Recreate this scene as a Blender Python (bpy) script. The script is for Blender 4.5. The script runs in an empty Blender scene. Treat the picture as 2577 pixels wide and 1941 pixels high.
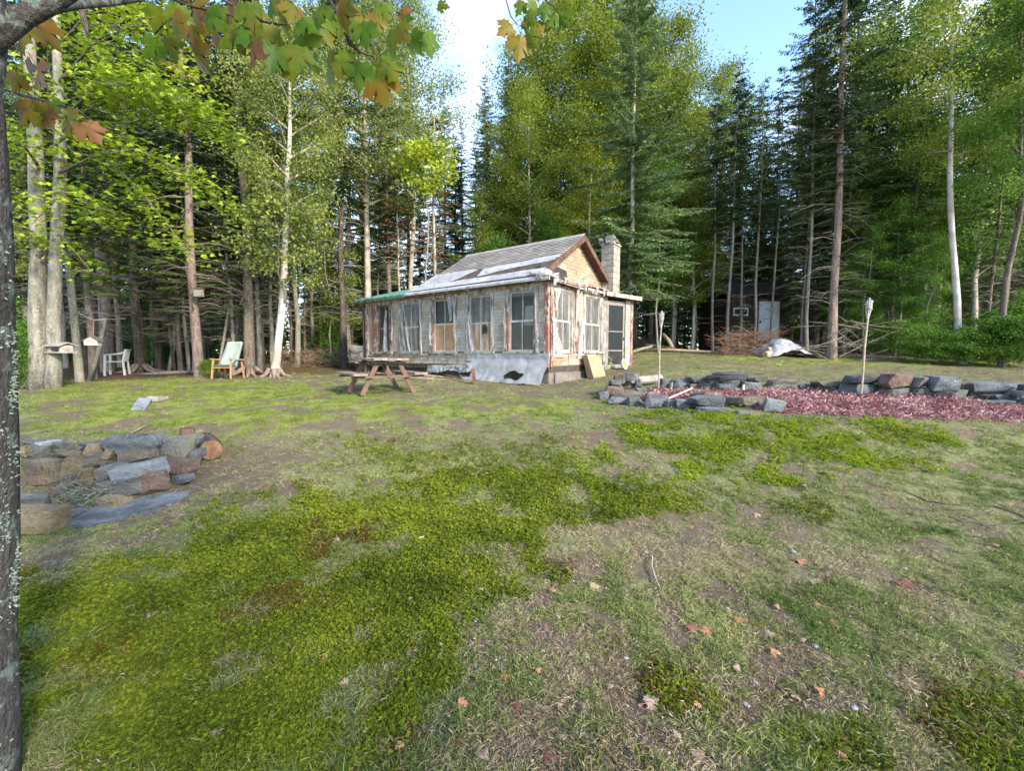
import bpy, bmesh, math, random
import numpy as np
from mathutils import Vector, Matrix, Euler
rnd = random.Random(7)
R = math.radians
SC = bpy.context.scene
COL = SC.collection

# ------------------------------------------------------------ camera, sky, sun, exposure
F = 1100.0; CX = 1288.5; CY = 970.5; EYE = 1.6; PITCH = R(4.16)
cam_d = bpy.data.cameras.new('camera'); cam = bpy.data.objects.new('camera', cam_d); COL.objects.link(cam)
cam.location = (0, 0, EYE); cam.rotation_euler = (R(90) - PITCH, 0, 0)
cam_d.sensor_width = 36; cam_d.lens = 36 * F / 2577; cam_d.clip_start = 0.05; cam_d.clip_end = 2000
SC.camera = cam
SUN_EL = R(29); SUN_AZ = R(-136)     # azimuth of the sun measured from +Y towards -X (negative: to the right, behind the camera)
sun_dir = Vector((-math.sin(SUN_AZ) * math.cos(SUN_EL), math.cos(SUN_AZ) * math.cos(SUN_EL), math.sin(SUN_EL)))
w = bpy.data.worlds.new('World'); SC.world = w; w.use_nodes = True
nt = w.node_tree; nt.nodes.clear()
N = nt.nodes.new; L = nt.links.new
out = N('ShaderNodeOutputWorld'); bg = N('ShaderNodeBackground'); sky = N('ShaderNodeTexSky')
sky.sky_type = 'NISHITA'; sky.sun_disc = False; sky.sun_elevation = SUN_EL
sky.sun_rotation = math.atan2(sun_dir.x, sun_dir.y)
sky.air_density = 1.0; sky.dust_density = 0.1; sky.ozone_density = 2.5
tc = N('ShaderNodeTexCoord'); mp = N('ShaderNodeMapping'); mp.inputs['Scale'].default_value = (1, 1, 1.7)
mp.inputs['Location'].default_value = (2.55, 2.69, 2.35)
ns = N('ShaderNodeTexNoise'); ns.inputs['Scale'].default_value = 2.1; ns.inputs['Detail'].default_value = 9; ns.inputs['Roughness'].default_value = 0.52
rp = N('ShaderNodeValToRGB'); rp.color_ramp.elements[0].position = 0.51; rp.color_ramp.elements[1].position = 0.74
mx = N('ShaderNodeMix'); mx.data_type = 'RGBA'
mx.inputs[7].default_value = (3.7, 4.0, 4.5, 1)
L(tc.outputs['Generated'], mp.inputs[0]); L(mp.outputs[0], ns.inputs['Vector']); L(ns.outputs['Fac'], rp.inputs[0])
L(rp.outputs[0], mx.inputs[0]); L(sky.outputs[0], mx.inputs[6]); L(mx.outputs[2], bg.inputs[0]); L(bg.outputs[0], out.inputs[0])
bg.inputs[1].default_value = 0.13
sl = bpy.data.lights.new('sun', 'SUN'); sl.energy = 2.2; sl.angle = R(9); sl.color = (1.0, 0.90, 0.72)
so = bpy.data.objects.new('sun', sl); COL.objects.link(so)
so.rotation_euler = sun_dir.to_track_quat('Z', 'Y').to_euler(); so.location = (20, -20, 30)
vs = SC.view_settings; vs.view_transform = 'Standard'; vs.look = 'None'; vs.gamma = 1; vs.use_curve_mapping = False
vs.exposure = 2.28
SC.cycles.max_bounces = 6; SC.cycles.transparent_max_bounces = 8; SC.cycles.diffuse_bounces = 3
SC.cycles.glossy_bounces = 2; SC.cycles.transmission_bounces = 3; SC.cycles.caustics_reflective = False; SC.cycles.caustics_refractive = False
SC.cycles.use_denoising = True

# ------------------------------------------------------------ helpers
def tag(o, label=None, cat=None, group=None, kind=None):
    if label: o['label'] = label
    if cat: o['category'] = cat
    if group: o['group'] = group
    if kind: o['kind'] = kind
    return o
def empty(name, loc=(0, 0, 0), label=None, cat=None, group=None):
    o = bpy.data.objects.new(name, None); COL.objects.link(o); o.location = loc; o.empty_display_size = 0.1
    return tag(o, label, cat, group)
def rootloc(o):
    while o.parent: o = o.parent
    return Vector(o.location)
class MB:
    def __init__(s): s.v = []; s.f = []
    def add(s, vs, fs):
        n = len(s.v); s.v += [tuple(p) for p in vs]; s.f += [tuple(i + n for i in f) for f in fs]
    def box(s, fr, a0, a1, o0, o1, z0, z1):
        s.add([fr(a, o, z) for z in (z0, z1) for o in (o0, o1) for a in (a0, a1)],
              [(0, 1, 3, 2), (4, 6, 7, 5), (0, 4, 5, 1), (2, 3, 7, 6), (0, 2, 6, 4), (1, 5, 7, 3)])
    def bar(s, p, q, wd, th, up=(0, 0, 1), tp=1.0):
        p = Vector(p); q = Vector(q); d = (q - p).normalized(); up = Vector(up)
        if abs(d.dot(up)) > .97: up = Vector((0, 1, 0))
        x = d.cross(up).normalized(); y = x.cross(d)
        vs = []
        for c, k in ((p, 1), (q, tp)):
            for sx, sy in ((-1, -1), (1, -1), (1, 1), (-1, 1)): vs.append(c + x * sx * wd / 2 * k + y * sy * th / 2 * k)
        s.add(vs, [(0, 1, 2, 3), (7, 6, 5, 4), (0, 4, 5, 1), (1, 5, 6, 2), (2, 6, 7, 3), (3, 7, 4, 0)])
    def tube(s, pts, rad, n=8, cap=True, rough=0.0, rg=None):
        pts = [Vector(p) for p in pts]; vs = []; fs = []
        if not hasattr(rad, '__len__'): rad = [rad] * len(pts)
        ref = Vector((1, 0, 0)) if abs((pts[-1] - pts[0]).normalized().x) < .8 else Vector((0, 1, 0))
        for i, p in enumerate(pts):
            d = (pts[min(i + 1, len(pts) - 1)] - pts[max(i - 1, 0)]).normalized()
            x = d.cross(ref).normalized(); y = d.cross(x)
            for k in range(n):
                a = 2 * math.pi * k / n; r = rad[i] * (1 + (rg.uniform(-rough, rough) if rg else 0))
                vs.append(p + x * math.cos(a) * r + y * math.sin(a) * r)
        for i in range(len(pts) - 1):
            for k in range(n):
                a = i * n + k; b = i * n + (k + 1) % n
                fs.append((a, b, b + n, a + n))
        if cap:
            fs.append(tuple(range(n))[::-1]); fs.append(tuple(range((len(pts) - 1) * n, len(pts) * n)))
        s.add(vs, fs)
    def prism(s, poly, thick):
        """poly: 3-D points of one face; thick: vector"""
        n = len(poly); t = Vector(thick); vs = [Vector(p) for p in poly] + [Vector(p) + t for p in poly]
        fs = [tuple(range(n))[::-1], tuple(range(n, 2 * n))] + [(i, (i + 1) % n, (i + 1) % n + n, i + n) for i in range(n)]
        s.add(vs, fs)
    def mesh(s, name, m, off=Vector((0, 0, 0)), smooth=False):
        me = bpy.data.meshes.new(name)
        me.from_pydata([(v[0] - off[0], v[1] - off[1], v[2] - off[2]) for v in s.v], [], s.f)
        me.materials.append(m)
        bm = bmesh.new(); bm.from_mesh(me); bmesh.ops.recalc_face_normals(bm, faces=bm.faces); bm.to_mesh(me); bm.free()
        if smooth: me.polygons.foreach_set('use_smooth', [True] * len(me.polygons))
        return me
    def build(s, name, m, parent=None, smooth=False, bevel=0, loc=None):
        off = rootloc(parent) if parent else Vector(loc or (0, 0, 0))
        o = bpy.data.objects.new(name, s.mesh(name, m, off, smooth)); COL.objects.link(o)
        if parent: o.parent = parent
        else: o.location = off
        if bevel:
            b = o.modifiers.new('bevel', 'BEVEL'); b.width = bevel; b.segments = 1
        return o
def obj(name, me, parent=None, loc=(0, 0, 0), rot=None, scale=None, m=None):
    o = bpy.data.objects.new(name, me); COL.objects.link(o)
    if parent: o.parent = parent
    o.location = loc
    if rot: o.rotation_euler = rot
    if scale: o.scale = scale
    if m:
        o.material_slots[0].link = 'OBJECT'; o.material_slots[0].material = m
    return o
def copy_tree(o, parent=None):
    c = o.copy(); COL.objects.link(c); c.parent = parent
    for ch in KIDS.get(o.name, []): copy_tree(ch, c)
    return c
KIDS = {}
def note_kids(o):
    KIDS[o.name] = [x for x in COL.objects if x.parent == o]
    for x in KIDS[o.name]: KIDS[x.name] = [y for y in COL.objects if y.parent == x]

# ---- noise in numpy
def _h(ix, iy, s):
    v = np.sin(ix * 127.1 + iy * 311.7 + s * 74.7) * 43758.5453
    return v - np.floor(v)
def vnoise(x, y, s=0):
    ix = np.floor(x); iy = np.floor(y); fx = x - ix; fy = y - iy
    fx = fx * fx * (3 - 2 * fx); fy = fy * fy * (3 - 2 * fy)
    a = _h(ix, iy, s); b = _h(ix + 1, iy, s); c = _h(ix, iy + 1, s); d = _h(ix + 1, iy + 1, s)
    return (a * (1 - fx) + b * fx) * (1 - fy) + (c * (1 - fx) + d * fx) * fy
def fbm(x, y, s=0, o=4):
    r = 0; a = .5; t = 0
    for i in range(o):
        r = r + a * vnoise(x * 2 ** i, y * 2 ** i, s + i * 3); t += a; a *= .5
    return r / t
def sstep(a, b, x):
    t = np.clip((x - a) / (b - a), 0, 1); return t * t * (3 - 2 * t)
PD = [-50, 0, 2, 3, 4, 5, 6, 7, 8, 9, 10, 12, 14, 18, 25, 60, 800]
PH = [0, 0, 0, .02, .11, .25, .42, .57, .67, .735, .78, .85, .92, 1.02, 1.15, 1.5, 2.0]
def H(x, y, detail=True):
    x = np.asarray(x, float); y = np.asarray(y, float)
    h = np.interp(y, PD, PH)
    h = h + .20 * sstep(1.0, 4.5, x) * sstep(4.5, 6.2, y) * (1 - .4 * sstep(9, 13, y))
    h = h + .50 * sstep(0.5, 5, x) * sstep(10, 19, y) * (1 - sstep(26, 60, y) * .3)
    if detail:
        h = h + (fbm(x * .7, y * .7, 5, 2) - .5) * .12 * sstep(1.5, 4, np.abs(y))
        h = h + (fbm(x * 5, y * 5, 9, 3) - .5) * .035
    return h
def Hs(x, y): return float(H(x, y))
cp, sp = math.cos(PITCH), math.sin(PITCH)
def ray(px, py):
    u = (px - CX) / F; v = (CY - py) / F
    return u, cp + sp * v, -sp + cp * v
def W(px, py, d):
    """the point seen at photo pixel px, py when it stands d metres ahead"""
    u, yy, zz = ray(px, py); k = d / yy
    return Vector((u * k, d, EYE + zz * k))
def G(px, py):
    """ground point under a photo pixel"""
    u, yy, zz = ray(px, py); d = 1.2; st = .05
    while d < 80:
        k = d / yy
        if EYE + zz * k <= Hs(u * k, d): break
        d += st; st = max(.03, d * .006)
    k = d / yy; return Vector((u * k, d, Hs(u * k, d)))
def onG(px, d):
    x = (px - CX) / F * d; return Vector((x, d, Hs(x, d)))
def proj(x, y, z):
    yc = y * cp - (z - EYE) * sp; zc = y * sp + (z - EYE) * cp
    yc = np.where(yc > .05, yc, .05)
    return CX + F * x / yc, CY - F * zc / yc

# ------------------------------------------------------------ materials
def nodes(name):
    m = bpy.data.materials.new(name); m.use_nodes = True; t = m.node_tree; t.nodes.clear()
    o = t.nodes.new('ShaderNodeOutputMaterial'); return m, t, o
def c4(c): return (c[0], c[1], c[2], 1)
def ramp(t, fac, stops):
    r = t.nodes.new('ShaderNodeValToRGB'); e = r.color_ramp.elements
    while len(e) < len(stops): e.new(0.5)
    for i, (p, c) in enumerate(stops): e[i].position = p; e[i].color = c4(c) if hasattr(c, '__len__') else (c, c, c, 1)
    t.links.new(fac, r.inputs[0]); return r.outputs[0]
def pnoise(t, scale, detail=4, rough=.6, stretch=(1, 1, 1), coord='pos', rot=None, dist=0):
    if coord == 'pos': c = t.nodes.new('ShaderNodeNewGeometry').outputs['Position']
    else: c = t.nodes.new('ShaderNodeTexCoord').outputs['Object']
    mp = t.nodes.new('ShaderNodeMapping'); mp.inputs['Scale'].default_value = stretch
    if rot: mp.inputs['Rotation'].default_value = rot
    t.links.new(c, mp.inputs[0])
    n = t.nodes.new('ShaderNodeTexNoise'); n.inputs['Scale'].default_value = scale; n.inputs['Detail'].default_value = detail
    n.inputs['Roughness'].default_value = rough; n.inputs['Distortion'].default_value = dist
    t.links.new(mp.outputs[0], n.inputs['Vector']); return n.outputs['Fac']
def mixc(t, fac, a, b, mode='MIX'):
    m = t.nodes.new('ShaderNodeMix'); m.data_type = 'RGBA'; m.blend_type = mode
    if hasattr(fac, 'links'): t.links.new(fac, m.inputs[0])
    else: m.inputs[0].default_value = fac
    for s, v in ((6, a), (7, b)):
        if hasattr(v, 'links'): t.links.new(v, m.inputs[s])
        else: m.inputs[s].default_value = c4(v)
    return m.outputs[2]
def finish(t, o, col, rough=.85, bumph=None, bs=.3, bd=.02, spec=.3):
    b = t.nodes.new('ShaderNodeBsdfPrincipled')
    if hasattr(col, 'links'): t.links.new(col, b.inputs['Base Color'])
    else: b.inputs['Base Color'].default_value = c4(col)
    b.inputs['Roughness'].default_value = rough; b.inputs['Specular IOR Level'].default_value = spec
    if bumph is not None:
        bp = t.nodes.new('ShaderNodeBump'); bp.inputs['Strength'].default_value = bs; bp.inputs['Distance'].default_value = bd
        t.links.new(bumph, bp.inputs['Height']); t.links.new(bp.outputs[0], b.inputs['Normal'])
    t.links.new(b.outputs[0], o.inputs[0]); return b
def pmat(name, c1, c2, scale=6, rough=.85, bs=.4, bd=.02, stretch=(1, 1, 1), c3=None, fine=40, coord='pos', rot=None, lo=.35, hi=.65, spec=.3):
    m, t, o = nodes(name)
    n1 = pnoise(t, scale, 5, .6, stretch, coord, rot); n2 = pnoise(t, fine, 3, .6, stretch, coord, rot)
    col = ramp(t, n1, [(lo, c1), (hi, c2)])
    if c3: col = mixc(t, ramp(t, n2, [(.52, 0.0), (.66, 1.0)]), col, c3)
    else: col = mixc(t, .5, col, ramp(t, n2, [(.3, (.55, .55, .55)), (.7, (1, 1, 1))]), 'MULTIPLY')
    ad = t.nodes.new('ShaderNodeMath'); ad.operation = 'ADD'; t.links.new(n1, ad.inputs[0]); t.links.new(n2, ad.inputs[1])
    finish(t, o, col, rough, ad.outputs[0], bs, bd, spec); return m
M = {}
# stones
def stone(name, a, b, lich=(.42, .43, .38), seed=0, am=.62):
    m, t, o = nodes(name)
    n1 = pnoise(t, 3.5, 6, .65, (1, 1, 2.5)); n2 = pnoise(t, 35, 4, .7, (1, 1, 3)); n3 = pnoise(t, 11, 5, .7)
    col = ramp(t, n1, [(.36, a), (.62, b)])
    col = mixc(t, .55, col, ramp(t, n2, [(.3, (.45, .45, .45)), (.7, (1.15, 1.15, 1.15))]), 'MULTIPLY')
    col = mixc(t, ramp(t, n3, [(am, 0.0), (am + .06, .7)]), col, lich)
    ad = t.nodes.new('ShaderNodeMath'); ad.operation = 'MULTIPLY_ADD'; ad.inputs[1].default_value = 2
    t.links.new(n3, ad.inputs[0]); t.links.new(n2, ad.inputs[2])
    finish(t, o, col, .82, ad.outputs[0], 1.0, .05, .35); M[name] = m
stone('s', (.095, .105, .12), (.235, .25, .275)); stone('g', (.11, .112, .11), (.25, .25, .235)); stone('d', (.05, .052, .06), (.14, .145, .16))
stone('b', (.13, .105, .085), (.25, .215, .17)); stone('t', (.22, .155, .085), (.36, .28, .17)); stone('r', (.17, .10, .08), (.28, .19, .15))
stone('l', (.20, .23, .27), (.36, .38, .38)); stone('w', (.38, .38, .37), (.58, .56, .52)); stone('y', (.17, .18, .19), (.30, .27, .17))
stone('o', (.20, .12, .06), (.27, .195, .12)); stone('p', (.15, .15, .18), (.30, .17, .12))
# bark
def bark(name, a, b, c=None, lich=None, sc=9, bd=.03, lam=.56):
    m, t, o = nodes(name)
    n1 = pnoise(t, sc, 6, .65, (1, 1, .22)); n2 = pnoise(t, 2.2, 4, .6); n3 = pnoise(t, sc * 3, 4, .6, (1, 1, .6))
    col = ramp(t, n1, [(.35, a), (.62, b)])
    if c: col = mixc(t, ramp(t, n2, [(.45, 0.0), (.62, 1.0)]), col, c)
    if lich: col = mixc(t, ramp(t, pnoise(t, 14, 5, .7), [(lam, 0.0), (lam + .07, .9)]), col, lich)
    col = mixc(t, .5, col, ramp(t, n3, [(.3, (.5, .5, .5)), (.7, (1.1, 1.1, 1.1))]), 'MULTIPLY')
    ad = t.nodes.new('ShaderNodeMath'); ad.operation = 'ADD'; t.links.new(n1, ad.inputs[0]); t.links.new(n3, ad.inputs[1])
    finish(t, o, col, .9, ad.outputs[0], 1.0, bd, .2); M[name] = m
bark('bark_grey', (.12, .105, .09), (.30, .27, .23), (.20, .19, .15), (.30, .32, .26), 9)
bark('bark_spruce', (.07, .05, .04), (.19, .145, .12), (.13, .11, .09), (.22, .24, .18), 12)
bark('bark_pink', (.15, .10, .085), (.30, .22, .19), None, (.28, .28, .23), 12)
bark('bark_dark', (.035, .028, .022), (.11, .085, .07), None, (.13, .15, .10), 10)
bark('bark_near', (.028, .024, .022), (.10, .088, .08), (.075, .066, .06), (.17, .19, .165), 22, .02, .54)
bark('bark_twig', (.10, .085, .07), (.22, .19, .15), None, None, 14)
bark('bark_deadtwig', (.16, .13, .10), (.30, .26, .21), None, None, 14)
def birch(name):
    m, t, o = nodes(name)
    n1 = pnoise(t, 7, 5, .7, (.45, .45, 4.5)); n2 = pnoise(t, 2.0, 3, .6); n3 = pnoise(t, 30, 3, .6)
    col = ramp(t, n2, [(.35, (.30, .25, .21)), (.6, (.50, .46, .41))])
    col = mixc(t, ramp(t, n1, [(.60, 0.0), (.66, .9)]), col, (.09, .07, .06))
    finish(t, o, col, .7, n1, .4, .01, .3); M[name] = m
birch('bark_birch')
bark('bark_poplar', (.24, .20, .16), (.48, .42, .36), (.34, .30, .24), None, 6)
# foliage: per-leaf 'tint' picks from the tree's own leaf colours
def foliage(name, cols, trans=.35, rough=.55, big=.6, spec=.25, gain=1.0):
    m, t, o = nodes(name)
    at = t.nodes.new('ShaderNodeAttribute'); at.attribute_name = 'tint'
    n = pnoise(t, big, 3, .6)
    s = t.nodes.new('ShaderNodeMath'); s.operation = 'MULTIPLY_ADD'; s.inputs[1].default_value = .55
    ad = t.nodes.new('ShaderNodeMath'); ad.operation = 'MULTIPLY_ADD'; ad.inputs[1].default_value = 1.3; ad.inputs[2].default_value = -.42
    t.links.new(n, ad.inputs[0]); t.links.new(at.outputs['Fac'], s.inputs[0]); t.links.new(ad.outputs[0], s.inputs[2])
    k = len(cols); col = ramp(t, s.outputs[0], [(.1 + .8 * i / (k - 1), tuple(x * gain for x in c)) for i, c in enumerate(cols)])
    b = t.nodes.new('ShaderNodeBsdfPrincipled'); b.inputs['Roughness'].default_value = rough; b.inputs['Specular IOR Level'].default_value = spec
    tr = t.nodes.new('ShaderNodeBsdfTranslucent'); ms = t.nodes.new('ShaderNodeMixShader'); ms.inputs[0].default_value = trans
    t.links.new(col, b.inputs['Base Color']); t.links.new(col, tr.inputs[0])
    t.links.new(b.outputs[0], ms.inputs[1]); t.links.new(tr.outputs[0], ms.inputs[2]); t.links.new(ms.outputs[0], o.inputs[0])
    M[name] = m
foliage('leaf_maple', [(.10, .17, .012), (.20, .29, .02), (.33, .40, .03), (.46, .44, .04)], .45)
foliage('leaf_birch', [(.08, .13, .02), (.15, .22, .03), (.27, .32, .05), (.38, .35, .06)], .45)
foliage('leaf_poplar', [(.06, .10, .012), (.13, .18, .018), (.22, .27, .028), (.33, .34, .045)], .45)
foliage('leaf_green', [(.035, .09, .014), (.07, .16, .022), (.12, .24, .03), (.22, .28, .04)], .45)
foliage('leaf_pale', [(.08, .12, .03), (.16, .21, .045), (.27, .31, .07), (.40, .39, .11)], .45)
foliage('needle_dark', [(.022, .042, .02), (.042, .08, .033), (.08, .13, .042), (.13, .175, .05)], .25)
foliage('needle_green', [(.04, .075, .024), (.08, .135, .036), (.14, .215, .052), (.23, .28, .065)], .25)
foliage('needle_blue', [(.06, .11, .055), (.11, .18, .075), (.18, .27, .10), (.26, .34, .13)], .25)
foliage('needle_brown', [(.10, .045, .02), (.17, .08, .035), (.24, .12, .05), (.12, .10, .05)], .15)
foliage('leaf_near', [(.045, .10, .008), (.12, .17, .012), (.21, .13, .015), (.30, .12, .03)], .5, .45, 5.0)
# ------------------------------------------------------------ ground: real patches of moss, turf, bare soil, mulch and forest litter
def sd(px, py, poly):
    """signed distance to a polygon (positive inside)"""
    P = np.array(poly, float); n = len(P); dmin = np.full(px.shape, 1e9); ins = np.zeros(px.shape, bool)
    for i in range(n):
        ax, ay = P[i]; bx, by = P[(i + 1) % n]; ex, ey = bx - ax, by - ay
        t = np.clip(((px - ax) * ex + (py - ay) * ey) / (ex * ex + ey * ey + 1e-9), 0, 1)
        dmin = np.minimum(dmin, np.hypot(px - ax - t * ex, py - ay - t * ey))
        if ey != 0: ins ^= ((ay > py) != (by > py)) & (px < ax + (py - ay) * ex / ey)
    return np.where(ins, dmin, -dmin)
def _gp(pts):                      # outline of a patch: photo pixels turned once into ground coordinates
    return [tuple(G(px, py)[:2]) for px, py in pts]
PATCH = dict(
 moss=[([(-300, 1941), (1075, 1941), (1095, 1720), (1190, 1560), (1350, 1410), (1480, 1300), (1700, 1240), (1760, 1190), (1450, 1170), (1200, 1190), (900, 1215), (600, 1280), (430, 1390), (60, 1440), (-300, 1440)], 1.0),
       ([(1570, 1062), (1750, 1050), (2050, 1065), (2300, 1068), (2430, 1120), (2380, 1190), (2100, 1190), (1900, 1235), (1720, 1200), (1560, 1110)], 1.0),
       ([(900, 1110), (1400, 1120), (1500, 1170), (1200, 1190), (850, 1170)], .5),
       ([(2380, 1790), (2577, 1760), (2700, 1941), (2450, 1941)], .55), ([(1650, 1680), (1740, 1670), (1760, 1740), (1670, 1750)], .5), ([(2060, 1880), (2200, 1870), (2230, 1941), (2050, 1941)], .42),
       ([(1900, 1270), (2050, 1270), (2050, 1300), (1900, 1300)], .4)],
 lush=[([(60, 975), (420, 945), (700, 965), (1100, 1010), (1500, 1010), (1400, 1050), (1000, 1060), (560, 1100), (300, 1075), (60, 1075)], .9),
       ([(1620, 896), (2577, 903), (2577, 925), (2100, 918), (1620, 905)], 1.0)],
 soil=[([(1060, 1960), (1075, 1720), (1175, 1560), (1330, 1430), (1470, 1370), (1500, 1480), (1400, 1640), (1370, 1760), (1360, 1960)], 1.0),
       ([(560, 1105), (820, 1085), (860, 1130), (760, 1180), (560, 1190), (480, 1170)], .8), ([(1200, 1085), (1420, 1080), (1420, 1130), (1200, 1135)], .75),
       ([(1400, 1330), (1750, 1270), (2100, 1330), (1900, 1480), (1600, 1460)], .7), ([(200, 1400), (420, 1330), (560, 1330), (480, 1400)], .6),
       ([(60, 1330), (480, 1240), (600, 1190), (560, 1330), (200, 1400), (60, 1400)], .5),
       ([(1500, 985), (1380, 1000), (1330, 970), (1500, 960)], .6), ([(2100, 925), (2577, 930), (2577, 965), (2150, 950)], .35)],
 mulch=[([(1600, 1008), (1640, 985), (1830, 975), (2050, 978), (2200, 992), (2577, 1000), (2900, 1010), (2900, 1075), (2577, 1062), (2350, 1058), (2150, 1052), (1960, 1040), (1700, 1018)], 1.0)])
PATCHG = {k: [(_gp(p), wt) for p, wt in v] for k, v in PATCH.items()}
def masks(x, y):
    nz = (fbm(x * 1.7, y * 1.7, 21, 4) - .5); n2 = (fbm(x * 5.5, y * 5.5, 33, 3) - .5); n3 = fbm(x * .9, y * .9, 41, 4) - .5
    sc = np.clip(y * .09, .12, .9)
    r = {}
    for k, v in PATCHG.items():
        m = np.zeros(x.shape)
        for poly, wt in v:
            d = sd(x, y, poly) / sc
            m = np.maximum(m, np.clip(.5 + d * .85 + nz * 2.8 + n2 * 1.8, 0, 1) * wt * (d > -2.5))
        r[k] = m
    r['mulch'] = np.zeros(x.shape)
    for poly, wt in PATCHG['mulch']:
        d = sd(x, y, poly); r['mulch'] = np.clip(.5 + d * 12 + n2 * 3, 0, 1)
    # soft random turf holes in the right hand lawn, bare earth between the tussocks
    hole = np.clip((fbm(x * 2.6, y * 2.6, 55, 4) - .49) * 8, 0, 1)
    r['soil'] = np.maximum(r['soil'] * np.clip(.85 + n2 * 3.0, 0, 1), hole * .85) * (1 - r['mulch'])
    hm = np.clip((fbm(x * 1.8, y * 1.8, 77, 4) - .50) * 6, 0, 1)
    # holes inside the moss
    r['moss'] = r['moss'] * (1 - .8 * np.clip((fbm(x * 3, y * 3, 66, 4) - .54) * 7, 0, 1)) * (1 - r['mulch'])
    # forest floor: brown litter under the trees
    lit = sstep(0, 1, (y - edge_depth(x)) / 1.2 + nz * 1.4)
    r['litter'] = lit
    r['moss'] *= 1 - lit; r['soil'] *= 1 - r['moss'] * .8; r['lush'] *= 1 - lit * .7
    return r
def edge_depth(x):                 # where the lawn ends and the wood begins
    return np.interp(x, [-40, -13, -9, -6, -3, 2, 6, 8, 12, 40], [9, 11.2, 12.2, 13.8, 17, 21, 21, 17.5, 16.0, 15])
# terrain sheet, fine near the camera and coarse far off
ds = np.concatenate([np.linspace(-60, 0.6, 16), np.geomspace(0.9, 30, 330), np.geomspace(33, 900, 26)])
aa = np.concatenate([np.linspace(-8, -1.45, 14), np.linspace(-1.35, 1.35, 340), np.linspace(1.45, 8, 14)])
DD, AA = np.meshgrid(ds, aa, indexing='ij')
XX = AA * np.maximum(np.abs(DD), 1.2) * np.where(np.abs(AA) > 1.4, 1, 1); YY = DD.copy()
ZZ = H(XX, YY)
mk = masks(XX.ravel(), YY.ravel())
nr, nc = XX.shape
me = bpy.data.meshes.new('ground')
me.vertices.add(nr * nc); me.vertices.foreach_set('co', np.stack([XX, YY, ZZ], -1).ravel())
ii = (np.arange(nr - 1)[:, None] * nc + np.arange(nc - 1)[None, :]).ravel()
quads = np.stack([ii, ii + 1, ii + 1 + nc, ii + nc], -1)
me.loops.add(quads.size); me.loops.foreach_set('vertex_index', quads.ravel())
me.polygons.add(len(quads)); me.polygons.foreach_set('loop_start', np.arange(len(quads)) * 4)
me.polygons.foreach_set('use_smooth', np.ones(len(quads), bool))
me.update(calc_edges=True)
for nm, arr in (('mask', np.stack([mk['moss'], mk['soil'], mk['mulch'], mk['litter']], -1)),
                ('mask2', np.stack([mk['lush'], mk['lush'], mk['lush'], mk['lush']], -1))):
    ca = me.color_attributes.new(nm, 'FLOAT_COLOR', 'POINT'); ca.data.foreach_set('color', arr.ravel())
m, t, o = nodes('ground')
at = t.nodes.new('ShaderNodeAttribute'); at.attribute_name = 'mask'; sp3 = t.nodes.new('ShaderNodeSeparateColor'); t.links.new(at.outputs['Color'], sp3.inputs[0])
at2 = t.nodes.new('ShaderNodeAttribute'); at2.attribute_name = 'mask2'
nA = pnoise(t, 3, 6, .7); nB = pnoise(t, 28, 5, .75); nC = pnoise(t, 110, 3, .7); nD = pnoise(t, .8, 4, .6)
grass = mixc(t, ramp(t, nB, [(.35, 0.0), (.65, 1.0)]), (.07, .075, .032), (.22, .22, .10))
grass = mixc(t, ramp(t, nA, [(.5, 0.0), (.66, .6)]), grass, (.13, .115, .07))
lush = mixc(t, ramp(t, nB, [(.35, 0.0), (.65, 1.0)]), (.10, .135, .025), (.26, .27, .07))
grass = mixc(t, at2.outputs['Fac'], grass, lush)
moss = mixc(t, ramp(t, nB, [(.38, 0.0), (.6, 1.0)]), (.035, .030, .008), (.11, .14, .014))
soil = mixc(t, ramp(t, nC, [(.3, 0.0), (.7, 1.0)]), (.05, .034, .027), (.19, .135, .105))
soil = mixc(t, ramp(t, nB, [(.6, 0.0), (.68, .7)]), soil, (.26, .24, .23))
mulch = mixc(t, ramp(t, nC, [(.3, 0.0), (.7, 1.0)]), (.08, .035, .032), (.26, .13, .125))
lit = mixc(t, ramp(t, nC, [(.3, 0.0), (.7, 1.0)]), (.045, .028, .018), (.15, .09, .055))
lit = mixc(t, ramp(t, nD, [(.5, 0.0), (.62, .55)]), lit, (.07, .09, .02))
col = mixc(t, sp3.outputs[1], grass, soil); col = mixc(t, sp3.outputs[0], col, moss); col = mixc(t, at.outputs['Alpha'], col, lit); col = mixc(t, sp3.outputs[2], col, mulch)
finish(t, o, col, .95, nC, .6, .02, .1)
me.materials.append(m)
g = bpy.data.objects.new('ground', me); COL.objects.link(g); g['kind'] = 'structure'

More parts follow.
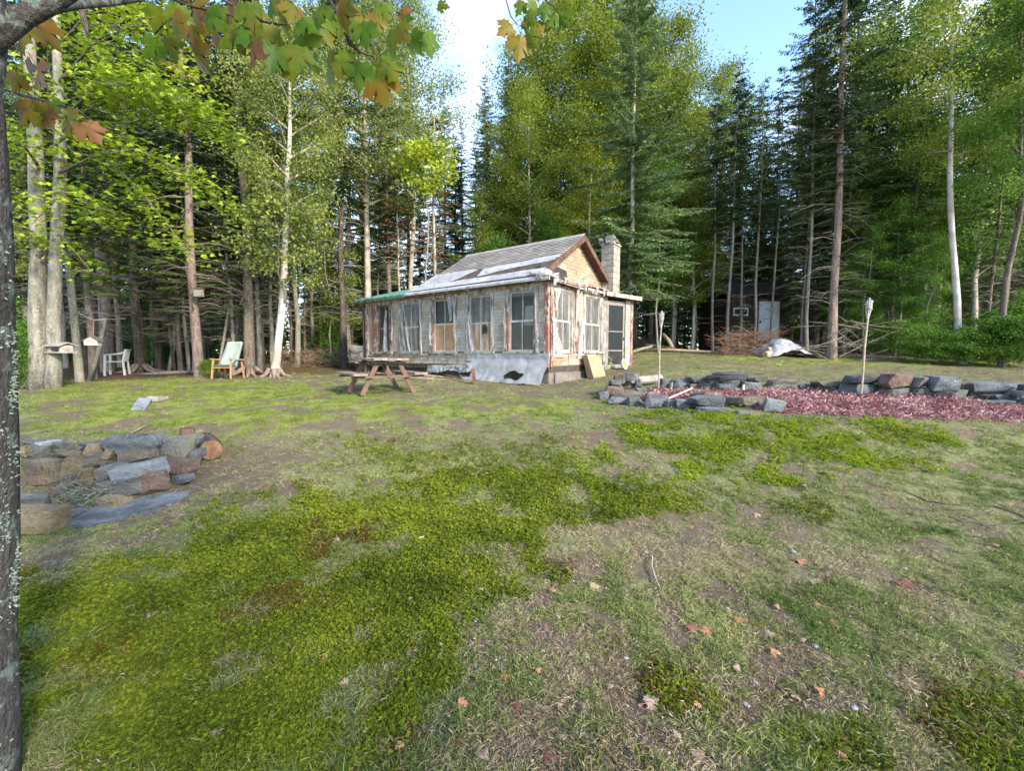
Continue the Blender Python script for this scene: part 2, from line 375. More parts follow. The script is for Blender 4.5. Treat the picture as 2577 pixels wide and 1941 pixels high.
# ---- ground cover through geometry nodes: points carry size and turn, each point shows one small tuft
def blades(P, D, Ln, Wd, Nn, shape='rhomb', tint=None, fold=0.0):
    """P base, D unit direction, Nn unit normal; returns verts, faces, tint"""
    P = np.asarray(P); D = np.asarray(D); Nn = np.asarray(Nn)
    S = np.cross(D, Nn); S /= np.linalg.norm(S, axis=1)[:, None] + 1e-9
    Ln = np.asarray(Ln)[:, None]; Wd = np.asarray(Wd)[:, None]; n = len(P)
    if shape == 'rhomb': V = [P, P + D * Ln * .45 + S * Wd / 2 - Nn * fold * Wd, P + D * Ln, P + D * Ln * .45 - S * Wd / 2 - Nn * fold * Wd]
    elif shape == 'tri': V = [P + S * Wd / 2, P + D * Ln, P - S * Wd / 2]
    elif shape == 'leaf5': V = [P, P + D * Ln * .35 + S * Wd * .5, P + D * Ln * .75 + S * Wd * .32, P + D * Ln, P + D * Ln * .75 - S * Wd * .32, P + D * Ln * .35 - S * Wd * .5]
    elif shape == 'maple':
        q = [(0, 0), (.12, .30), (.05, .55), (.38, .42), (.55, .62), (.52, .22), (1.0, 0), (.52, -.22), (.55, -.62), (.38, -.42), (.05, -.55), (.12, -.30)]
        V = [P + D * Ln * a + S * Wd * b - Nn * Wd * .25 * abs(b) for a, b in q]
    k = len(V); V = np.stack(V, 1).reshape(-1, 3)
    return V, k, n, (np.repeat(tint if tint is not None else np.random.rand(n), k))
def blade_mesh(name, mat, parts):
    """parts: list of (V, k, n, tint)"""
    me = bpy.data.meshes.new(name); nv = sum(len(p[0]) for p in parts)
    me.vertices.add(nv); me.vertices.foreach_set('co', np.concatenate([p[0] for p in parts]).astype(np.float32).ravel())
    me.loops.add(nv); me.loops.foreach_set('vertex_index', np.arange(nv, dtype=np.int32))
    ls = []; off = 0
    for V, k, n, tt in parts: ls.append(off + np.arange(n) * k); off += n * k
    ls = np.concatenate(ls).astype(np.int32)
    me.polygons.add(len(ls)); me.polygons.foreach_set('loop_start', ls)
    me.update(calc_edges=True)
    a = me.attributes.new('tint', 'FLOAT', 'POINT'); a.data.foreach_set('value', np.concatenate([p[3] for p in parts]).astype(np.float32))
    me.materials.append(mat); return me
def scatter(name, pts, rot, scl, variants, label=None, cat=None):
    """one stuff object: points on which geometry nodes put tufts; variants: list of meshes"""
    me = bpy.data.meshes.new(name); n = len(pts); me.vertices.add(n); me.vertices.foreach_set('co', np.asarray(pts, np.float32).ravel())
    a = me.attributes.new('turn', 'FLOAT_VECTOR', 'POINT'); a.data.foreach_set('vector', np.asarray(rot, np.float32).ravel())
    a = me.attributes.new('size', 'FLOAT', 'POINT'); a.data.foreach_set('value', np.asarray(scl, np.float32))
    a = me.attributes.new('pick', 'INT', 'POINT'); a.data.foreach_set('value', np.random.randint(0, len(variants), n).astype(np.int32))
    o = bpy.data.objects.new(name, me); COL.objects.link(o); o['kind'] = 'stuff'
    if label: o['label'] = label
    if cat: o['category'] = cat
    gt = bpy.data.node_groups.new(name, 'GeometryNodeTree')
    gt.interface.new_socket('Geometry', in_out='INPUT', socket_type='NodeSocketGeometry'); gt.interface.new_socket('Geometry', in_out='OUTPUT', socket_type='NodeSocketGeometry')
    gi = gt.nodes.new('NodeGroupInput'); go = gt.nodes.new('NodeGroupOutput'); ip = gt.nodes.new('GeometryNodeInstanceOnPoints')
    gg = gt.nodes.new('GeometryNodeGeometryToInstance')
    for k, vm in reversed(list(enumerate(variants))):
        vo = bpy.data.objects.new(name + '_tuft', vm); oi = gt.nodes.new('GeometryNodeObjectInfo'); oi.inputs[0].default_value = vo
        gt.links.new(oi.outputs['Geometry'], gg.inputs[0])
    def attr(nm, ty):
        q = gt.nodes.new('GeometryNodeInputNamedAttribute'); q.data_type = ty; q.inputs[0].default_value = nm; return q.outputs[0]
    gt.links.new(gi.outputs[0], ip.inputs['Points']); gt.links.new(gg.outputs[0], ip.inputs['Instance']); ip.inputs['Pick Instance'].default_value = True
    gt.links.new(attr('pick', 'INT'), ip.inputs['Instance Index']); gt.links.new(attr('turn', 'FLOAT_VECTOR'), ip.inputs['Rotation']); gt.links.new(attr('size', 'FLOAT'), ip.inputs['Scale'])
    gt.links.new(ip.outputs[0], go.inputs[0])
    md = o.modifiers.new('tufts', 'NODES'); md.node_group = gt
    return o
rg = np.random.default_rng(11)
def cover_mat(name, cols, trans=.3, sc=1.3): foliage(name, cols, trans, .7, sc, .15)
cover_mat('moss_green', [(.05, .07, .008), (.115, .155, .014), (.22, .265, .02), (.36, .37, .045)], .28, 1.6)
cover_mat('moss_rust', [(.05, .022, .008), (.11, .05, .012), (.13, .09, .012), (.12, .12, .012)], .2)
cover_mat('grass_green', [(.07, .11, .03), (.14, .185, .05), (.25, .28, .095), (.40, .37, .18)], .35)
cover_mat('grass_dry', [(.20, .16, .09), (.30, .245, .14), (.42, .355, .22), (.24, .24, .11)], .3)
cover_mat('grass_bright', [(.07, .12, .015), (.12, .18, .02), (.18, .23, .03), (.26, .28, .05)], .35)
cover_mat('chip_red', [(.14, .055, .055), (.27, .12, .12), (.40, .22, .22), (.54, .42, .41)], .0, 3)
cover_mat('litter_bits', [(.06, .035, .022), (.13, .085, .055), (.22, .155, .11), (.36, .28, .21)], .0, 3)
def rdir(n, zmin, zmax):
    a = rg.random(n) * 6.283; z = rg.uniform(zmin, zmax, n); r = np.sqrt(1 - z * z); return np.stack([np.cos(a) * r, np.sin(a) * r, z], -1)
def perp(D):
    q = rg.normal(size=D.shape); q -= (q * D).sum(1)[:, None] * D; return q / np.linalg.norm(q, axis=1)[:, None]
def moss_tuft(mat):
    parts = []
    for k, (ox, oy) in enumerate([(0, 0), (.017, .008), (-.012, .016)]):
        n = 15; h = rg.uniform(.006, .024); D = rdir(n, .0, .97); P = np.tile([ox, oy, h], (n, 1)); tn = rg.random()
        parts.append(blades(P, D, rg.uniform(.008, .012, n), rg.uniform(.0040, .0058, n), perp(D), 'tri', np.full(n, tn) * .75 + rg.random(n) * .25))
        D = np.array([[0, .1, 1.]]); D /= np.linalg.norm(D); parts.append(blades(np.array([[ox, oy, -.01]]), D, [h + .012], [.003], np.array([[1., 0, 0]]), 'tri', np.array([0.])))
    return blade_mesh('moss_tuft', mat, parts)
def grass_tuft(mat, n=18, h=.05, sp=.025, wd=.0028, lean=.5):
    wd *= 1.5; h *= 1.15; sp *= .8
    P = np.stack([rg.normal(0, sp, n), rg.normal(0, sp, n), np.full(n, -.004)], -1)
    D = rdir(n, lean * .4, 1.0); D[:, :2] += P[:, :2] * 12; D /= np.linalg.norm(D, axis=1)[:, None]
    Ln = rg.uniform(.45, 1.0, n) * h; tt = rg.random(n); Wn = perp(D)
    a = blades(P, D, Ln * .62, np.full(n, wd), Wn, 'rhomb', tt)
    D2 = D.copy(); D2[:, 2] -= .75; D2 /= np.linalg.norm(D2, axis=1)[:, None]
    b = blades(P + D * Ln[:, None] * .5, D2, Ln * .6, np.full(n, wd * .85), Wn, 'tri', tt)
    return blade_mesh('grass_tuft', mat, [a, b])
def spread(n, d0, d1, pw=0.0, amax=1.3):
    """random ground places inside the view, thinning out with distance like 1/d^2"""
    u = rg.random(n)
    d = 1 / (1 / d0 + (1 / d1 - 1 / d0) * u) if pw == 0 else d0 * (d1 / d0) ** u
    x = rg.uniform(-amax, amax, n) * d
    return x, d
def put(name, x, y, keep, variants, s0, s1, growth, label, cat, tilt=.25, dz=0.0):
    x = x[keep]; y = y[keep]; n = len(x); z = H(x, y) + dz
    rot = np.stack([rg.normal(0, tilt, n), rg.normal(0, tilt, n), rg.random(n) * 6.283], -1)
    sc = rg.uniform(s0, s1, n) * (1 + np.maximum(y - 2.2, 0) * growth)
    return scatter(name, np.stack([x, y, z], -1), rot, sc, variants, label, cat)
# moss
x, y = spread(210000, 1.15, 12); mk = masks(x, y)
kp = rg.random(len(x)) < np.clip(mk['moss'] * 1.4 - .15, 0, 1)
rust = (fbm(x * 2.3, y * 2.3, 88, 4) - .5) * 5 + rg.normal(0, .35, len(x)) + (1 - mk['moss']) * 1.0 > 1.5
put('moss', x, y, kp & ~rust & ~((x > .8) & (y > 4.6)), [moss_tuft(M['moss_green']) for _ in range(4)], .55, 1.35, .20, 'bright yellow-green star moss carpeting the lawn', 'moss')
put('rusty_moss', x, y, kp & rust & ~((x > .8) & (y > 4.6)), [moss_tuft(M['moss_rust']) for _ in range(3)], .7, 1.2, .20, 'rust brown moss between the green moss cushions', 'moss')
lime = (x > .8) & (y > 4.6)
cover_mat('moss_sunlit', [(.10, .14, .008), (.19, .26, .012), (.30, .37, .02), (.40, .42, .04)], .3, 1.6)  # same moss as the lawn's, with sunlight painted in as a lighter green
put('sunlit_moss', x, y, kp & lime & (rg.random(len(x)) < .8), [moss_tuft(M['moss_sunlit']) for _ in range(3)], .9, 1.3, .22, 'moss patch in front of the mulch bed, sunlight painted in as lime green', 'moss', .25, .004)
# turf
x, y = spread(150000, 1.15, 24); mk = masks(x, y)
cl = np.clip((fbm(x * 6.5, y * 6.5, 99, 3) - .36) * 6, .06, 1)
bare = np.clip(1 - mk['moss'] * .95, 0.05, 1) * (1 - mk['mulch'] * .98) * (1 - mk['soil'] * .97) * (1 - mk['litter'] * .95)
kp = rg.random(len(x)) < bare * cl
dry = (fbm(x * 1.9, y * 1.9, 14, 4) - .5) * 4 + rg.normal(0, .5, len(x)) + mk['soil'] * .8 - mk['lush'] * 1.2 > .35
gv = [grass_tuft(M['grass_green'], 22, .052, .022), grass_tuft(M['grass_green'], 26, .042, .03), grass_tuft(M['grass_green'], 16, .065, .015)]
dv = [grass_tuft(M['grass_dry'], 22, .042, .026, .0024, .2), grass_tuft(M['grass_dry'], 26, .036, .03, .0022, .1)]
bv = [grass_tuft(M['grass_bright'], 24, .05, .028), grass_tuft(M['grass_bright'], 18, .04, .03)]
lushm = rg.random(len(x)) < mk['lush']
put('grass', x, y, kp & ~dry & ~lushm, gv, .55, 1.15, .09, 'short grey-green lawn grass in tussocks', 'grass')
put('dry_grass', x, y, kp & dry & ~lushm, dv, .6, 1.2, .09, 'straw coloured dry grass among the green', 'grass')
put('lush_grass', x, y, kp & lushm, bv, .6, 1.2, .09, 'yellow-green grass and ground cover in front of the cabin', 'grass')
x, y = spread(520, 1.2, 6.5, 1); mk = masks(x, y); kp = (rg.random(len(x)) < .75) & (mk['mulch'] < .1)
put('grass_tussocks', x, y, kp, [grass_tuft(M['grass_green'], 34, .095, .018, .0026, .35), grass_tuft(M['grass_bright'], 26, .085, .016, .0026, .35), grass_tuft(M['grass_dry'], 30, .08, .018, .0022, .3)], .6, 1.15, .05, 'taller separate grass tussocks in the lawn and moss', 'grass')
# chips, needles and scraps on soil
def flake(mat, l, wd, n=5, sp=.03):
    P = np.stack([rg.normal(0, sp, n), rg.normal(0, sp, n), rg.uniform(.0, .008, n)], -1); D = rdir(n, -.15, .3)
    Nn = np.tile([0., 0, 1], (n, 1)) + rg.normal(0, .35, (n, 3)); Nn -= (Nn * D).sum(1)[:, None] * D; Nn /= np.linalg.norm(Nn, axis=1)[:, None]
    return blade_mesh('chips', mat, [blades(P, D, rg.uniform(.5, 1.2, n) * l, rg.uniform(.6, 1.2, n) * wd, Nn, 'leaf5')])
x = rg.uniform(1.5, 11, 90000); y = rg.uniform(4.8, 9.8, 90000); mk = masks(x, y)
put('red_mulch', x, y, rg.random(len(x)) < mk['mulch'] * .55, [flake(M['chip_red'], .055, .012, 7, .04) for _ in range(4)], .7, 1.3, 0, 'faded red bark mulch filling the stone edged bed', 'mulch', .35, .004)
x, y = spread(30000, 1.15, 14); mk = masks(x, y)
kp = rg.random(len(x)) < np.clip(mk['soil'] * .9 + .18, 0, 1) * (1 - mk['moss']) * (1 - mk['mulch'])
put('dead_thatch', x, y, kp, [flake(M['litter_bits'], .03, .0035, 9, .03) for _ in range(4)], .6, 1.3, .08, 'brown dead grass scraps and twiglets on bare soil', 'litter', .3, .003)
# ------------------------------------------------------------ cabin
def peel(name, paint, under, wood, lo=.44, sc=5, st=(1, 1, .35)):
    m, t, o = nodes(name)
    n1 = pnoise(t, sc, 6, .75, st); n2 = pnoise(t, sc * 2.2, 6, .7, st); n3 = pnoise(t, 45, 3, .6, (1, 1, .4))
    col = mixc(t, ramp(t, n2, [(.47, 0.0), (.53, 1.0)]), under, wood)
    col = mixc(t, ramp(t, n1, [(lo, 0.0), (lo + .05, 1.0)]), col, paint)
    col = mixc(t, .55, col, ramp(t, n3, [(.3, (.55, .55, .55)), (.7, (1.05, 1.05, 1.05))]), 'MULTIPLY')
    finish(t, o, col, .8, n1, .5, .01, .25); M[name] = m
peel('trim_white', (.46, .42, .38), (.17, .07, .05), (.22, .17, .13), .47)
peel('trim_red', (.24, .105, .08), (.42, .36, .32), (.13, .07, .055), .48)
peel('trim_mixed', (.48, .44, .41), (.22, .085, .065), (.19, .14, .11), .52, 6)
peel('board_old', (.34, .29, .24), (.15, .12, .10), (.45, .40, .35), .5, 4)
peel('siding_grey', (.41, .375, .335), (.28, .24, .20), (.35, .28, .21), .46, 3.5, (1, 1, 1))
peel('siding_cream', (.43, .37, .295), (.32, .24, .17), (.39, .29, .20), .47, 3, (1, 1, 1))
M['siding_tan'] = pmat('siding_tan', (.25, .17, .105), (.36, .26, .17), 2.2, .9, .4, .01, c3=(.22, .15, .09), fine=14)
M['mortar'] = pmat('mortar', (.13, .10, .08), (.22, .17, .13), 9)
M['felt_black'] = pmat('felt_black', (.028, .026, .026), (.06, .055, .052), 5, .9)
M['felt_brown'] = pmat('felt_brown', (.05, .035, .028), (.10, .07, .055), 5, .9)
M['shingle'] = pmat('shingle', (.17, .155, .145), (.29, .265, .245), 2.5, .9, .4, .01, c3=(.16, .14, .13), fine=30)
M['shingle_b'] = pmat('shingle_b', (.22, .20, .185), (.33, .30, .28), 3.0, .9, .4, .01, c3=(.18, .16, .15), fine=26)
M['shingle_c'] = pmat('shingle_c', (.17, .155, .145), (.27, .24, .22), 3.0, .9, .4, .01, c3=(.14, .12, .11), fine=26)
M['roll_grey'] = pmat('roll_grey', (.27, .27, .29), (.40, .40, .43), 1.6, .85, .2, .01, c3=(.18, .175, .18), fine=6)
M['metal_green'] = pmat('metal_green', (.035, .12, .095), (.07, .20, .16), 3, .45, .1, .005, c3=(.15, .24, .20), fine=8, spec=.5)
M['wood_brown'] = pmat('wood_brown', (.075, .038, .028), (.15, .085, .065), 4, .8, .4, .01, (1, 1, 1), fine=30)
M['plywood'] = pmat('plywood', (.36, .19, .09), (.50, .30, .17), 3, .8, .2, .005, fine=18)
M['sash'] = pmat('sash', (.40, .37, .33), (.56, .53, .49), 6, .7, .3, .004)
M['sash_dark'] = pmat('sash_dark', (.15, .13, .12), (.27, .24, .22), 6, .7, .3, .004)
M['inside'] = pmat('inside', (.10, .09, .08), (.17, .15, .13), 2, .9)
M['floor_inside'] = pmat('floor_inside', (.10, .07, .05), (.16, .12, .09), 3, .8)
M['concrete'] = pmat('concrete', (.22, .19, .155), (.38, .335, .28), 3.5, .95, .8, .02, c3=(.17, .145, .12), fine=22)
M['concrete_b'] = pmat('concrete_b', (.30, .25, .20), (.42, .37, .31), 4.5, .95, .8, .02, c3=(.20, .17, .14), fine=22)
M['found'] = pmat('found', (.13, .11, .095), (.26, .22, .19), 3, .95, .8, .03)
M['black'] = pmat('black', (.012, .012, .012), (.03, .03, .03), 8, .7)
m, t, o = nodes('glass')
b = t.nodes.new('ShaderNodeBsdfTransparent'); b.inputs[0].default_value = (.82, .82, .80, 1)
gl = t.nodes.new('ShaderNodeBsdfGlossy'); gl.inputs['Roughness'].default_value = .12; gl.inputs[0].default_value = (.8, .8, .8, 1)
df = t.nodes.new('ShaderNodeBsdfDiffuse'); dn = pnoise(t, 3, 5, .7); t.links.new(mixc(t, ramp(t, dn, [(.4, 0.0), (.65, 1.0)]), (.16, .155, .15), (.30, .29, .27)), df.inputs[0])
fr = t.nodes.new('ShaderNodeFresnel'); fr.inputs[0].default_value = 1.22
x1 = t.nodes.new('ShaderNodeMixShader'); x1.inputs[0].default_value = .12; t.links.new(b.outputs[0], x1.inputs[1]); t.links.new(df.outputs[0], x1.inputs[2])
x2 = t.nodes.new('ShaderNodeMixShader'); t.links.new(fr.outputs[0], x2.inputs[0]); t.links.new(x1.outputs[0], x2.inputs[1]); t.links.new(gl.outputs[0], x2.inputs[2]); t.links.new(x2.outputs[0], o.inputs[0]); M['glass'] = m
m, t, o = nodes('screen')
b = t.nodes.new('ShaderNodeBsdfTransparent'); b.inputs[0].default_value = (.5, .5, .5, 1); gl = t.nodes.new('ShaderNodeBsdfPrincipled'); gl.inputs['Base Color'].default_value = (.035, .035, .037, 1); gl.inputs['Roughness'].default_value = .4
x1 = t.nodes.new('ShaderNodeMixShader'); x1.inputs[0].default_value = .45; t.links.new(b.outputs[0], x1.inputs[1]); t.links.new(gl.outputs[0], x1.inputs[2]); t.links.new(x1.outputs[0], o.inputs[0]); M['screen'] = m
def film(name, colr, alpha, rough=.25, foldsc=(1, 1, 1), sc=6, lo=.42, hi=.62):
    """thin creased polythene: half see-through, folds catch the light"""
    m, t, o = nodes(name)
    n = pnoise(t, sc, 5, .6, foldsc, dist=.6)
    tr = t.nodes.new('ShaderNodeBsdfTransparent'); b = t.nodes.new('ShaderNodeBsdfPrincipled')
    b.inputs['Base Color'].default_value = c4(colr); b.inputs['Roughness'].default_value = rough; b.inputs['Specular IOR Level'].default_value = .6
    bp = t.nodes.new('ShaderNodeBump'); bp.inputs['Strength'].default_value = .9; bp.inputs['Distance'].default_value = .05; t.links.new(n, bp.inputs['Height']); t.links.new(bp.outputs[0], b.inputs['Normal'])
    tl = t.nodes.new('ShaderNodeBsdfTranslucent'); tl.inputs[0].default_value = c4(colr)
    ml = t.nodes.new('ShaderNodeMixShader'); ml.inputs[0].default_value = .3; t.links.new(b.outputs[0], ml.inputs[1]); t.links.new(tl.outputs[0], ml.inputs[2])
    mxs = t.nodes.new('ShaderNodeMixShader'); t.links.new(ramp(t, n, [(lo, alpha), (hi, min(1, alpha * 2.2 + .1))]), mxs.inputs[0])
    t.links.new(tr.outputs[0], mxs.inputs[1]); t.links.new(ml.outputs[0], mxs.inputs[2]); t.links.new(mxs.outputs[0], o.inputs[0]); M[name] = m
film('film_window', (.50, .48, .45), .16, .3, (1.6, 1.6, .5), 3.5, .35, .75)
film('film_sheet', (.44, .45, .48), .5, .35, (1, 1, 1.6), 3.0, .2, .9)
film('film_torn', (.50, .49, .49), .5, .3, (2, 2, .8), 8)

C0 = Vector((.92, 11.0, 0)); DL = Vector((-.8, .6, 0)); NL = Vector((-.6, -.8, 0)); DR = Vector((.6, .8, 0)); NR = Vector((.8, -.6, 0))
UP = Vector((0, 0, 1))
def frame(o_, d_, n_):
    return lambda a, b, z: tuple(o_ + d_ * a + n_ * b + UP * z)
fL = frame(C0, DL, NL); fR = frame(C0, DR, NR)
PV = C0 + DR * 3.10; DV = Vector((.8, .6, 0)); NV = Vector((.6, -.8, 0)); fV = frame(PV, DV, NV)
def sL(px): u = (px - CX) / F; return (.92 - 11 * u) / (.8 + .6 * u)
def sR(px): u = (px - CX) / F; return (11 * u - .92) / (.6 - .8 * u)
def sV(px): u = (px - CX) / F; return (PV.y * u - PV.x) / (.8 - .6 * u)
ZS = 1.66; ZB = 1.27; ZH = 3.30; ZE = 3.46          # sill, bottom of siding, window head, eave
cabin = empty('cabin', (C0.x, C0.y, .85), 'weathered one storey cabin with peeling paint, plastic-covered windows and patched gable roof', 'cabin')
cuby = {}
def cube_mesh(mname):
    if mname not in cuby:
        b = MB(); b.box(lambda a, o_, z: (a, o_, z), -.5, .5, -.5, .5, -.5, .5); cuby[mname] = b.mesh('piece', M[mname])
    return cuby[mname]
def piece(name, mname, fr_o, d_, n_, a0, a1, o0, o1, z0, z1, parent, tilt=0.0):
    """a box-shaped piece laid in a wall frame; all pieces of a kind share one mesh"""
    c = fr_o + d_ * ((a0 + a1) / 2) + n_ * ((o0 + o1) / 2) + UP * ((z0 + z1) / 2) - rootloc(parent)
    o = obj(name, cube_mesh(mname), parent, c, (0, tilt, math.atan2(d_.y, d_.x)), (abs(a1 - a0), abs(o1 - o0), z1 - z0)); return o
def B(name, mname, parent=cabin, bevel=0, **k): return lambda b: b.build(name, M[mname], parent, bevel=bevel, **k)
def box1(name, mname, fr, *dims, parent=cabin):
    b = MB(); b.box(fr, *dims); return b.build(name, M[mname], parent)
def courses(name, mats, fr_o, d_, n_, a0, a1, z0, z1, o0=.0, hc=.095, wmin=.22, wmax=.5, gap=.008, parent=cabin):
    z = z0; row = 0
    while z < z1 - .02:
        h = min(hc * rnd.uniform(.8, 1.15), z1 - z); 
        if z1 - z - h < .03: h = z1 - z
        a = a0
        while a < a1 - .01:
            wv = rnd.uniform(wmin, wmax); e = min(a + wv, a1)
            if a1 - e < .08: e = a1
            piece(name, rnd.choice(mats), fr_o, d_, n_, a + gap / 2, e - gap / 2, o0, o0 + rnd.uniform(.008, .016), z + gap / 2, z + h - gap / 2, parent)
            a = e
        z += h; row += 1
# interior shell
LW = 7.56; RW = 3.10; DEP = 5.0
b = MB()
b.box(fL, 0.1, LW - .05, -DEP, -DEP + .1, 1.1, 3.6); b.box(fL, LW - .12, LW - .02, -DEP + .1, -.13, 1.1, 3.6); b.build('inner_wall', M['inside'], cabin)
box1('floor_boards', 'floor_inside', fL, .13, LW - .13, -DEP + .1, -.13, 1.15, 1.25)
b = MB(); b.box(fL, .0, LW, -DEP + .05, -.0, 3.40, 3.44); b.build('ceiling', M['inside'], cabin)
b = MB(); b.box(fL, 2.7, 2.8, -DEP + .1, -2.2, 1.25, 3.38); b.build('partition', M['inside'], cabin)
# ---- left (front) wall windows: outer px of casing, glass px, kind
WL = [(940, 990, 'a'), (1006, 1063, 'b'), (1087, 1150, 'c'), (1174, 1243, 'd'), (1271, 1354, 'e')]
spans = []
for i, (p0, p1, k) in enumerate(WL): spans.append((sL(p1), sL(p0), k))
spans.sort()           # from the corner leftwards
def window(fr, fo, d_, n_, a0, a1, k, z0=ZS, z1=ZH, cw0=.13, cw1=.13, lights=2, flip=False):
    """casing with sill, two sashes with muntins and panes, and what hangs in front"""
    wmat = {'a': 'trim_red', 'b': 'trim_white', 'c': 'trim_mixed', 'd': 'trim_white', 'e': 'trim_mixed', 'f': 'trim_mixed', 'g': 'trim_white'}[k]
    b = MB(); b.box(fr, a0, a0 + cw0, -.10, .035, z0, z1); b.box(fr, a1 - cw1, a1, -.10, .035, z0, z1)
    b.box(fr, a0 + cw0, a1 - cw1, -.10, .033, z1 - .07, z1)
    wd = b.build('window', M[wmat], cabin)
    g0, g1 = a0 + cw0, a1 - cw1; zm = z0 + .04 + (z1 - z0 - .1) * (.5 if k != 'c' else .52)
    sb = MB(); sb.box(fr, a0 - .03, a1 + .03, -.10, .075, z0 - .05, z0); sb.build('sill', M['board_old'], wd)
    for (za, zb, off, nm) in ((z0, zm, -.045, 'lower_sash'), (zm - .03, z1 - .07, -.075, 'upper_sash')):
        s_ = MB(); tks = .035
        s_.box(fr, g0, g0 + tks, off - .015, off + .015, za, zb); s_.box(fr, g1 - tks, g1, off - .015, off + .015, za, zb)
        s_.box(fr, g0 + tks, g1 - tks, off - .014, off + .014, za, za + .045); s_.box(fr, g0 + tks, g1 - tks, off - .014, off + .014, zb - .04, zb)
        for q in range(1, lights):
            ac = g0 + (g1 - g0) * q / lights; s_.box(fr, ac - .011, ac + .011, off - .008, off + .017, za + .045, zb - .04)
        s_.build(nm, M['sash' if k in 'cegf' else 'sash_dark' if k == 'a' else 'sash'], wd)
        for q in range(lights):
            x0 = g0 + tks + (g1 - g0 - 2 * tks) * q / lights + .011; x1_ = g0 + tks + (g1 - g0 - 2 * tks) * (q + 1) / lights - .011
            if nm == 'lower_sash' and k in 'cd':
                piece('plywood_panel', 'plywood', fo, d_, n_, x0 - .006, x1_ + .006, off - .02, off - .008, za + .04, zb - .035, wd)
            else: piece('pane', 'glass', fo, d_, n_, x0 - .003, x1_ + .003, off - .004, off, za + .042, zb - .037, wd)
    return wd
wins = {}
for a0, a1, k in spans:
    c0 = c1 = .085
    if k == 'a': c0, c1 = .13, .30
    if k == 'e': c0, c1 = .12, .14
    wins[k] = window(fL, C0, DL, NL, a0, a1, k, cw0=c0, cw1=c1)
RS = [(sR(1396), sR(1441), 'f'), (sR(1466), sR(1514), 'g')]
for a0, a1, k in RS: wins[k] = window(fR, C0, DR, NR, a0, a1, k, cw0=.09, cw1=.11)
# ---- piers between windows
def wall(fr, fo, d_, n_, length, spans, name, mats):
    edges = [0.0]; 
    for a0, a1, k in spans: edges += [a0, a1]
    edges.append(length)
    b = MB()
    for i in range(0, len(edges), 2):
        if edges[i + 1] - edges[i] > .01: b.box(fr, edges[i], edges[i + 1], -.10, 0, ZS - .05, ZH)
    b.box(fr, 0, length, -.10, .0, ZH, ZE + .02); b.box(fr, 0, length, -.10, 0, ZB, ZS - .05)
    wl = b.build('wall', M['mortar'], cabin)
    for i in range(0, len(edges), 2):
        a0, a1 = edges[i], edges[i + 1]
        if i == 0: a0 += .13
        if a1 - a0 > .06: courses('siding_brick', mats, fo, d_, n_, a0 + .004, a1 - .004, ZS - .0, ZH, hc=.098, wmin=.3, wmax=.7, parent=wl)
    return wl
wl1 = wall(fL, C0, DL, NL, LW, spans, 'front_wall', ['siding_grey', 'siding_grey', 'siding_grey', 'siding_cream'])
wl2 = wall(fR, C0, DR, NR, RW, RS, 'side_wall', ['siding_grey', 'siding_cream', 'siding_cream'])
# belt board, apron panels with brick pattern (each panel its own bricks)
def apron(fo, d_, n_, a0, a1, z0, z1, pw, mats, wl):
    a = a0
    while a < a1 - .1:
        e = min(a + pw * rnd.uniform(.9, 1.1), a1)
        courses('siding_brick', mats, fo, d_, n_, a + .012, e - .012, z0 + rnd.uniform(0, .01), z1, o0=.004, hc=.10, wmin=.35, wmax=.75, gap=.006, parent=wl)
        a = e
apron(C0, DL, NL, .14, LW - .02, ZB + .02, ZS - .12, 1.0, ['siding_grey', 'siding_cream'], wl1)
apron(C0, DR, NR, .14, RW - .02, ZB + .02, ZS - .12, .8, ['siding_cream', 'siding_tan'], wl2)
box1('belt_board', 'board_old', fL, .13, LW, 0, .03, ZS - .115, ZS - .052); box1('belt_board', 'trim_white', fR, .13, RW, 0, .03, ZS - .115, ZS - .052)
box1('header_board', 'board_old', fL, .13, LW, 0, .028, ZH + .003, ZE - .01); box1('header_board', 'board_old', fR, .13, RW, 0, .03, ZH + .003, ZE - .03)
b = MB(); b.box(fL, -.002, .12, -.10, .045, ZB - .02, ZE); b.build('corner_board', M['trim_red'], cabin)
b = MB(); b.box(fR, .047, .13, .0, .045, ZB - .02, ZE); b.build('corner_board', M['trim_red'], cabin)
b = MB(); b.box(fL, LW - .10, LW + .02, -.02, .045, ZB - .02, ZE); b.build('corner_board', M['trim_mixed'], cabin)
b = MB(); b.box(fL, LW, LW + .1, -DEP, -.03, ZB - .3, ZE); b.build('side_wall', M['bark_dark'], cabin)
b = MB(); b.box(fL, LW + .11, LW + .22, -.12, .02, .7, ZE + .05); b.build('post', M['bark_spruce'], cabin)
# foundation and shaded void
b = MB(); b.box(fR, .05, RW, -.28, -.03, .5, ZB); b.box(fR, .3, RW - .2, -.03, .02, .5, ZB - .16); b.build('foundation', M['found'], cabin)
b = MB(); b.box(fL, .2, LW, -.8, -.6, .5, ZB); b.build('foundation', M['found'], cabin)
b = MB(); b.box(fL, 0, LW, -.14, -.01, ZB - .10, ZB - .003); b.build('sill_beam', M['bark_dark'], cabin)
b = MB(); b.box(fR, 0, RW, -.12, -.012, ZB - .14, ZB - .003); b.build('sill_beam', M['felt_brown'], cabin)
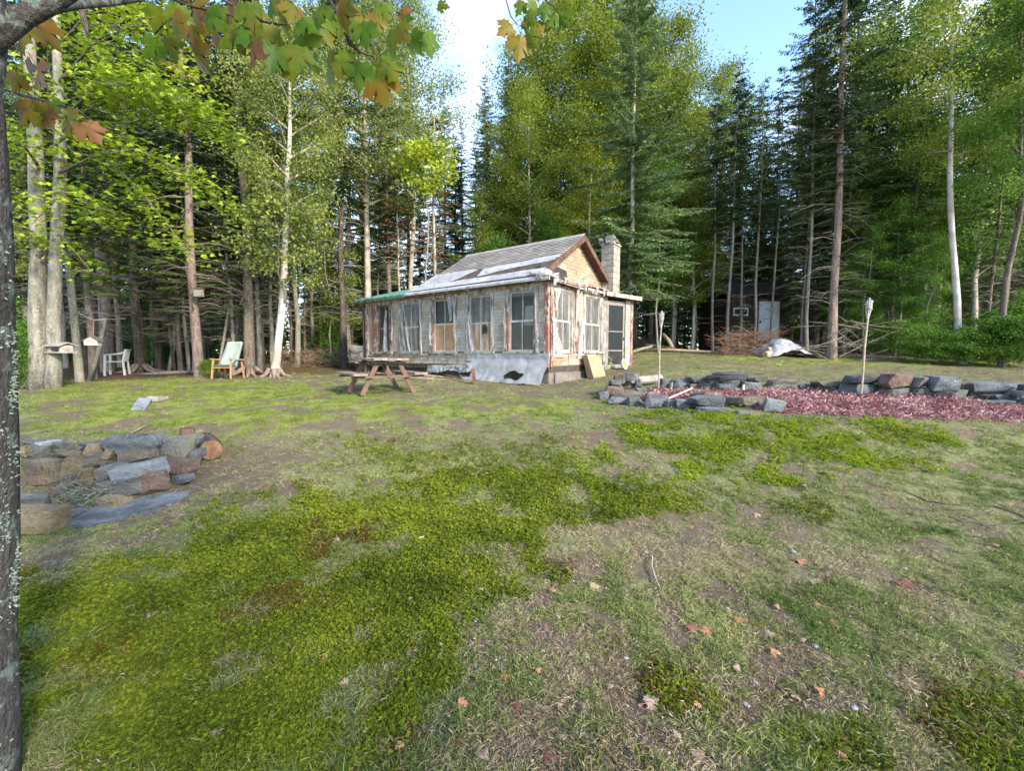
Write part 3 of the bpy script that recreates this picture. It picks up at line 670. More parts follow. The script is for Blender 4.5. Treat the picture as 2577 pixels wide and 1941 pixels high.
# jagged skirt of torn grey plastic under the siding, left part
def cloth(name, mname, fn, nu, nv, parent, smooth=True, hole=None):
    vs = []; fs = []
    for i in range(nu + 1):
        for j in range(nv + 1): vs.append(tuple(fn(i / nu, j / nv)))
    for i in range(nu):
        for j in range(nv):
            if hole and hole((i + .5) / nu, (j + .5) / nv): continue
            a = i * (nv + 1) + j; fs.append((a, a + nv + 1, a + nv + 2, a + 1))
    b = MB(); b.add(vs, fs); return b.build(name, M[mname], parent, smooth=smooth)
def nz(x, y, s=0): return float(vnoise(np.array(x), np.array(y), s)) - .5
def skirt(u, v):
    a = .1 + u * 4.3; z = 1.62 - v * .42 - (.30 * v * v if a < 2.9 else 0); z = 1.60 - v * (.36 if a > 2.7 else .36)
    out_ = .05 + .03 * nz(a * 5, v * 4, 3) + .05 * v
    return Vector(fL(a, out_, z + .05 * nz(a * 4, 9, 2) * v))
def sheet(u, v):       # the big sheet: from the belt down and out over the ground
    a = -.06 + u * 2.75; out_ = .06 + .02 * abs(nz(a * 6, v * 3, 7)) + max(0, v - .18) ** 1.2 * .62 + .10 * nz(a * 2.2, v * 3.4, 11) * v + .05 * nz(a * 7, v * 6, 12) * v
    z = ZS - .06 - v * .80
    p = Vector(fL(a, out_, z)); g_ = Hs(p.x, p.y) + .015 + .03 * abs(nz(a * 5, v * 5, 4))
    if p.z < g_: p.z = g_
    return p
def hol(u, v): return (((u - .33) / .115) ** 2 + ((v - .70) / .13 + .25 * math.sin(u * 40)) ** 2 < 1) or (u > .96 - .03 * math.sin(v * 30) and v > .25) or (v > .95 + .10 * nz(u * 11, 2, 6)) or (u > .80 and .55 < v < .8 and nz(u * 26, v * 9, 6) > -.1)
cloth('plastic_sheet', 'film_sheet', sheet, 90, 60, cabin, hole=hol)
def skirt2(u, v):
    a = 2.55 + u * 1.9; z = ZB + .02 - v * (.20 + .12 * nz(a * 4, 3, 9) + .05 * nz(a * 13, 3, 9)); return Vector(fL(a, .01 + .06 * nz(a * 6, v * 3, 5) + .05 * v, z - .06 * (u - .2)))
cloth('plastic_skirt', 'film_torn', skirt2, 40, 8, cabin)
b = MB()
for k in range(5):
    a0 = .5 + k * .5; p = Vector(fL(a0, .30, Hs(*Vector(fL(a0, .3, 0))[:2]) + .03)); q = Vector(fL(a0 + .8, .15 + .05 * k, Hs(*Vector(fL(a0 + .8, .2, 0))[:2]) + .12)); b.bar(p, q, .09, .03)
b.build('batten', M['wood_brown'], cabin)
# films hanging in the windows
def filmw(k, a0, a1, z0, z1, skew=0.0, amp=.03, name='plastic_film', m_='film_window', o0=.045):
    fr = fL if k in 'abcde' else fR
    def fn(u, v):
        a = a0 + (a1 - a0) * u + skew * v * (1 - u); z = z1 - (z1 - z0) * v
        fold = amp * math.sin((u * 5 + v * skew * 6) * 6.28) * (.3 + abs(nz(u * 4, v * 3, hash(k) % 7))) + .02 * nz(u * 13, v * 9, 3)
        return Vector(fr(a, o0 + fold + .02, z))
    cloth(name, m_, fn, 28, 26, wins[k])
for k in 'bd':
    a0, a1 = [(x, y) for x, y, kk in spans if kk == k][0]; filmw(k, a0 + .02, a1 - .02, ZS + .02, ZH - .03, .12)
a0, a1 = [(x, y) for x, y, kk in spans if kk == 'e'][0]; filmw('e', a0 + .04, a1 - .05, ZH - .22, ZH - .02, 0, .02)
for a0, a1, k in RS: filmw(k, a0 + .03, a1 - .04, ZS + .02, ZH - .03, .0, .012)
def rag(k, a, z1, z0, w0, w1, sk=0, m_='film_torn', out_=.06):
    """a torn strip hanging down, wide w0 at the top and w1 at the foot"""
    fr = fL if k in 'abcde' else fR; sd_ = rnd.random() * 9
    def fn(u, v):
        wv = w0 + (w1 - w0) * v; return Vector(fr(a + sk * v + (u - .5) * wv + .03 * nz(v * 4, sd_), out_ + .03 * math.sin(u * 9 + v * 3) + .04 * nz(u * 3, v * 5, int(sd_)), z1 - (z1 - z0) * v))
    cloth('torn_plastic', m_, fn, 6, 16, wins[k])
sp_ = {k: (x, y) for x, y, k in spans}; sp_.update({k: (x, y) for x, y, k in RS})
rag('a', sp_['a'][0] + .25, ZH - .25, ZS - .03, .04, .45, .12); rag('c', sp_['c'][0] + .20, ZH - .02, ZH - .75, .30, .06, -.02); rag('c', sp_['c'][0] + .02, ZH, ZS - .1, .12, .05, -.02)
rag('b', sp_['b'][1] - .3, ZH - .05, ZS, .05, .07, -.28); rag('b', sp_['b'][1] - .15, ZH - .25, ZS - .02, .06, .08, -.22); rag('b', sp_['b'][0] + .0, ZH, ZS - .1, .10, .06, -.04)
rag('d', sp_['d'][1] - .16, ZH - .5, ZS + .02, .06, .34, -.12); rag('d', sp_['d'][1] - .1, ZH - .05, ZS + .1, .08, .12, 0)
rag('e', sp_['e'][0] - .02, ZS + .3, ZS - .05, .06, .2, 0); rag('e', sp_['e'][0] + .02, ZH - .05, ZS, .07, .05, 0); rag('e', sp_['e'][1] - .05, ZH - .1, ZS + .1, .05, .06, .02)
rag('c', sp_['c'][1] - .03, ZH - .1, ZS + .2, .05, .07, .02); rag('a', sp_['a'][0] - .08, ZH - .1, ZS + .4, .05, .05, .05)
rag('f', sp_['f'][0] - .16, ZS + .75, ZS - .15, .08, .75, .30); rag('f', sp_['f'][0] - .15, ZH - .8, ZS + .4, .22, .2, .05); rag('f', sp_['f'][0] + .05, ZH - .05, ZH - .6, .3, .05, -.1)
rag('g', sp_['g'][0] - .22, ZS + .9, ZS - .2, .18, .40, 0); rag('g', sp_['g'][0] - .1, ZH - .7, ZS + .5, .25, .3, 0); rag('g', sp_['g'][1] + .04, ZH - .3, ZS + .9, .05, .08, 0); rag('g', sp_['g'][1] + .02, ZS + .6, ZS + .1, .1, .2, 0); rag('g', sp_['g'][1] - .25, ZH, ZH - .3, .4, .1, 0)
a = sL(1226); zz_ = ZS + .60
b = MB(); b.prism([fL(a + x_, .10, zz_ + y_) for x_, y_ in ((.10, -.10), (.085, .13), (.05, .16), (.03, .05), (.01, .15), (-.03, .17), (-.05, .08), (-.08, .12), (-.10, -.02), (-.085, -.13), (-.04, -.06), (-.02, -.15), (.02, -.04), (.06, -.14))], (.006 * NL)); b.build('black_patch', M['black'], wins['d'])
# leaning trim stick in front of the fourth wall bay and on the side
b = MB(); b.bar(fR(sR(1441) - .02, .10, ZS - .02), fR(sR(1441) + .03, .14, ZE - .05), .07, .04); b.build('loose_trim', M['trim_white'], cabin)
b = MB(); b.bar(fR(sR(1443) + .10, .05, ZS), fR(sR(1443) + .08, .06, ZH), .10, .03); b.build('loose_trim', M['trim_red'], cabin)
b = MB(); b.bar(fL(sL(942), .18, 1.48), fL(sL(983), .06, 1.68), .06, .03); b.build('loose_board', M['bark_spruce'], cabin)
# ---- main roof
ZR = 1.6 + 3.43; SLP = .62; S0 = 2.24; RT0 = .22; RT1 = 4.78     # ridge height, slope, ridge place along the side wall, ends
def fro(t_, q, up=0.0):
    """roof surface point: t_ back along the front wall, q down from the ridge towards the front (negative: towards the rear)"""
    z = ZR - abs(q) * SLP; return Vector(fL(t_, -(S0 - q), z + up))
sl_ = math.sqrt(1 + SLP * SLP)
def slab(name, mname, t0, t1, q0, q1, th0, th1, parent=cabin):
    b = MB(); P = [fro(t0, q0, th0), fro(t1, q0, th0), fro(t1, q1, th0), fro(t0, q1, th0)]
    b.prism(P, (0, 0, th1 - th0)); return b.build(name, M[mname], parent)
roof = slab('roof', 'felt_brown', RT0, RT1, 0, 2.38, -.08, -.01)
slab('rear_slope', 'shingle_c', RT0, RT1, 0, -2.55, -.08, -.01, roof)
QK = 1.42                                          # shingles down to here, roll roofing below
rows = 11; rh = QK / rows
shm = {}
for j in range(rows):
    q0 = j * rh; t0 = RT0 - .02 + (j % 2) * .14 - .14
    while t0 < RT1:
        wv = .30; a0 = max(t0, RT0 - .02); a1 = min(t0 + wv - .006, RT1 + .02)
        if a1 - a0 > .05:
            ky = rnd.choice(['shingle', 'shingle', 'shingle_b', 'shingle_c'])
            key = (ky, round(a1 - a0, 2))
            if key not in shm:
                b = MB(); wl_ = a1 - a0; hl = rh * sl_ * 1.25
                b.add([(0, 0, .0), (wl_, 0, 0), (wl_, -hl, .022), (0, -hl, .022), (0, 0, -.006), (wl_, 0, -.006), (wl_, -hl, .004), (0, -hl, .004)], [(0, 3, 2, 1), (4, 5, 6, 7), (0, 1, 5, 4), (1, 2, 6, 5), (2, 3, 7, 6), (3, 0, 4, 7)])
                shm[key] = b.mesh('shingle', M[ky])
            # local x along the ridge, local -y down the slope
            X = DL; Yv = -(fro(0, 1) - fro(0, 0)).normalized(); Z = X.cross(Yv)
            if Z.z < 0: X = -DL; Z = X.cross(Yv); org = fro(a1, q0, .004)
            else: org = fro(a0, q0, .004)
            o = obj('shingle', shm[key], roof); mt = Matrix((X, Yv, Z)).transposed().to_4x4(); mt.translation = org - rootloc(roof) + Vector((0, 0, rnd.uniform(0, .004))); o.matrix_local = mt
        t0 += wv
b = MB(); b.prism([fro(RT0 - .03, 0, .045), fro(RT1 + .03, 0, .045), fro(RT1 + .03, .14, .025), fro(RT0 - .03, .14, .025)], (0, 0, -.012)); b.build('ridge_cap', M['shingle_b'], roof)
# torn roll roofing: grey sheets over black felt, each with its own ragged outline
slab('felt', 'felt_brown', RT0 - .02, 4.9, QK - .02, 2.45, .0, .012, roof)
def rollpatch(pts, up, m_='roll_grey'):
    P = [fro(t_, q, up) for t_, q in pts]; b = MB(); b.prism(P, (0, 0, .010)); b.build('roll_roofing', M[m_], roof)
def rag_line(t0, q0, t1, q1, n, am):
    return [(t0 + (t1 - t0) * i / n, q0 + (q1 - q0) * i / n + rnd.uniform(-am, am)) for i in range(n + 1)]
rollpatch([(RT1 + .12, 1.38)] + rag_line(RT1 + .1, 1.40, 3.25, 1.42, 6, .015) + rag_line(3.0, 1.55, 3.5, 2.05, 4, .05) + rag_line(3.5, 2.10, 4.95, 2.2, 5, .02), .022)
rollpatch(rag_line(2.75, 1.50, .24, 1.30, 8, .02) + rag_line(.24, 1.62, 1.3, 1.72, 5, .03) + rag_line(1.4, 1.75, 2.6, 2.02, 4, .03), .024)
rollpatch(rag_line(5.0, 2.16, .22, 2.06, 14, .03) + [(.2, 2.42), (5.1, 2.46)], .026)
slab('roof_extension', 'roll_grey', RT0 - .0, 5.15, 2.40, 2.56, -.05, .0, roof)
# barge boards and gable
def barge(q0, q1, t_=RT0, wd=.17, m_='wood_brown'):
    b = MB(); P = [fro(t_, q0, -.005), fro(t_, q1, -.005), fro(t_, q1, -.005 - wd), fro(t_, q0, -.005 - wd)]; b.prism(P, -DL * .045); return b.build('barge_board', M[m_], cabin)
barge(0, 2.15); barge(0, -2.5)
b = MB(); b.prism([fro(RT0 + .22, 0, -.1), fro(RT0 + .22, 2.1, -.1), fro(RT0 + .22, 2.1, -.13), fro(RT0 + .22, 0, -.13)], -DL * .22); b.build('soffit', M['wood_brown'], cabin)
b = MB(); b.prism([fro(RT0 + .22, 0, -.1), fro(RT0 + .22, -2.4, -.1), fro(RT0 + .22, -2.4, -.13), fro(RT0 + .22, 0, -.13)], -DL * .22); b.build('soffit', M['wood_brown'], cabin)
GT = RT0 + .22
b = MB(); b.prism([fro(GT, 0, -.08), fro(GT, 2.2, -.08), fL(GT, -(S0 - 2.2), 3.4), fL(GT, -(S0 + 2.4), 3.4), fro(GT, -2.4, -.08)], DL * .1); gable = b.build('gable_wall', M['mortar'], cabin)
b = MB(); b.prism([fro(RT1 - .1, 0, -.08), fro(RT1 - .1, 2.2, -.08), fL(RT1 - .1, -(S0 - 2.2), 3.4), fL(RT1 - .1, -(S0 + 2.4), 3.4), fro(RT1 - .1, -2.4, -.08)], -DL * .1); b.build('gable_wall', M['mortar'], cabin)
FG = frame(C0 + DL * GT, DR, NR)
z = 3.42; 
while z < ZR - .2:
    h = rnd.uniform(.075, .12); half = (ZR - .13 - z - h) / SLP
    a = max(.05, S0 - half); e_ = S0 + half
    while a < e_ - .05:
        wv = rnd.uniform(.18, .46); e = min(a + wv, e_)
        if e_ - e < .1: e = e_
        piece('siding_brick', rnd.choice(['siding_tan', 'siding_tan', 'siding_tan', 'siding_cream']), C0 + DL * GT, DR, NR, a + .004, e - .004, 0, rnd.uniform(.008, .018), z + .004, z + h - .004, gable); a = e
    z += h
b = MB(); b.prism([FG(.18, .026, 3.92), FG(.42, .026, 4.0), FG(1.55, .026, 3.93), FG(1.62, .026, 3.72), FG(1.78, .026, 3.55), FG(.3, .026, 3.5)], NR * .008); b.build('tar_paper', M['felt_black'], gable)
b = MB(); b.prism([FG(1.38 + .05 * math.cos(q), .024, 4.30 + .05 * math.sin(q)) for q in np.linspace(0, 5.6, 9)], NR * .006); b.build('vent_hole', M['black'], gable)
b = MB(); b.box(FG, 1.455, 1.475, .016, .026, 4.22, 4.5); b.box(FG, 1.5, 1.52, .016, .024, 3.6, 3.75); b.build('siding_seam', M['mortar'], gable)
# ---- porch roofs: green metal lean-to on the left, strip along the eave, ragged roof on the right side
b = MB(); nb = 46
for i in range(nb):
    a0 = 2.62 + (LW + .42 - 2.62) * i / nb; a1 = 2.62 + (LW + .42 - 2.62) * (i + 1) / nb; zz = .018 if i % 3 == 0 else 0.0
    q_ = -1.9 if a0 > 4.9 else -.25; zi = 4.05 if a0 > 4.9 else 3.60
    b.add([fL(a0, .22, 3.47 + zz), fL(a1, .22, 3.47 + zz), fL(a1, q_, zi + zz), fL(a0, q_, zi + zz), fL(a0, .22, 3.45), fL(a1, .22, 3.45), fL(a1, q_, zi - .02), fL(a0, q_, zi - .02)],
          [(0, 1, 2, 3), (7, 6, 5, 4), (0, 4, 5, 1), (1, 5, 6, 2), (2, 6, 7, 3), (3, 7, 4, 0)])
b.build('metal_roof', M['metal_green'], cabin)
b = MB(); b.box(fL, 2.6, LW + .40, .20, .235, 3.40, 3.455); b.build('drip_edge', M['metal_green'], cabin)
b = MB(); b.box(fL, 2.5, LW + .36, .03, .19, 3.36, 3.44); b.build('fascia', M['trim_mixed'], cabin)
b = MB()
for i in range(12):
    a0 = -.12 + 2.9 * i / 12; a1 = a0 + .25; dz0 = .02 * nz(i, 3); 
    b.add([fL(a0, .24, 3.47 + dz0), fL(a1, .24, 3.465 + dz0), fL(a1, -.28, 3.64), fL(a0, -.28, 3.64), fL(a0, .24, 3.43 + dz0), fL(a1, .24, 3.43 + dz0), fL(a1, -.28, 3.60), fL(a0, -.28, 3.60)], [(0, 1, 2, 3), (7, 6, 5, 4), (0, 4, 5, 1), (1, 5, 6, 2), (2, 6, 7, 3), (3, 7, 4, 0)])
b.build('eave_roofing', M['roll_grey'], cabin)
b = MB(); b.bar(fL(-.15, .21, 3.44), fL(2.7, .20, 3.43), .05, .09); b.build('fascia', M['board_old'], cabin)
b = MB(); n_ = 16
for i in range(n_):
    s0 = -.2 + 3.4 * i / n_; s1 = s0 + .2125; dz0 = -.05 * math.sin(s0 * 2) + .04 * nz(s0 * 4, 1)
    o0 = .22 + .06 * nz(s0 * 7, 2)
    b.add([fR(s0, o0, 3.46 + dz0), fR(s1, o0, 3.46 + dz0), fR(s1, -.46, 3.64), fR(s0, -.46, 3.64), fR(s0, o0, 3.43 + dz0), fR(s1, o0, 3.43 + dz0), fR(s1, -.46, 3.60), fR(s0, -.46, 3.60)], [(0, 1, 2, 3), (7, 6, 5, 4), (0, 4, 5, 1), (1, 5, 6, 2), (2, 6, 7, 3), (3, 7, 4, 0)])
M['shingle_red'] = pmat('shingle_red', (.20, .08, .07), (.36, .20, .18), 5, .9, .4, .01, c3=(.45, .42, .40), fine=14)
b.build('side_roofing', M['shingle_red'], cabin)
b = MB(); b.bar(fR(-.1, .19, 3.41), fR(1.6, .17, 3.38), .04, .08); b.bar(fR(1.7, .19, 3.39), fR(3.1, .18, 3.40), .04, .07); b.build('fascia', M['board_old'], cabin)
for k in range(6):
    a = -.1 + k * .55 + rnd.uniform(-.1, .1); rag('f' if k < 5 else 'g', a, 3.50 + .02 * rnd.random(), 3.50 - rnd.uniform(.12, .34), rnd.uniform(.15, .35), .03, rnd.uniform(-.1, .15), 'film_torn', .24)
def wad(u, v): 
    th = u * 6.28; ph = v * 3.14; r_ = .14 * (1 + .9 * nz(u * 5, v * 4, 8)); return Vector(fL(.02, .16, 3.53)) + Vector((math.cos(th) * math.sin(ph) * 1.4, math.sin(th) * math.sin(ph), math.cos(ph) * .8)) * r_
cloth('plastic_wad', 'film_torn', wad, 14, 9, cabin, smooth=False)
# ---- vestibule with the screen door
VW = 1.40; d0_, d1_ = sV(1523.0), sV(1567.5)
b = MB(); b.box(fV, d1_ + .07, VW, -.1, 0, 1.05, 3.40); b.box(fV, 0, VW, -.1, 0, 3.32, 3.40); vw = b.build('vestibule_wall', M['mortar'], cabin)
courses('siding_brick', ['siding_grey', 'siding_grey', 'siding_cream'], PV, DV, NV, d1_ + .075, VW - .09, 1.06, 3.32, hc=.10, wmin=.5, wmax=.9, parent=vw)
box1('corner_board', 'trim_red', fV, VW - .085, VW + .02, -.1, .03, 1.05, 3.40)
b = MB(); b.box(fV, VW - .07, VW + .0, -1.6, -.1, .95, 3.40); b.build('vestibule_side', M['mortar'], cabin)
b = MB(); b.box(fV, -.05, .14, -.05, .06, 1.05, 3.38); b.build('door_post', M['sash_dark'], cabin)
b = MB(); b.box(fV, .14, VW - .1, -2.4, -2.3, .9, 3.35); b.build('hall_wall', M['inside'], cabin)
dz0, dz1 = 1.06, 3.24; st_ = .085
b = MB(); b.box(fV, d0_, d0_ + st_, .0, .035, dz0, dz1); b.box(fV, d1_ - st_, d1_, 0, .035, dz0, dz1); b.box(fV, d0_ + st_, d1_ - st_, 0, .034, dz1 - .14, dz1)
b.box(fV, d0_ + st_, d1_ - st_, 0, .034, dz0, dz0 + .20); b.box(fV, d0_ + st_, d1_ - st_, .002, .032, dz0 + 1.22, dz0 + 1.25); door = b.build('door', M['sash_dark'], cabin)
box1('kick_panel', 'black', fV, d0_ + st_, d1_ - st_, .008, .024, dz0 + .20, dz0 + .62, parent=door); box1('door_rail', 'sash_dark', fV, d0_ + st_, d1_ - st_, .004, .033, dz0 + .62, dz0 + .66, parent=door)
b = MB(); b.box(fV, d0_ + st_ + .05, d1_ - st_ - .05, -.03, -.02, dz0 + .66, dz1 - .14); 
b = MB(); b.box(fV, d0_ + st_, d1_ - st_, .010, .014, dz0 + .66, dz1 - .14); b.build('screen', M['screen'], door)
b = MB(); b.box(fV, d1_ - .06, d1_ - .03, .035, .07, dz0 + .98, dz0 + 1.05); b.build('handle', M['black'], door)
box1('back_door', 'wood_brown', fV, .45, 1.0, -.9, -.85, 1.5, 3.1); box1('threshold', 'board_old', fV, d0_, d1_, .0, .15, 1.0, 1.05)
b = MB(); b.prism([fV(-.14, .24, 3.40), fV(VW + .16, .22, 3.36), fV(VW + .16, -2.2, 3.62), fV(-.75, -2.2, 3.66), fV(-.45, -.3, 3.5)], (0, 0, .05)); b.build('vestibule_roof', M['felt_brown'], cabin)
b = MB(); b.bar(fV(-.14, .255, 3.395), fV(VW + .17, .235, 3.355), .035, .12); b.build('fascia', M['board_old'], cabin)
b = MB(); b.prism([fV(VW + .05, -.2, 3.02), fV(VW + .32, -.25, 2.93), fV(VW + .32, -1.4, 2.95), fV(VW + .05, -1.4, 3.08)], (0, 0, .04)); b.build('side_awning', M['shingle_red'], cabin)
# ---- concrete block chimney
CH = (3.22, 14.10); fC = frame(Vector((CH[0], CH[1], 0)), Vector((-.8, .6, 0)), Vector((-.6, -.8, 0)))
chim = empty('chimney_core', (0, 0, 0)); bpy.data.objects.remove(chim)
b = MB(); b.box(fC, .012, .408, -.488, -.012, 3.3, 5.08); chimney = b.build('chimney', M['mortar'], cabin)
z = 3.42; j = 0
while z < 5.05:
    h = .195
    for (aa0, aa1, oo0, oo1) in (((0, .20, -.02, 0), (.205, .42, -.02, 0), (0, .02, -.24, -.02), (0, .02, -.5, -.245)) if j % 2 else ((0, .42, -.02, 0), (0, .02, -.5, -.02))):
        piece('block', rnd.choice(['concrete', 'concrete_b', 'concrete']), Vector((CH[0], CH[1], 0)), Vector((-.8, .6, 0)), Vector((-.6, -.8, 0)), aa0 + .002, aa1, oo0, oo1 + .004 * rnd.random(), z + .006, z + h - .005, chimney)
    z += h; j += 1
box1('chimney_cap', 'concrete', fC, -.03, .45, -.53, .03, 5.06, 5.10, parent=chimney)
# ------------------------------------------------------------ stones
def stone_mesh(seed, flat=False):
    r_ = random.Random(seed); bm = bmesh.new()
    for sx in (-1, 1):
        for sy in (-1, 1):
            for sz in (-1, 1):
                bm.verts.new((sx * .5 * r_.uniform(.45, 1), sy * .5 * r_.uniform(.5, 1), sz * .5 * (r_.uniform(.45, 1) if flat else r_.uniform(.45, 1))))
    for k in range(8):
        a = r_.random() * 6.28; z = r_.uniform(-.3, .3); e = .5 * math.sqrt(max(.0, 1 - (z * 1.2) ** 2 * .35))
        bm.verts.new((math.cos(a) * e, math.sin(a) * e, z))
    bmesh.ops.convex_hull(bm, input=bm.verts)
    for v in [v for v in bm.verts if not v.link_faces]: bm.verts.remove(v)
    bmesh.ops.recalc_face_normals(bm, faces=bm.faces)
    if not flat: bmesh.ops.bevel(bm, geom=list(bm.edges), offset=.015, segments=1, affect='EDGES')
    me = bpy.data.meshes.new('stone'); bm.to_mesh(me); bm.free(); me.materials.append(M['s'])
    # fit to a unit box
    P = np.array([v.co[:] for v in me.vertices]); lo = P.min(0); hi = P.max(0); P = (P - (lo + hi) / 2) / (hi - lo)
    me.vertices.foreach_set('co', P.ravel()); return me
STM = [stone_mesh(i) for i in range(14)]; STF = [stone_mesh(50 + i, True) for i in range(12)]
def put_stone(parent, x0, y0, x1, y1, mk_, d, name='stone', flat=None, th=None, tilt=None, grow=1.06):
    wd = (x1 - x0) / F * d * grow; ht = (y1 - y0) / F * d * grow
    flat = (wd / max(ht, .01) > 1.45) if flat is None else flat
    me = rnd.choice(STF if flat else STM); th = th or max(.16, min(.42, wd * rnd.uniform(.55, .85)))
    c = W((x0 + x1) / 2, (y0 + y1) / 2, d); c.y += th * .35; c.x += (c.x / c.y) * th * .35
    return obj(name, me, parent, c - (rootloc(parent) if parent else Vector()), (rnd.uniform(-.08, .08), tilt if tilt is not None else rnd.uniform(-.05, .05), rnd.uniform(-.35, .35)), (wd, th, ht), M[mk_])
Z3 = lambda b_: (1480 + b_[0] * .2622, 880 + b_[1] * .2622, 1480 + b_[2] * .2622, 880 + b_[3] * .2622)
Z4 = lambda b_: (2020 + b_[0] * .2518, 860 + b_[1] * .2518, 2020 + b_[2] * .2518, 860 + b_[3] * .2518)
Z5 = lambda b_: (b_[0] * .2712, 1040 + b_[1] * .2712, b_[2] * .2712, 1040 + b_[3] * .2712)
bed = empty('dry_stone_wall', tuple(G(1900, 990)), 'long low dry stone wall of slate slabs and boulders round the red mulch bed', 'stone wall')
back = [(940, 260, 1155, 335, 'g'), (965, 330, 1075, 380, 'b'), (1075, 320, 1220, 380, 'g'), (1155, 285, 1270, 330, 'g'), (1265, 285, 1440, 345, 's'), (1225, 330, 1440, 392, 's'),
        (1155, 242, 1515, 292, 'd'), (1205, 222, 1475, 243, 'd'), (1440, 300, 1660, 392, 's'), (1520, 265, 1700, 310, 'g'), (1705, 280, 1990, 350, 'b'), (1665, 335, 1990, 402, 'b'), (1995, 330, 2210, 412, 'g'),
        (800, 295, 960, 385, 's'), (690, 275, 790, 380, 'g')]
r4 = [(120, 400, 385, 460, 'b'), (155, 455, 445, 530, 'b'), (400, 335, 820, 425, 'd'), (395, 415, 770, 530, 's'), (765, 325, 1060, 475, 'r'), (765, 470, 1040, 568, 'g'), (1060, 340, 1290, 462, 'g'), (1055, 460, 1310, 563, 'g'),
      (1285, 345, 1550, 495, 's'), (1310, 488, 1615, 575, 'g'), (1560, 420, 1640, 490, 't'), (1630, 405, 2160, 500, 's'), (1640, 460, 2110, 530, 's'), (1610, 505, 1790, 585, 'b'), (1790, 525, 2212, 600, 's'), (1625, 590, 2130, 655, 's'), (2120, 490, 2290, 560, 's'), (2180, 430, 2300, 500, 'd'), (2200, 560, 2330, 640, 'g')]
bl = lambda px: np.interp(px, [1640, 1990, 2100, 2290, 2430, 2577], [982, 984, 992, 1002, 1007, 1026])
for q in back + r4:
    bx = (Z3 if q in back else Z4)(q[:4]); d = G((bx[0] + bx[2]) / 2, bl((bx[0] + bx[2]) / 2)).y
    if q in r4 and q[1] > 580: d -= .25
    put_stone(bed, *bx, q[4], d)
ring = [(340, 225, 480, 300, 'g', 440), (245, 240, 375, 330, 'b', 450), (360, 238, 450, 345, 'l', 420), (445, 290, 515, 368, 's', 430), (320, 320, 455, 385, 'b', 430), (155, 345, 335, 450, 'p', 470), (200, 290, 320, 350, 'g', 460), (100, 400, 200, 490, 's', 490),
        (185, 460, 360, 530, 's', 530), (230, 415, 505, 470, 'b', 490), (375, 455, 520, 545, 's', 545), (540, 450, 760, 575, 's', 575), (725, 485, 845, 565, 's', 565), (845, 470, 995, 580, 's', 580), (985, 455, 1300, 555, 's', 600), (1020, 550, 1300, 625, 's', 625),
        (1325, 455, 1660, 565, 'b', 565), (1690, 480, 1880, 610, 'l', 610), (1405, 590, 1550, 642, 'g', 640), (550, 425, 680, 490, 'b', 500), (1010, 410, 1260, 465, 'b', 500), (450, 370, 560, 410, 'g', 440)]
for q in ring:
    bx = Z3(q[:4]); d = G((bx[0] + bx[2]) / 2, 880 + q[5] * .2622).y; put_stone(bed, *bx, q[4], d, tilt=(.15 if q[4] == 'l' and q[0] < 500 else None))
# fire place pile on the left
pile = empty('stone_pile', tuple(G(330, 1240)), 'fire pit of piled slate and brown fieldstones beside the lichened trunk', 'stone pile')
pl = [(235, 262, 390, 300, 's'), (240, 290, 330, 440, 't'), (315, 290, 460, 400, 'g'), (390, 270, 500, 345, 'w'), (330, 385, 545, 430, 'g'), (545, 355, 800, 430, 'b'), (520, 275, 640, 345, 'g'), (630, 285, 810, 360, 'b'), (820, 285, 965, 395, 't'), (770, 280, 965, 315, 's'),
      (960, 205, 1330, 325, 's'), (1050, 240, 1515, 395, 's', -.18), (985, 325, 1085, 450, 't'), (235, 425, 600, 600, 'b'), (240, 575, 640, 690, 'o'), (605, 420, 920, 660, 't', .25), (795, 380, 1000, 490, 'b'), (965, 440, 1060, 520, 'b'), (1085, 345, 1440, 470, 'b', -.15),
      (1220, 365, 1440, 490, 'w'), (1430, 215, 1790, 435, 'y'), (1780, 345, 1880, 435, 'g'), (915, 455, 1235, 635, 'g', -.25), (1070, 450, 1555, 650, 'l', -.22), (1535, 430, 1830, 580, 'r'), (1590, 565, 1795, 665, 's'), (865, 615, 1400, 790, 'g', -.1), (1250, 560, 1590, 790, 'r', -.5),
      (1730, 205, 1900, 290, 's'), (890, 790, 1200, 890, 't'), (600, 930, 790, 1000, 's'), (235, 640, 285, 725, 'g'), (600, 560, 780, 700, 'b'), (250, 690, 420, 760, 'b')]
for q in pl:
    bx = Z5(q[:4]); pc = (bx[0] + bx[2]) / 2; yb = q[3]
    yb2 = 795 - (795 - yb) * .36 if pc > 230 else 700 - (700 - yb) * .36
    if pc > 400: yb2 = 720 - (720 - yb) * .36
    if yb > 780: yb2 = yb
    d = G(pc, 1040 + yb2 * .2712).y + rnd.uniform(-.04, .06); put_stone(pile, *bx, q[4], d, tilt=q[5] if len(q) > 5 else rnd.uniform(-.12, .1), grow=1.0, th=rnd.uniform(.14, .26))
for q in [(100, 905, 565, 1140, 't'), (120, 750, 430, 1010, 'g'), (60, 760, 240, 960, 'b')]:
    bx = Z5(q[:4]); d = G(bx[2] - 30, 1040 + q[3] * .2712).y; put_stone(pile, *bx, q[4], d, tilt=.0, flat=False)
sv = [G(x_ * .2712, 1040 + y_ * .2712) for x_, y_ in [(600, 1085), (800, 1085), (1100, 1020), (1300, 950), (1560, 880), (1760, 800), (1740, 770), (1500, 790), (1240, 830), (1020, 870), (900, 910), (720, 1010)]]
b = MB(); b.prism([p + Vector((0, 0, .045 - .004 * (i % 3))) for i, p in enumerate(sv)], (0, 0, -.09)); slb = b.build('slate_slab', M['s'], None, loc=tuple(sv[0])); tag(slb, 'long flat blue-grey slate slab lying in front of the fire pit', 'slab')
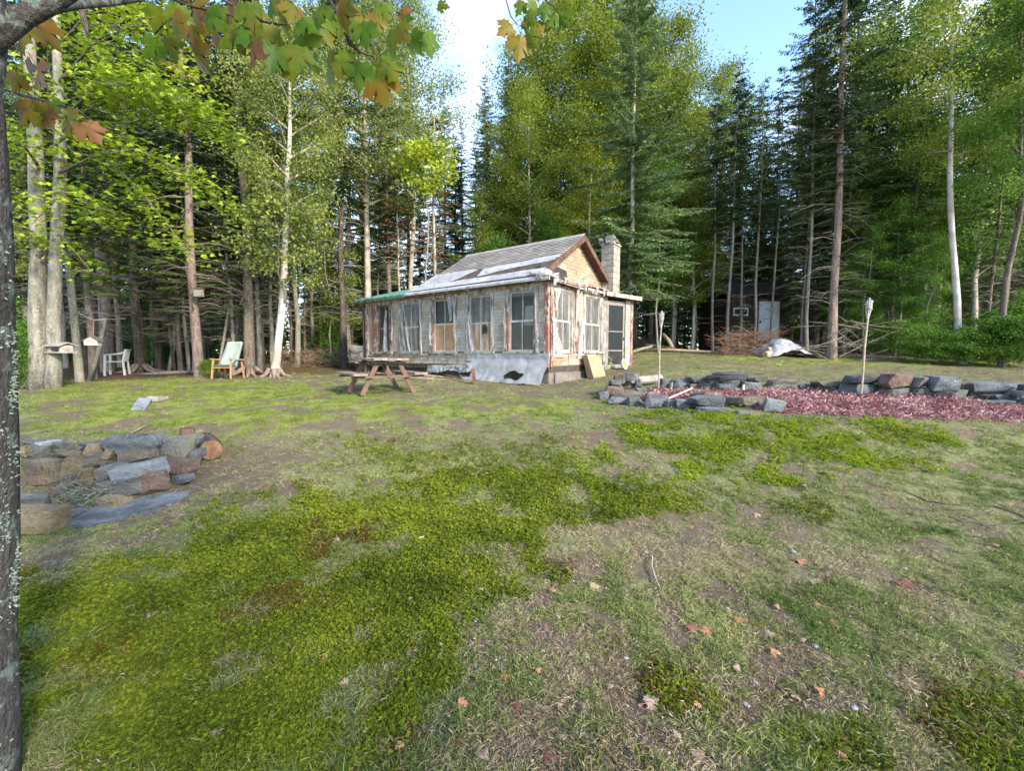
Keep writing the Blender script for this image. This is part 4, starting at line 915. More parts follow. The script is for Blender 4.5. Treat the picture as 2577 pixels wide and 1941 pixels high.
sv = [G(x_ * .2712, 1040 + y_ * .2712) for x_, y_ in [(570, 1000), (640, 1090), (760, 1080), (860, 960), (760, 940)]]
b = MB(); b.prism([p + Vector((0, 0, .02)) for p in sv], (0, 0, -.05)); tag(b.build('slate_slab', M['g'], None, loc=tuple(sv[0])), 'small dark slate piece tucked under the left end of the long slab', 'slab')
# chimney-top stones
for k, (dx, dy, s_) in enumerate([(-.12, .02, .27), (.12, .10, .30), (-.02, .3, .28), (-.25, .28, .24), (.0, .14, .30)]):
    c = Vector((CH[0] - .05 + dx, CH[1] + .1 + dy, 5.10 + .10 + (.08 if k == 4 else 0))); obj('stone', rnd.choice(STM), chimney, c - rootloc(chimney), (0, 0, k), (s_, s_, .22), M['g'])
# ------------------------------------------------------------ loose furniture and things
def plain(name, c, rough=.6, c2=None, spec=.35, sc=6, bs=.15): M[name] = pmat(name, tuple(x * .85 for x in c), c2 or c, sc, rough, bs, .004, spec=spec)
plain('plastic_white', (.62, .60, .56), .45); plain('fabric_green', (.27, .32, .28), .8, (.33, .38, .34)); plain('wood_orange', (.42, .23, .11), .6); plain('seat_dark', (.10, .12, .11), .8)
M['table_top'] = pmat('table_top', (.17, .125, .105), (.30, .24, .21), 5, .8, .4, .01, c3=(.12, .085, .07), fine=30)
M['table_leg'] = pmat('table_leg', (.10, .06, .045), (.165, .10, .078), 5, .75, .4, .01)
M['wood_grey'] = pmat('wood_grey', (.22, .19, .165), (.38, .34, .30), 6, .85, .5, .01)
M['wood_tan'] = pmat('wood_tan', (.34, .24, .15), (.50, .38, .26), 6, .8, .4, .01)
M['bamboo'] = pmat('bamboo', (.26, .20, .15), (.44, .36, .28), 9, .6, .3, .01)
M['bamboo_grey'] = pmat('bamboo_grey', (.30, .28, .26), (.50, .47, .44), 9, .6, .3, .01)
M['paint_smear'] = pmat('paint_smear', (.45, .50, .52), (.66, .70, .72), 9, .6)
M['card'] = pmat('card', (.28, .205, .13), (.36, .27, .175), 2, .85, .2, .01)
M['card_dark'] = pmat('card_dark', (.24, .17, .10), (.30, .22, .14), 2, .85)
plain('steel_grey', (.25, .26, .27), .4); plain('slate_board', (.19, .20, .23), .7, (.27, .285, .32)); plain('tarp', (.30, .31, .34), .35, (.46, .47, .50), .5); plain('door_white', (.74, .78, .82), .5)
plain('shed_wall', (.035, .018, .016), .85, (.07, .035, .03)); plain('rust_red', (.14, .055, .045), .8, (.20, .09, .07)); plain('yellow', (.75, .50, .03), .5); plain('cream', (.62, .56, .42), .6)
M['cut_wood'] = pmat('cut_wood', (.10, .05, .03), (.24, .14, .08), 9, .9, .4, .01)
# picnic table
pt = Vector((0, 9.45, 0)); pt.x = (958 - CX) / F * 9.45; pt.z = Hs(pt.x, pt.y) + .015
tb = empty('picnic_table', tuple(pt), 'brown wooden picnic table with attached benches and white paint smears on top', 'picnic table')
lx = Vector((.56, -.83, 0)).normalized(); ly = Vector((.83, .56, 0)).normalized(); fT = frame(Vector((pt.x, pt.y, pt.z)), lx, ly)
for k in range(5):
    y0 = -.36 + k * .145; b = MB(); b.box(fT, -.76 + rnd.uniform(-.01, .01), .76, y0, y0 + .137, .70, .738); b.build('top_plank', M['table_top'], tb)
for sy in (-1, 1):
    for k in range(2):
        y0 = sy * .62 - .14 + k * .142; b = MB(); b.box(fT, -.76, .76, y0, y0 + .135, .40, .437); b.build('bench_plank', M['table_top'], tb)
for sx in (-.52, .52):
    for sy in (-1, 1): b = MB(); b.bar(fT(sx, sy * .55, 0), fT(sx, sy * .20, .70), .045, .09); b.build('leg', M['table_leg'], tb)
    b = MB(); b.bar(fT(sx + .046, -.75, .36), fT(sx + .046, .75, .36), .09, .04, (0, 0, 1)); b.build('bench_beam', M['table_leg'], tb)
    b = MB(); b.bar(fT(sx + .046, -.34, .65), fT(sx + .046, .34, .65), .09, .04, (0, 0, 1)); b.build('top_beam', M['table_leg'], tb)
    b = MB(); b.bar(fT(sx, 0, .34), fT(sx * .15, 0, .69), .05, .05); b.build('brace', M['table_leg'], tb)
for k in range(7):
    a, o_ = rnd.uniform(-.7, .2), rnd.uniform(-.3, .3); b = MB(); b.prism([fT(a + .16 * math.cos(q) * rnd.uniform(.4, 1), o_ + .06 * math.sin(q) * rnd.uniform(.4, 1), .7385) for q in np.linspace(0, 5.5, 9)], (0, 0, .003 + .0004 * k)); b.build('paint_smear', M['paint_smear'], tb)
# white plastic chair
g_ = G(297, 944); ch = empty('plastic_chair', tuple(g_), 'white moulded plastic garden armchair standing at the edge of the wood', 'chair')
dc = Vector((.93, -.35, 0)).normalized(); nc_ = Vector((.35, .93, 0)).normalized(); fc = frame(g_, dc * -1, nc_ * -1)     # a: across, o: forward
ang = R(28); dx = Vector((math.cos(ang), math.sin(ang), 0)); dy = Vector((-math.sin(ang), math.cos(ang), 0))
fc = frame(g_, dy, dx * -1)                                    # the chair faces left: o = forward
for sa in (-.24, .24):
    for so_, top in ((.22, .62), (-.20, .42)):
        b = MB(); b.bar(fc(sa * 1.08, so_ * 1.15, -.02), fc(sa, so_, top if so_ > 0 else .42), .055, .05, (0, 1, 0)); b.build('leg', M['plastic_white'], ch, bevel=.008)
    b = MB(); b.bar(fc(sa * 1.05, .24, .63), fc(sa * 1.1, -.05, .66), .055, .03); b.bar(fc(sa * 1.1, -.05, .66), fc(sa * .95, -.24, .72), .05, .03); b.build('armrest', M['plastic_white'], ch, bevel=.006)
    b = MB(); b.bar(fc(sa * .95, -.19, .42), fc(sa * .9, -.27, .80), .06, .03); b.build('back_post', M['plastic_white'], ch, bevel=.006)
b = MB(); b.box(fc, -.23, .23, -.21, .23, .40, .43); b.build('seat', M['plastic_white'], ch, bevel=.01)
b = MB(); b.bar(fc(-.22, -.28, .79), fc(.22, -.28, .79), .10, .03, (0, 0, 1)); b.build('top_rail', M['plastic_white'], ch, bevel=.01)
for k in range(5): a = -.14 + k * .07; b = MB(); b.bar(fc(a, -.20, .43), fc(a, -.275, .76), .04, .02); b.build('slat', M['plastic_white'], ch)
# green recliner chair
g_ = G(573, 954); rc = empty('garden_armchair', tuple(g_), 'worn green fabric armchair with orange wooden legs in front of a spruce trunk', 'chair')
dx = Vector((1, -.12, 0)).normalized(); dy = Vector((-.12, -1, 0)).normalized(); fc = frame(g_, dx, dy)    # o: towards the camera
W1 = .29
for sa in (-W1, W1):
    b = MB(); b.bar(fc(sa * 1.03, .24, 0), fc(sa * .95, .18, .56), .035, .045); b.build('front_leg', M['wood_orange'], rc)
    b = MB(); b.bar(fc(sa, -.30, 0), fc(sa, -.22, .50), .035, .04); b.build('rear_leg', M['wood_orange'], rc)
    b = MB(); b.bar(fc(sa * 1.02, .25, .57), fc(sa * 1.02, -.30, .55), .06, .03); b.build('armrest', M['wood_orange'], rc)
    b = MB(); b.bar(fc(sa * .92, -.02, .34), fc(sa * .80, -.36, 1.06), .03, .03); b.build('back_rail', M['steel_grey'], rc)
b = MB(); b.bar(fc(-W1, .2, .33), fc(W1, .2, .33), .05, .03, (0, 0, 1)); b.build('front_rail', M['wood_orange'], rc)
b = MB(); b.box(fc, -.26, .26, -.12, .22, .355, .41); b.build('seat', M['seat_dark'], rc, bevel=.02)
def backr(u, v): 
    wv = .26 - .03 * v + .012 * math.sin(v * 9); return Vector(fc((u * 2 - 1) * wv, -.06 - .30 * v + .05 * (1 - (2 * u - 1) ** 2) * -1 + .02 * math.sin(v * 7), .38 + .70 * v))
bk = cloth('backrest', 'fabric_green', backr, 10, 12, rc); sm_ = bk.modifiers.new('thick', 'SOLIDIFY'); sm_.thickness = .03
# tiki torches
def torch(px, py, ht, label, tilt):
    g_ = G(px, py); t_ = empty('garden_torch', tuple(g_), label, 'torch', 'bamboo garden torches in the mulch bed')
    top = g_ + Vector((tilt, 0, ht)); pts = [g_ + (top - g_) * k + Vector((.006 * math.sin(k * 9), 0, 0)) for k in np.linspace(-.03, .80, 9)]
    b = MB(); b.tube(pts, [.017 - .002 * k for k in range(2)] * 4 + [.015], 8); b.build('pole', M['bamboo'], t_)
    P = lambda k: g_ + (top - g_) * k
    for k in range(9):
        a = k * 6.283 / 9; r0, r1, r2 = .012, .045, .040
        b = MB(); b.bar(P(.79) + Vector((math.cos(a) * r0, math.sin(a) * r0, 0)), P(.91) + Vector((math.cos(a) * r1, math.sin(a) * r1, 0)), .011, .005); b.bar(P(.91) + Vector((math.cos(a) * r1, math.sin(a) * r1, 0)), P(.965) + Vector((math.cos(a) * r2, math.sin(a) * r2, 0)), .011, .005); b.build('bamboo_strip', M['bamboo_grey'], t_)
    for k in range(4):
        b = MB(); n = 12; z = .895 + k * .020; r_ = .052 if k in (0, 2) else .047
        b.tube([P(z) + Vector((rnd.uniform(-.01, .01) * k, 0, -.010)), P(z) + Vector((rnd.uniform(-.014, .014), 0, .008))], [r_, r_ * 1.05], n); b.build('woven_band', M['bamboo_grey'], t_)
    b = MB(); b.tube([P(.91), P(.98)], [.030, .032], 10); b.tube([P(.98), P(1.0)], [.022, .016], 10); b.build('oil_canister', M['steel_grey'], t_)
torch(1656, 985, 1.60, 'slim bamboo garden torch standing between the ring of boulders near the cabin door', .035)
torch(2166, 1000, 1.70, 'taller bamboo garden torch in front of the slate wall on the right of the bed', .05)
for (px, py, ht, c_, lb) in ((1690, 988, .24, 'black', 'small black solar stake light by the grey boulder in the mulch'), (1870, 1000, .27, 'plastic_white', 'small white and black stake light in the middle of the mulch bed')):
    g_ = G(px, py); t_ = empty('stake_light', tuple(g_), lb, 'stake light')
    b = MB(); b.tube([g_ - Vector((0, 0, .05)), g_ + Vector((.0, 0, ht * .5))], [.008, .014], 7); b.build('stake', M['black' if c_ != 'black' else 'steel_grey'], t_)
    b = MB(); b.tube([g_ + Vector((0, 0, ht * .45)), g_ + Vector((0, 0, ht * .82))], [.022, .022], 8); b.build('tube', M['plastic_white' if c_ != 'black' else 'steel_grey'], t_)
    b = MB(); b.tube([g_ + Vector((0, 0, ht * .82)), g_ + Vector((0, 0, ht))], [.035, .022], 8); b.build('cap', M['black'], t_)
# birch stick in the bed
p, q = G(1681, 1010), G(1742, 992); b = MB(); b.tube([p + Vector((0, 0, .04)), (p + q) / 2 + Vector((0, 0, .07)), q + Vector((0, 0, .10))], [.016, .018, .015], 7); tag(b.build('stick', M['bark_birch'], None, loc=tuple(p)), 'pale birch stick lying across the mulch by the front stones', 'stick')
# grey log in the ring of stones
p = G(1612, 990); dl = G(1600, 975).y
b = MB(); b.tube([W(1605, 958, dl), W(1640, 955, dl + .1), W(1662, 952, dl + .25)], [.085, .09, .085], 10, True, .08, rnd); tag(b.build('log', M['wood_grey'], None, loc=tuple(p)), 'weathered grey log lying between the boulders left of the small torch', 'log')
# log stub, hollow log and stick at the fire pit
dd = G(470, 1175).y + .35
p = W(471, 1104, dd - .15); b = MB(); b.tube([p, p + Vector((.01, 0, .13))], [.085, .078], 12, True, .06, rnd); tag(b.build('log_stub', M['wood_brown'], None, loc=tuple(p)), 'short brown sawn log stub standing on top of the stone pile', 'log')
c = W(532, 1133, G(532, 1162).y); ax = Vector((-.75, .85, .10)).normalized()
lg = empty('log', tuple(c), 'short thick brown log with a round sawn end beside the stone pile', 'log')
b = MB(); b.tube([c, c + ax * .2, c + ax * .42], [.125, .13, .12], 14, True, .05, rnd); b.build('bark', M['bark_dark'], lg)
b = MB(); b.tube([c - ax * .006, c - ax * .001], [.118, .119], 16); b.build('cut_end', M['cut_wood'], lg)
p = W(98, 1252, G(98, 1262).y + .1); q = W(161, 1232, p.y + .25); b = MB(); b.tube([p, q], [.03, .035], 9); tag(b.build('branch_piece', M['bark_spruce'], None, loc=tuple(p)), 'cut reddish branch lying on the twigs inside the fire pit', 'branch')
# boards and slates on the lawn
g1, g2, g3, g4 = W(327, 1032, G(345, 1034).y), W(362, 1034, G(350, 1034).y), W(382, 1003, G(360, 1015).y + .05), W(349, 1000, G(360, 1015).y + .1)
b = MB(); b.prism([g1, g2, g3, g4], (0, .01, -.025)); o = tag(b.build('slate_board', M['slate_board'], None, loc=tuple(g1)), 'blue-grey slate tile leaning on a plank in the left lawn', 'tile')
b = MB(); b.bar(W(376, 1004, g3.y + .05), W(418, 1004, g3.y + .45), .09, .10); tag(b.build('plank', M['wood_grey'], None, loc=tuple(g3)), 'short grey plank behind the leaning slate tile', 'plank')
# box, basket lid by the door
g_ = G(1500, 950); bx = Vector((.75, .66, 0)).normalized(); by = Vector((.66, -.75, 0)); fB = frame(g_, bx, by)
cb = empty('cardboard_box', tuple(g_), 'tan upright cardboard box leaning against the cabin side wall', 'box')
b = MB(); H_ = .62; a0, a1, o0, o1 = -.27, .30, -.10, .14
top = [fB(a0 - .08, o0 - .12, H_), fB(a1 - .08, o0 - .12, H_ - .05), fB(a1 - .12, o1 - .16, H_ - .02), fB(a0 - .12, o1 - .16, H_ + .03)]; bot = [fB(a0, o0, -.02), fB(a1, o0, -.02), fB(a1, o1, -.02), fB(a0, o1, -.02)]
b.add(top + bot, [(0, 1, 2, 3), (7, 6, 5, 4), (0, 4, 5, 1), (1, 5, 6, 2), (2, 6, 7, 3), (3, 7, 4, 0)]); b.build('body', M['card'], cb, bevel=.006)
b = MB(); hh = W(1487, 900, g_.y - .1); b.tube([Vector(top[3]) * .6 + Vector(top[2]) * .4, hh, Vector(top[3]) * .45 + Vector(top[2]) * .55], [.01, .012, .01], 6); b.build('handle', M['card_dark'], cb)
c = W(1570, 917, G(1566, 931).y); ax = Vector((.75, -.65, .25)).normalized(); bs_ = empty('basket', tuple(c), 'round shallow cream-rimmed basket leaning on its edge below the cabin corner', 'basket')
b = MB(); b.tube([c - ax * .03, c + ax * .03], [.15, .165], 18); b.build('rim', M['cream'], bs_)
b = MB(); b.tube([c + ax * .031, c + ax * .036], [.13, .128], 18); b.build('bottom', M['wood_orange'], bs_)
b = MB(); g2 = G(1536, 934)
sg = empty('seedling', tuple(g2), 'small pale green weed growing in front of the screen door', 'plant')
P = np.array([[g2.x + rnd.uniform(-.07, .07), g2.y - .1 + rnd.uniform(-.03, .03), g2.z + rnd.uniform(.15, .42)] for _ in range(12)]); D = rdir(12, -.3, .5)
foliage('leaf_weed', [(.25, .38, .06), (.38, .52, .10)], .3)
ob = obj('leaves', blade_mesh('leaves', M['leaf_weed'], [blades(P - np.array(g2), D, np.full(12, .08), np.full(12, .07), perp(D), 'leaf5')]), sg)
b = MB(); b.tube([g2, g2 + Vector((0, -.1, .4))], .006, 5); b.build('stem', M['leaf_weed'], sg)
# planks, post and battens under the cabin front
for k, (x0, y0, x1, y1, dd_, wd, lb) in enumerate([(1015, 937, 1165, 957, 13.3, .16, 'topmost tan plank of the stack leaning below the cabin front'), (985, 945, 1190, 962, 12.9, .14, 'long weathered plank in the middle of the stack below the cabin front'), (1050, 957, 1185, 966, 12.6, .12, 'lowest short plank of the stack below the cabin front'), (1100, 950, 1195, 968, 12.4, .10, 'narrow dark plank at the right end of the stack')]):
    p, q = W(x0, y0, dd_ + .5), W(x1, y1, dd_ - .9); b = MB(); b.bar(p, q, wd, .05); tag(b.build('plank', M['wood_tan' if k != 3 else 'bark_spruce'], None, loc=tuple(p)), lb, 'plank')
p = G(1195, 968); b = MB(); b.bar(p - Vector((0, 0, .05)), p + Vector((-.05, .0, .40)), .085, .06); tag(b.build('post', M['rust_red'], None, loc=tuple(p)), 'short red-brown wooden post stub beside the plastic sheet', 'post')
# bird feeder on the maple, hanging bird house, line, nest box
c = W(152, 878, 10.1); fd = empty('bird_feeder', tuple(c), 'grey wooden platform bird feeder with a pitched roof on the double maple trunk', 'bird feeder')
ff = frame(c, Vector((.97, -.22, 0)), Vector((-.22, -.97, 0)))
b = MB(); b.box(ff, -.25, .25, -.16, .16, -.10, -.07); b.build('floor', M['wood_grey'], fd)
for sa in (-.19, .14): b = MB(); b.box(ff, sa, sa + .06, -.12, .12, -.07, .08); b.build('side_panel', M['wood_grey'], fd)
for s_ in (-1, 1): b = MB(); b.prism([ff(-.23, 0, .15), ff(.25, 0, .15), ff(.25, s_ * .19, .07), ff(-.23, s_ * .19, .07)], (0, 0, -.02)); b.build('roof_board', M['wood_grey'], fd)
c = W(235, 862, 10.8); bh = empty('bird_house', tuple(c), 'small cream bird house with brown pitched roof hanging from the line', 'bird house'); ff = frame(c, Vector((.95, .3, 0)), Vector((.3, -.95, 0)))
b = MB(); b.prism([ff(-.13, .12, -.07), ff(.13, .12, -.07), ff(.13, .12, .04), ff(0, .12, .13), ff(-.13, .12, .04)], Vector((-.3, .95, 0)) * .2); b.build('body', M['cream'], bh)
for s_ in (-1, 1): b = MB(); b.prism([ff(0, .15, .16), ff(s_ * .18, .15, .03), ff(s_ * .18, -.12, .03), ff(0, -.12, .16)], (0, 0, -.015)); b.build('roof_board', M['bark_spruce'], bh)
for k in range(4): a = -.03 + k * .035; b = MB(); b.tube([ff(a, .121, .01 + .02 * (k % 2)), ff(a, .124, .01 + .02 * (k % 2))], .014, 8); b.build('hole', M['black'], bh)
b = MB(); b.tube([ff(0, 0, .15), W(236, 805, 10.8)], .006, 4); b.build('hanger', M['wood_orange'], bh)
b = MB(); b.tube([W(196, 785, 11.3), W(215, 797, 11), W(236, 805, 10.8), W(262, 804, 11), W(315, 802, 12.5)], .006, 4); ln = tag(b.build('line', M['plastic_white'], None, loc=tuple(W(236, 805, 10.8))), 'thin white clothes line strung between the trunks above the bird house', 'clothes line')
c = W(503, 737, 13.2); b = MB(); ff = frame(c, Vector((1, .1, 0)), Vector((.1, -1, 0))); nb_ = empty('nest_box', tuple(c), 'small brown nest box on the pinkish trunk left of the green armchair', 'nest box'); b.box(ff, -.10, .10, -.02, .14, -.12, .10); b.build('body', M['wood_grey'], nb_)
b = MB(); b.prism([ff(-.13, .18, .10), ff(.13, .18, .10), ff(.13, -.04, .15), ff(-.13, -.04, .15)], (0, 0, .02)); b.build('roof_board', M['bark_spruce'], nb_)
plain('cream_shade', (.80, .76, .66), .8)
# floor lamp seen through the corner window
lp = Vector(fL(sL(1324), -.34, 1.25)); fl_ = empty('floor_lamp', tuple(lp), 'floor lamp with a large cream drum shade behind the corner window', 'lamp')
b = MB(); b.tube([lp + Vector((0, 0, 1.10)), lp + Vector((0, 0, 1.60))], [.27, .22], 24, False); b.build('lamp_shade', M['cream_shade'], fl_)
b = MB(); b.tube([lp + Vector((0, 0, .03)), lp + Vector((0, 0, 1.35))], .012, 6); b.build('pole', M['steel_grey'], fl_)
for k in range(3): b = MB(); b.tube([lp + Vector((0, 0, .9)), lp + Vector((.25 * math.cos(k * 2.1), .25 * math.sin(k * 2.1), .0))], .009, 5); b.build('leg', M['wood_grey'], fl_)
# shed in the wood
sc_ = W(1925, 905, 21.0); sz = Hs(sc_.x, sc_.y) - .1; sh = empty('shed', (sc_.x, sc_.y, sz), 'dark brown garden shed with white door and small white window among the trees', 'shed'); fs_ = frame(Vector((0, 21.0, 0)), Vector((1, .04, 0)), Vector((.04, -1, 0)))
sx = lambda px: (px - CX) / F * 21.0
zz = lambda py: W(1925, py, 21.0).z
b = MB(); nbd = 22; wa, wb = sx(1832), sx(1998)
for k in range(nbd): a = wa + (wb - wa) * k / nbd; bb = MB(); bb.box(fs_, a, a + (wb - wa) / nbd - .012, -.03 - .006 * (k % 2), 0, sz, zz(742) + .05 * 0); bb.build('board', M['shed_wall'], sh)
b = MB(); b.box(fs_, wa, wb, -2.6, -.04, sz, zz(745)); b.build('wall', M['shed_wall'], sh)
b = MB(); b.prism([fs_(wa - .3, .35, zz(738) - .05), fs_(wb + .3, .35, zz(738) - .05), fs_(wb + .3, -1.3, zz(738) + .75), fs_(wa - .3, -1.3, zz(738) + .75)], (0, 0, .06)); b.build('roof', M['felt_black'], sh)
b = MB(); b.prism([fs_(wa - .3, -2.9, zz(738) - .05), fs_(wb + .3, -2.9, zz(738) - .05), fs_(wb + .3, -1.3, zz(738) + .75), fs_(wa - .3, -1.3, zz(738) + .75)], (0, 0, .06)); b.build('roof', M['felt_black'], sh)
b = MB(); b.box(fs_, sx(1917), sx(1970), .01, .06, zz(857), zz(756)); dr = b.build('door', M['door_white'], sh); b = MB(); b.box(fs_, sx(1918), sx(1922), .06, .10, zz(812), zz(806)); b.build('handle', M['black'], dr)
wn = MB(); wn.box(fs_, sx(1851), sx(1889), .01, .05, zz(793), zz(789)); wn.box(fs_, sx(1851), sx(1889), .01, .05, zz(776), zz(772)); wn.box(fs_, sx(1851), sx(1853), .01, .05, zz(789), zz(776)); wn.box(fs_, sx(1887), sx(1889), .01, .05, zz(789), zz(776)); wn.box(fs_, sx(1869), sx(1871), .01, .05, zz(789), zz(776)); w_ = wn.build('window', M['door_white'], sh)
b = MB(); b.box(fs_, sx(1853), sx(1887), .0, .02, zz(789), zz(776)); b.build('pane', M['glass'], w_)
# tarp heap, split logs, roof sheet, brush
c0 = G(1995, 901)
def tarpf(u, v):
    x = c0.x - .9 + 1.9 * u; y = c0.y - .1 + 1.4 * v; h_ = .62 * math.sin(math.pi * min(1, u * 1.05)) ** .8 * math.sin(math.pi * (.12 + .8 * v)) + .16 * nz(u * 6 + v * 2, v * 4, 4) + .07 * nz(u * 15, v * 8, 5)
    return Vector((x, y, Hs(x, y) + max(.01, h_)))
tp = cloth('tarp', 'tarp', tarpf, 34, 20, None, smooth=False); tag(tp, 'crumpled silver-grey tarpaulin over a heap in front of the shed', 'tarpaulin')
for k, (x0, y0, x1, y1) in enumerate([(1925, 893, 1968, 884), (1930, 882, 1966, 876)]):
    p = W(x0, y0, c0.y + .1 + .2 * k); q = W(x1, y1, c0.y + .45 + .2 * k); b = MB(); b.tube([p, q], [.11, .12], 9, True, .06, rnd); tag(b.build('log', M['wood_orange' if 0 else 'wood_tan'], None, loc=tuple(p)), ['lower pale cut log beside the silver tarpaulin', 'upper pale cut log stacked beside the silver tarpaulin'][k], 'log')
b = MB(); g_ = G(2035, 893); g_.y += 1.5; b.prism([W(2000, 872, g_.y), W(2030, 853, g_.y + .3), W(2062, 868, g_.y), W(2066, 890, g_.y - .3), W(2020, 895, g_.y - .3)], (0, .5, .0)); tag(b.build('metal_sheet', M['rust_red'], None, loc=tuple(g_)), 'rust red sheet metal leaning behind the silver tarpaulin', 'metal sheet')
c0b = G(898, 921); c0b.y += 2.2; c0b.x = (898 - CX) / F * c0b.y
def tarp2(u, v):
    x = c0b.x - .35 + .75 * u; y = c0b.y - .3 + .8 * v; return Vector((x, y, Hs(x, y) + .9 * min(1, min(u, 1 - u) * 5 + .3) * min(1, v * 4 + .1) + .12 * nz(u * 5, v * 4, 2)))
b = cloth('tarp', 'film_sheet', tarp2, 12, 12, None, smooth=False); tag(b, 'pale plastic cover over a wood stack left of the cabin', 'tarpaulin')
# litter scrap
g_ = G(1060, 1366); b = MB(); b.prism([g_ + Vector((a * .05, o_ * .05, .035 + .01 * a)) for a, o_ in ((-.5, .2), (-.2, .4), (.1, .2), (.5, .3), (.3, -.3), (-.4, -.3))], (0, 0, .002)); tag(b.build('paper_scrap', M['plastic_white'], None, loc=tuple(g_)), 'small torn white scrap lying on the moss', 'scrap')
# ------------------------------------------------------------ trees
def arr_dir(D): return D / (np.linalg.norm(D, axis=1)[:, None] + 1e-9)
def spruce(seed, h, rb, c0, rad, step=.36, needle='needle_dark', barkm='bark_spruce', twl=.28, tw=.042, dead=60, droop=.25, top=.8, den=.066, gaps=.12):
    """trunk, dead lower branches and a crown of drooping needled boughs; returns the meshes"""
    r_ = np.random.default_rng(seed); rr = random.Random(seed)
    wob = [Vector((rr.uniform(-1, 1) * .06, rr.uniform(-1, 1) * .06, 0)) for _ in range(9)]
    pts = [Vector((0, 0, -.3))] + [Vector((0, 0, h * (k / 8))) + wob[k] * (k > 0) for k in range(9)]
    rad_ = [rb * 1.35] + [max(.012, rb * (1.15 if k == 0 else 1) * (1 - (k / 8)) ** .75) for k in range(9)]
    tb_ = MB(); tb_.tube(pts, rad_, 9, True, .05, rr)
    def ax(z):
        k = min(7.999, max(0, z / h * 8)); i = int(k); return wob[i] * (i > 0) * (1 - k + i) + wob[i + 1] * (k - i)
    db = MB()
    for k in range(int(dead * (.55 if needle != 'needle_brown' else 1))):
        z = rr.uniform(.10, c0 + .12) * h; a = rr.random() * 6.28; L_ = rr.uniform(.4, 1.0) * rad * .75; tip = Vector((math.cos(a) * L_, math.sin(a) * L_, rr.uniform(-.35, .25) * L_))
        o_ = ax(z) + Vector((0, 0, z)); md_ = tip * .5 + Vector((0, 0, L_ * .10)); db.tube([o_, o_ + md_, o_ + tip], [.014, .009, .003], 3, False)
        for q in range(rr.randint(2, 5)):
            s_ = rr.uniform(.3, .9); p = o_ + tip * s_ + Vector((0, 0, .08 * L_)); b2 = a + rr.choice([-1, 1]) * rr.uniform(.5, 1.0); l2 = L_ * rr.uniform(.15, .4)
            db.tube([p, p + Vector((math.cos(b2) * l2, math.sin(b2) * l2, rr.uniform(-.3, .2) * l2))], [.006, .002], 3, False)
    P = []; D = []; LL = []; WW = []; TT = []
    z = c0 * h
    while z < h - .15:
        t_ = (z - c0 * h) / (h * (1 - c0)); Lmax = rad * (1 - t_) ** top * (.55 + .45 * min(1, t_ * 6)) + .12
        nbr = int(6 if t_ < .85 else 4)
        for k in range(nbr):
            if rr.random() < gaps: continue
            a = rr.random() * 6.28; Lb = Lmax * rr.uniform(.55, 1.12); zz = z + rr.uniform(-.15, .15)
            up0 = .35 * t_ + rr.uniform(-.08, .12) - droop * (1 - t_) * .5
            n = max(4, int(Lb / den)); u = (np.arange(n) + r_.random(n)) / n
            rads = u * Lb; zc = zz + rads * up0 - droop * Lb * (u ** 1.5) * (1 - t_ * .6) + .18 * Lb * u ** 3
            o_ = ax(zz); base = np.stack([o_.x + rads * math.cos(a), o_.y + rads * math.sin(a), zc], -1)
            if k % 2 == 0 or Lb > .8: 
                db.tube([base[0].tolist(), base[n // 2].tolist(), base[-1].tolist()], [.012, .008, .003], 3, False)
            tint = r_.random() * .55
            for sgn in (-1, 1, 0):
                m_ = n; ang = a + sgn * r_.uniform(.6, 1.1, m_); l = twl * (.35 + .65 * (1 - u) ** .6) * r_.uniform(.6, 1.25, m_) * min(1.0, .45 + Lb * .5)
                dz = r_.uniform(-.55, .12, m_) - (0.25 if sgn == 0 else 0)
                d_ = arr_dir(np.stack([np.cos(ang), np.sin(ang), dz], -1)); P.append(base); D.append(d_); LL.append(l); WW.append(np.full(m_, tw) * r_.uniform(.7, 1.3, m_)); TT.append(tint + r_.random(m_) * .45)
                if sgn != 0:
                    for f_ in (.35, .65):
                        a2 = ang + sgn * r_.uniform(-.9, .9, m_); d2 = arr_dir(np.stack([np.cos(a2), np.sin(a2), dz - .2], -1))
                        P.append(base + d_ * (l * f_)[:, None]); D.append(d2); LL.append(l * .55); WW.append(np.full(m_, tw * .85)); TT.append(tint + r_.random(m_) * .45)
        z += step * rr.uniform(.7, 1.3) * (1 if t_ < .7 else .7)
    P = np.concatenate(P); D = np.concatenate(D); LL = np.concatenate(LL); WW = np.concatenate(WW); TT = np.concatenate(TT)
    Nn = np.tile([0., 0, 1.], (len(P), 1)) + r_.normal(0, .45, (len(P), 3)); Nn = Nn - (Nn * D).sum(1)[:, None] * D; Nn = arr_dir(Nn)
    return dict(trunk=tb_.mesh('trunk', M[barkm], smooth=True), dead_branches=db.mesh('dead_branches', M['bark_deadtwig']), crown=blade_mesh('crown', M[needle], [blades(P, D, LL, WW, Nn, 'rhomb', TT)]))
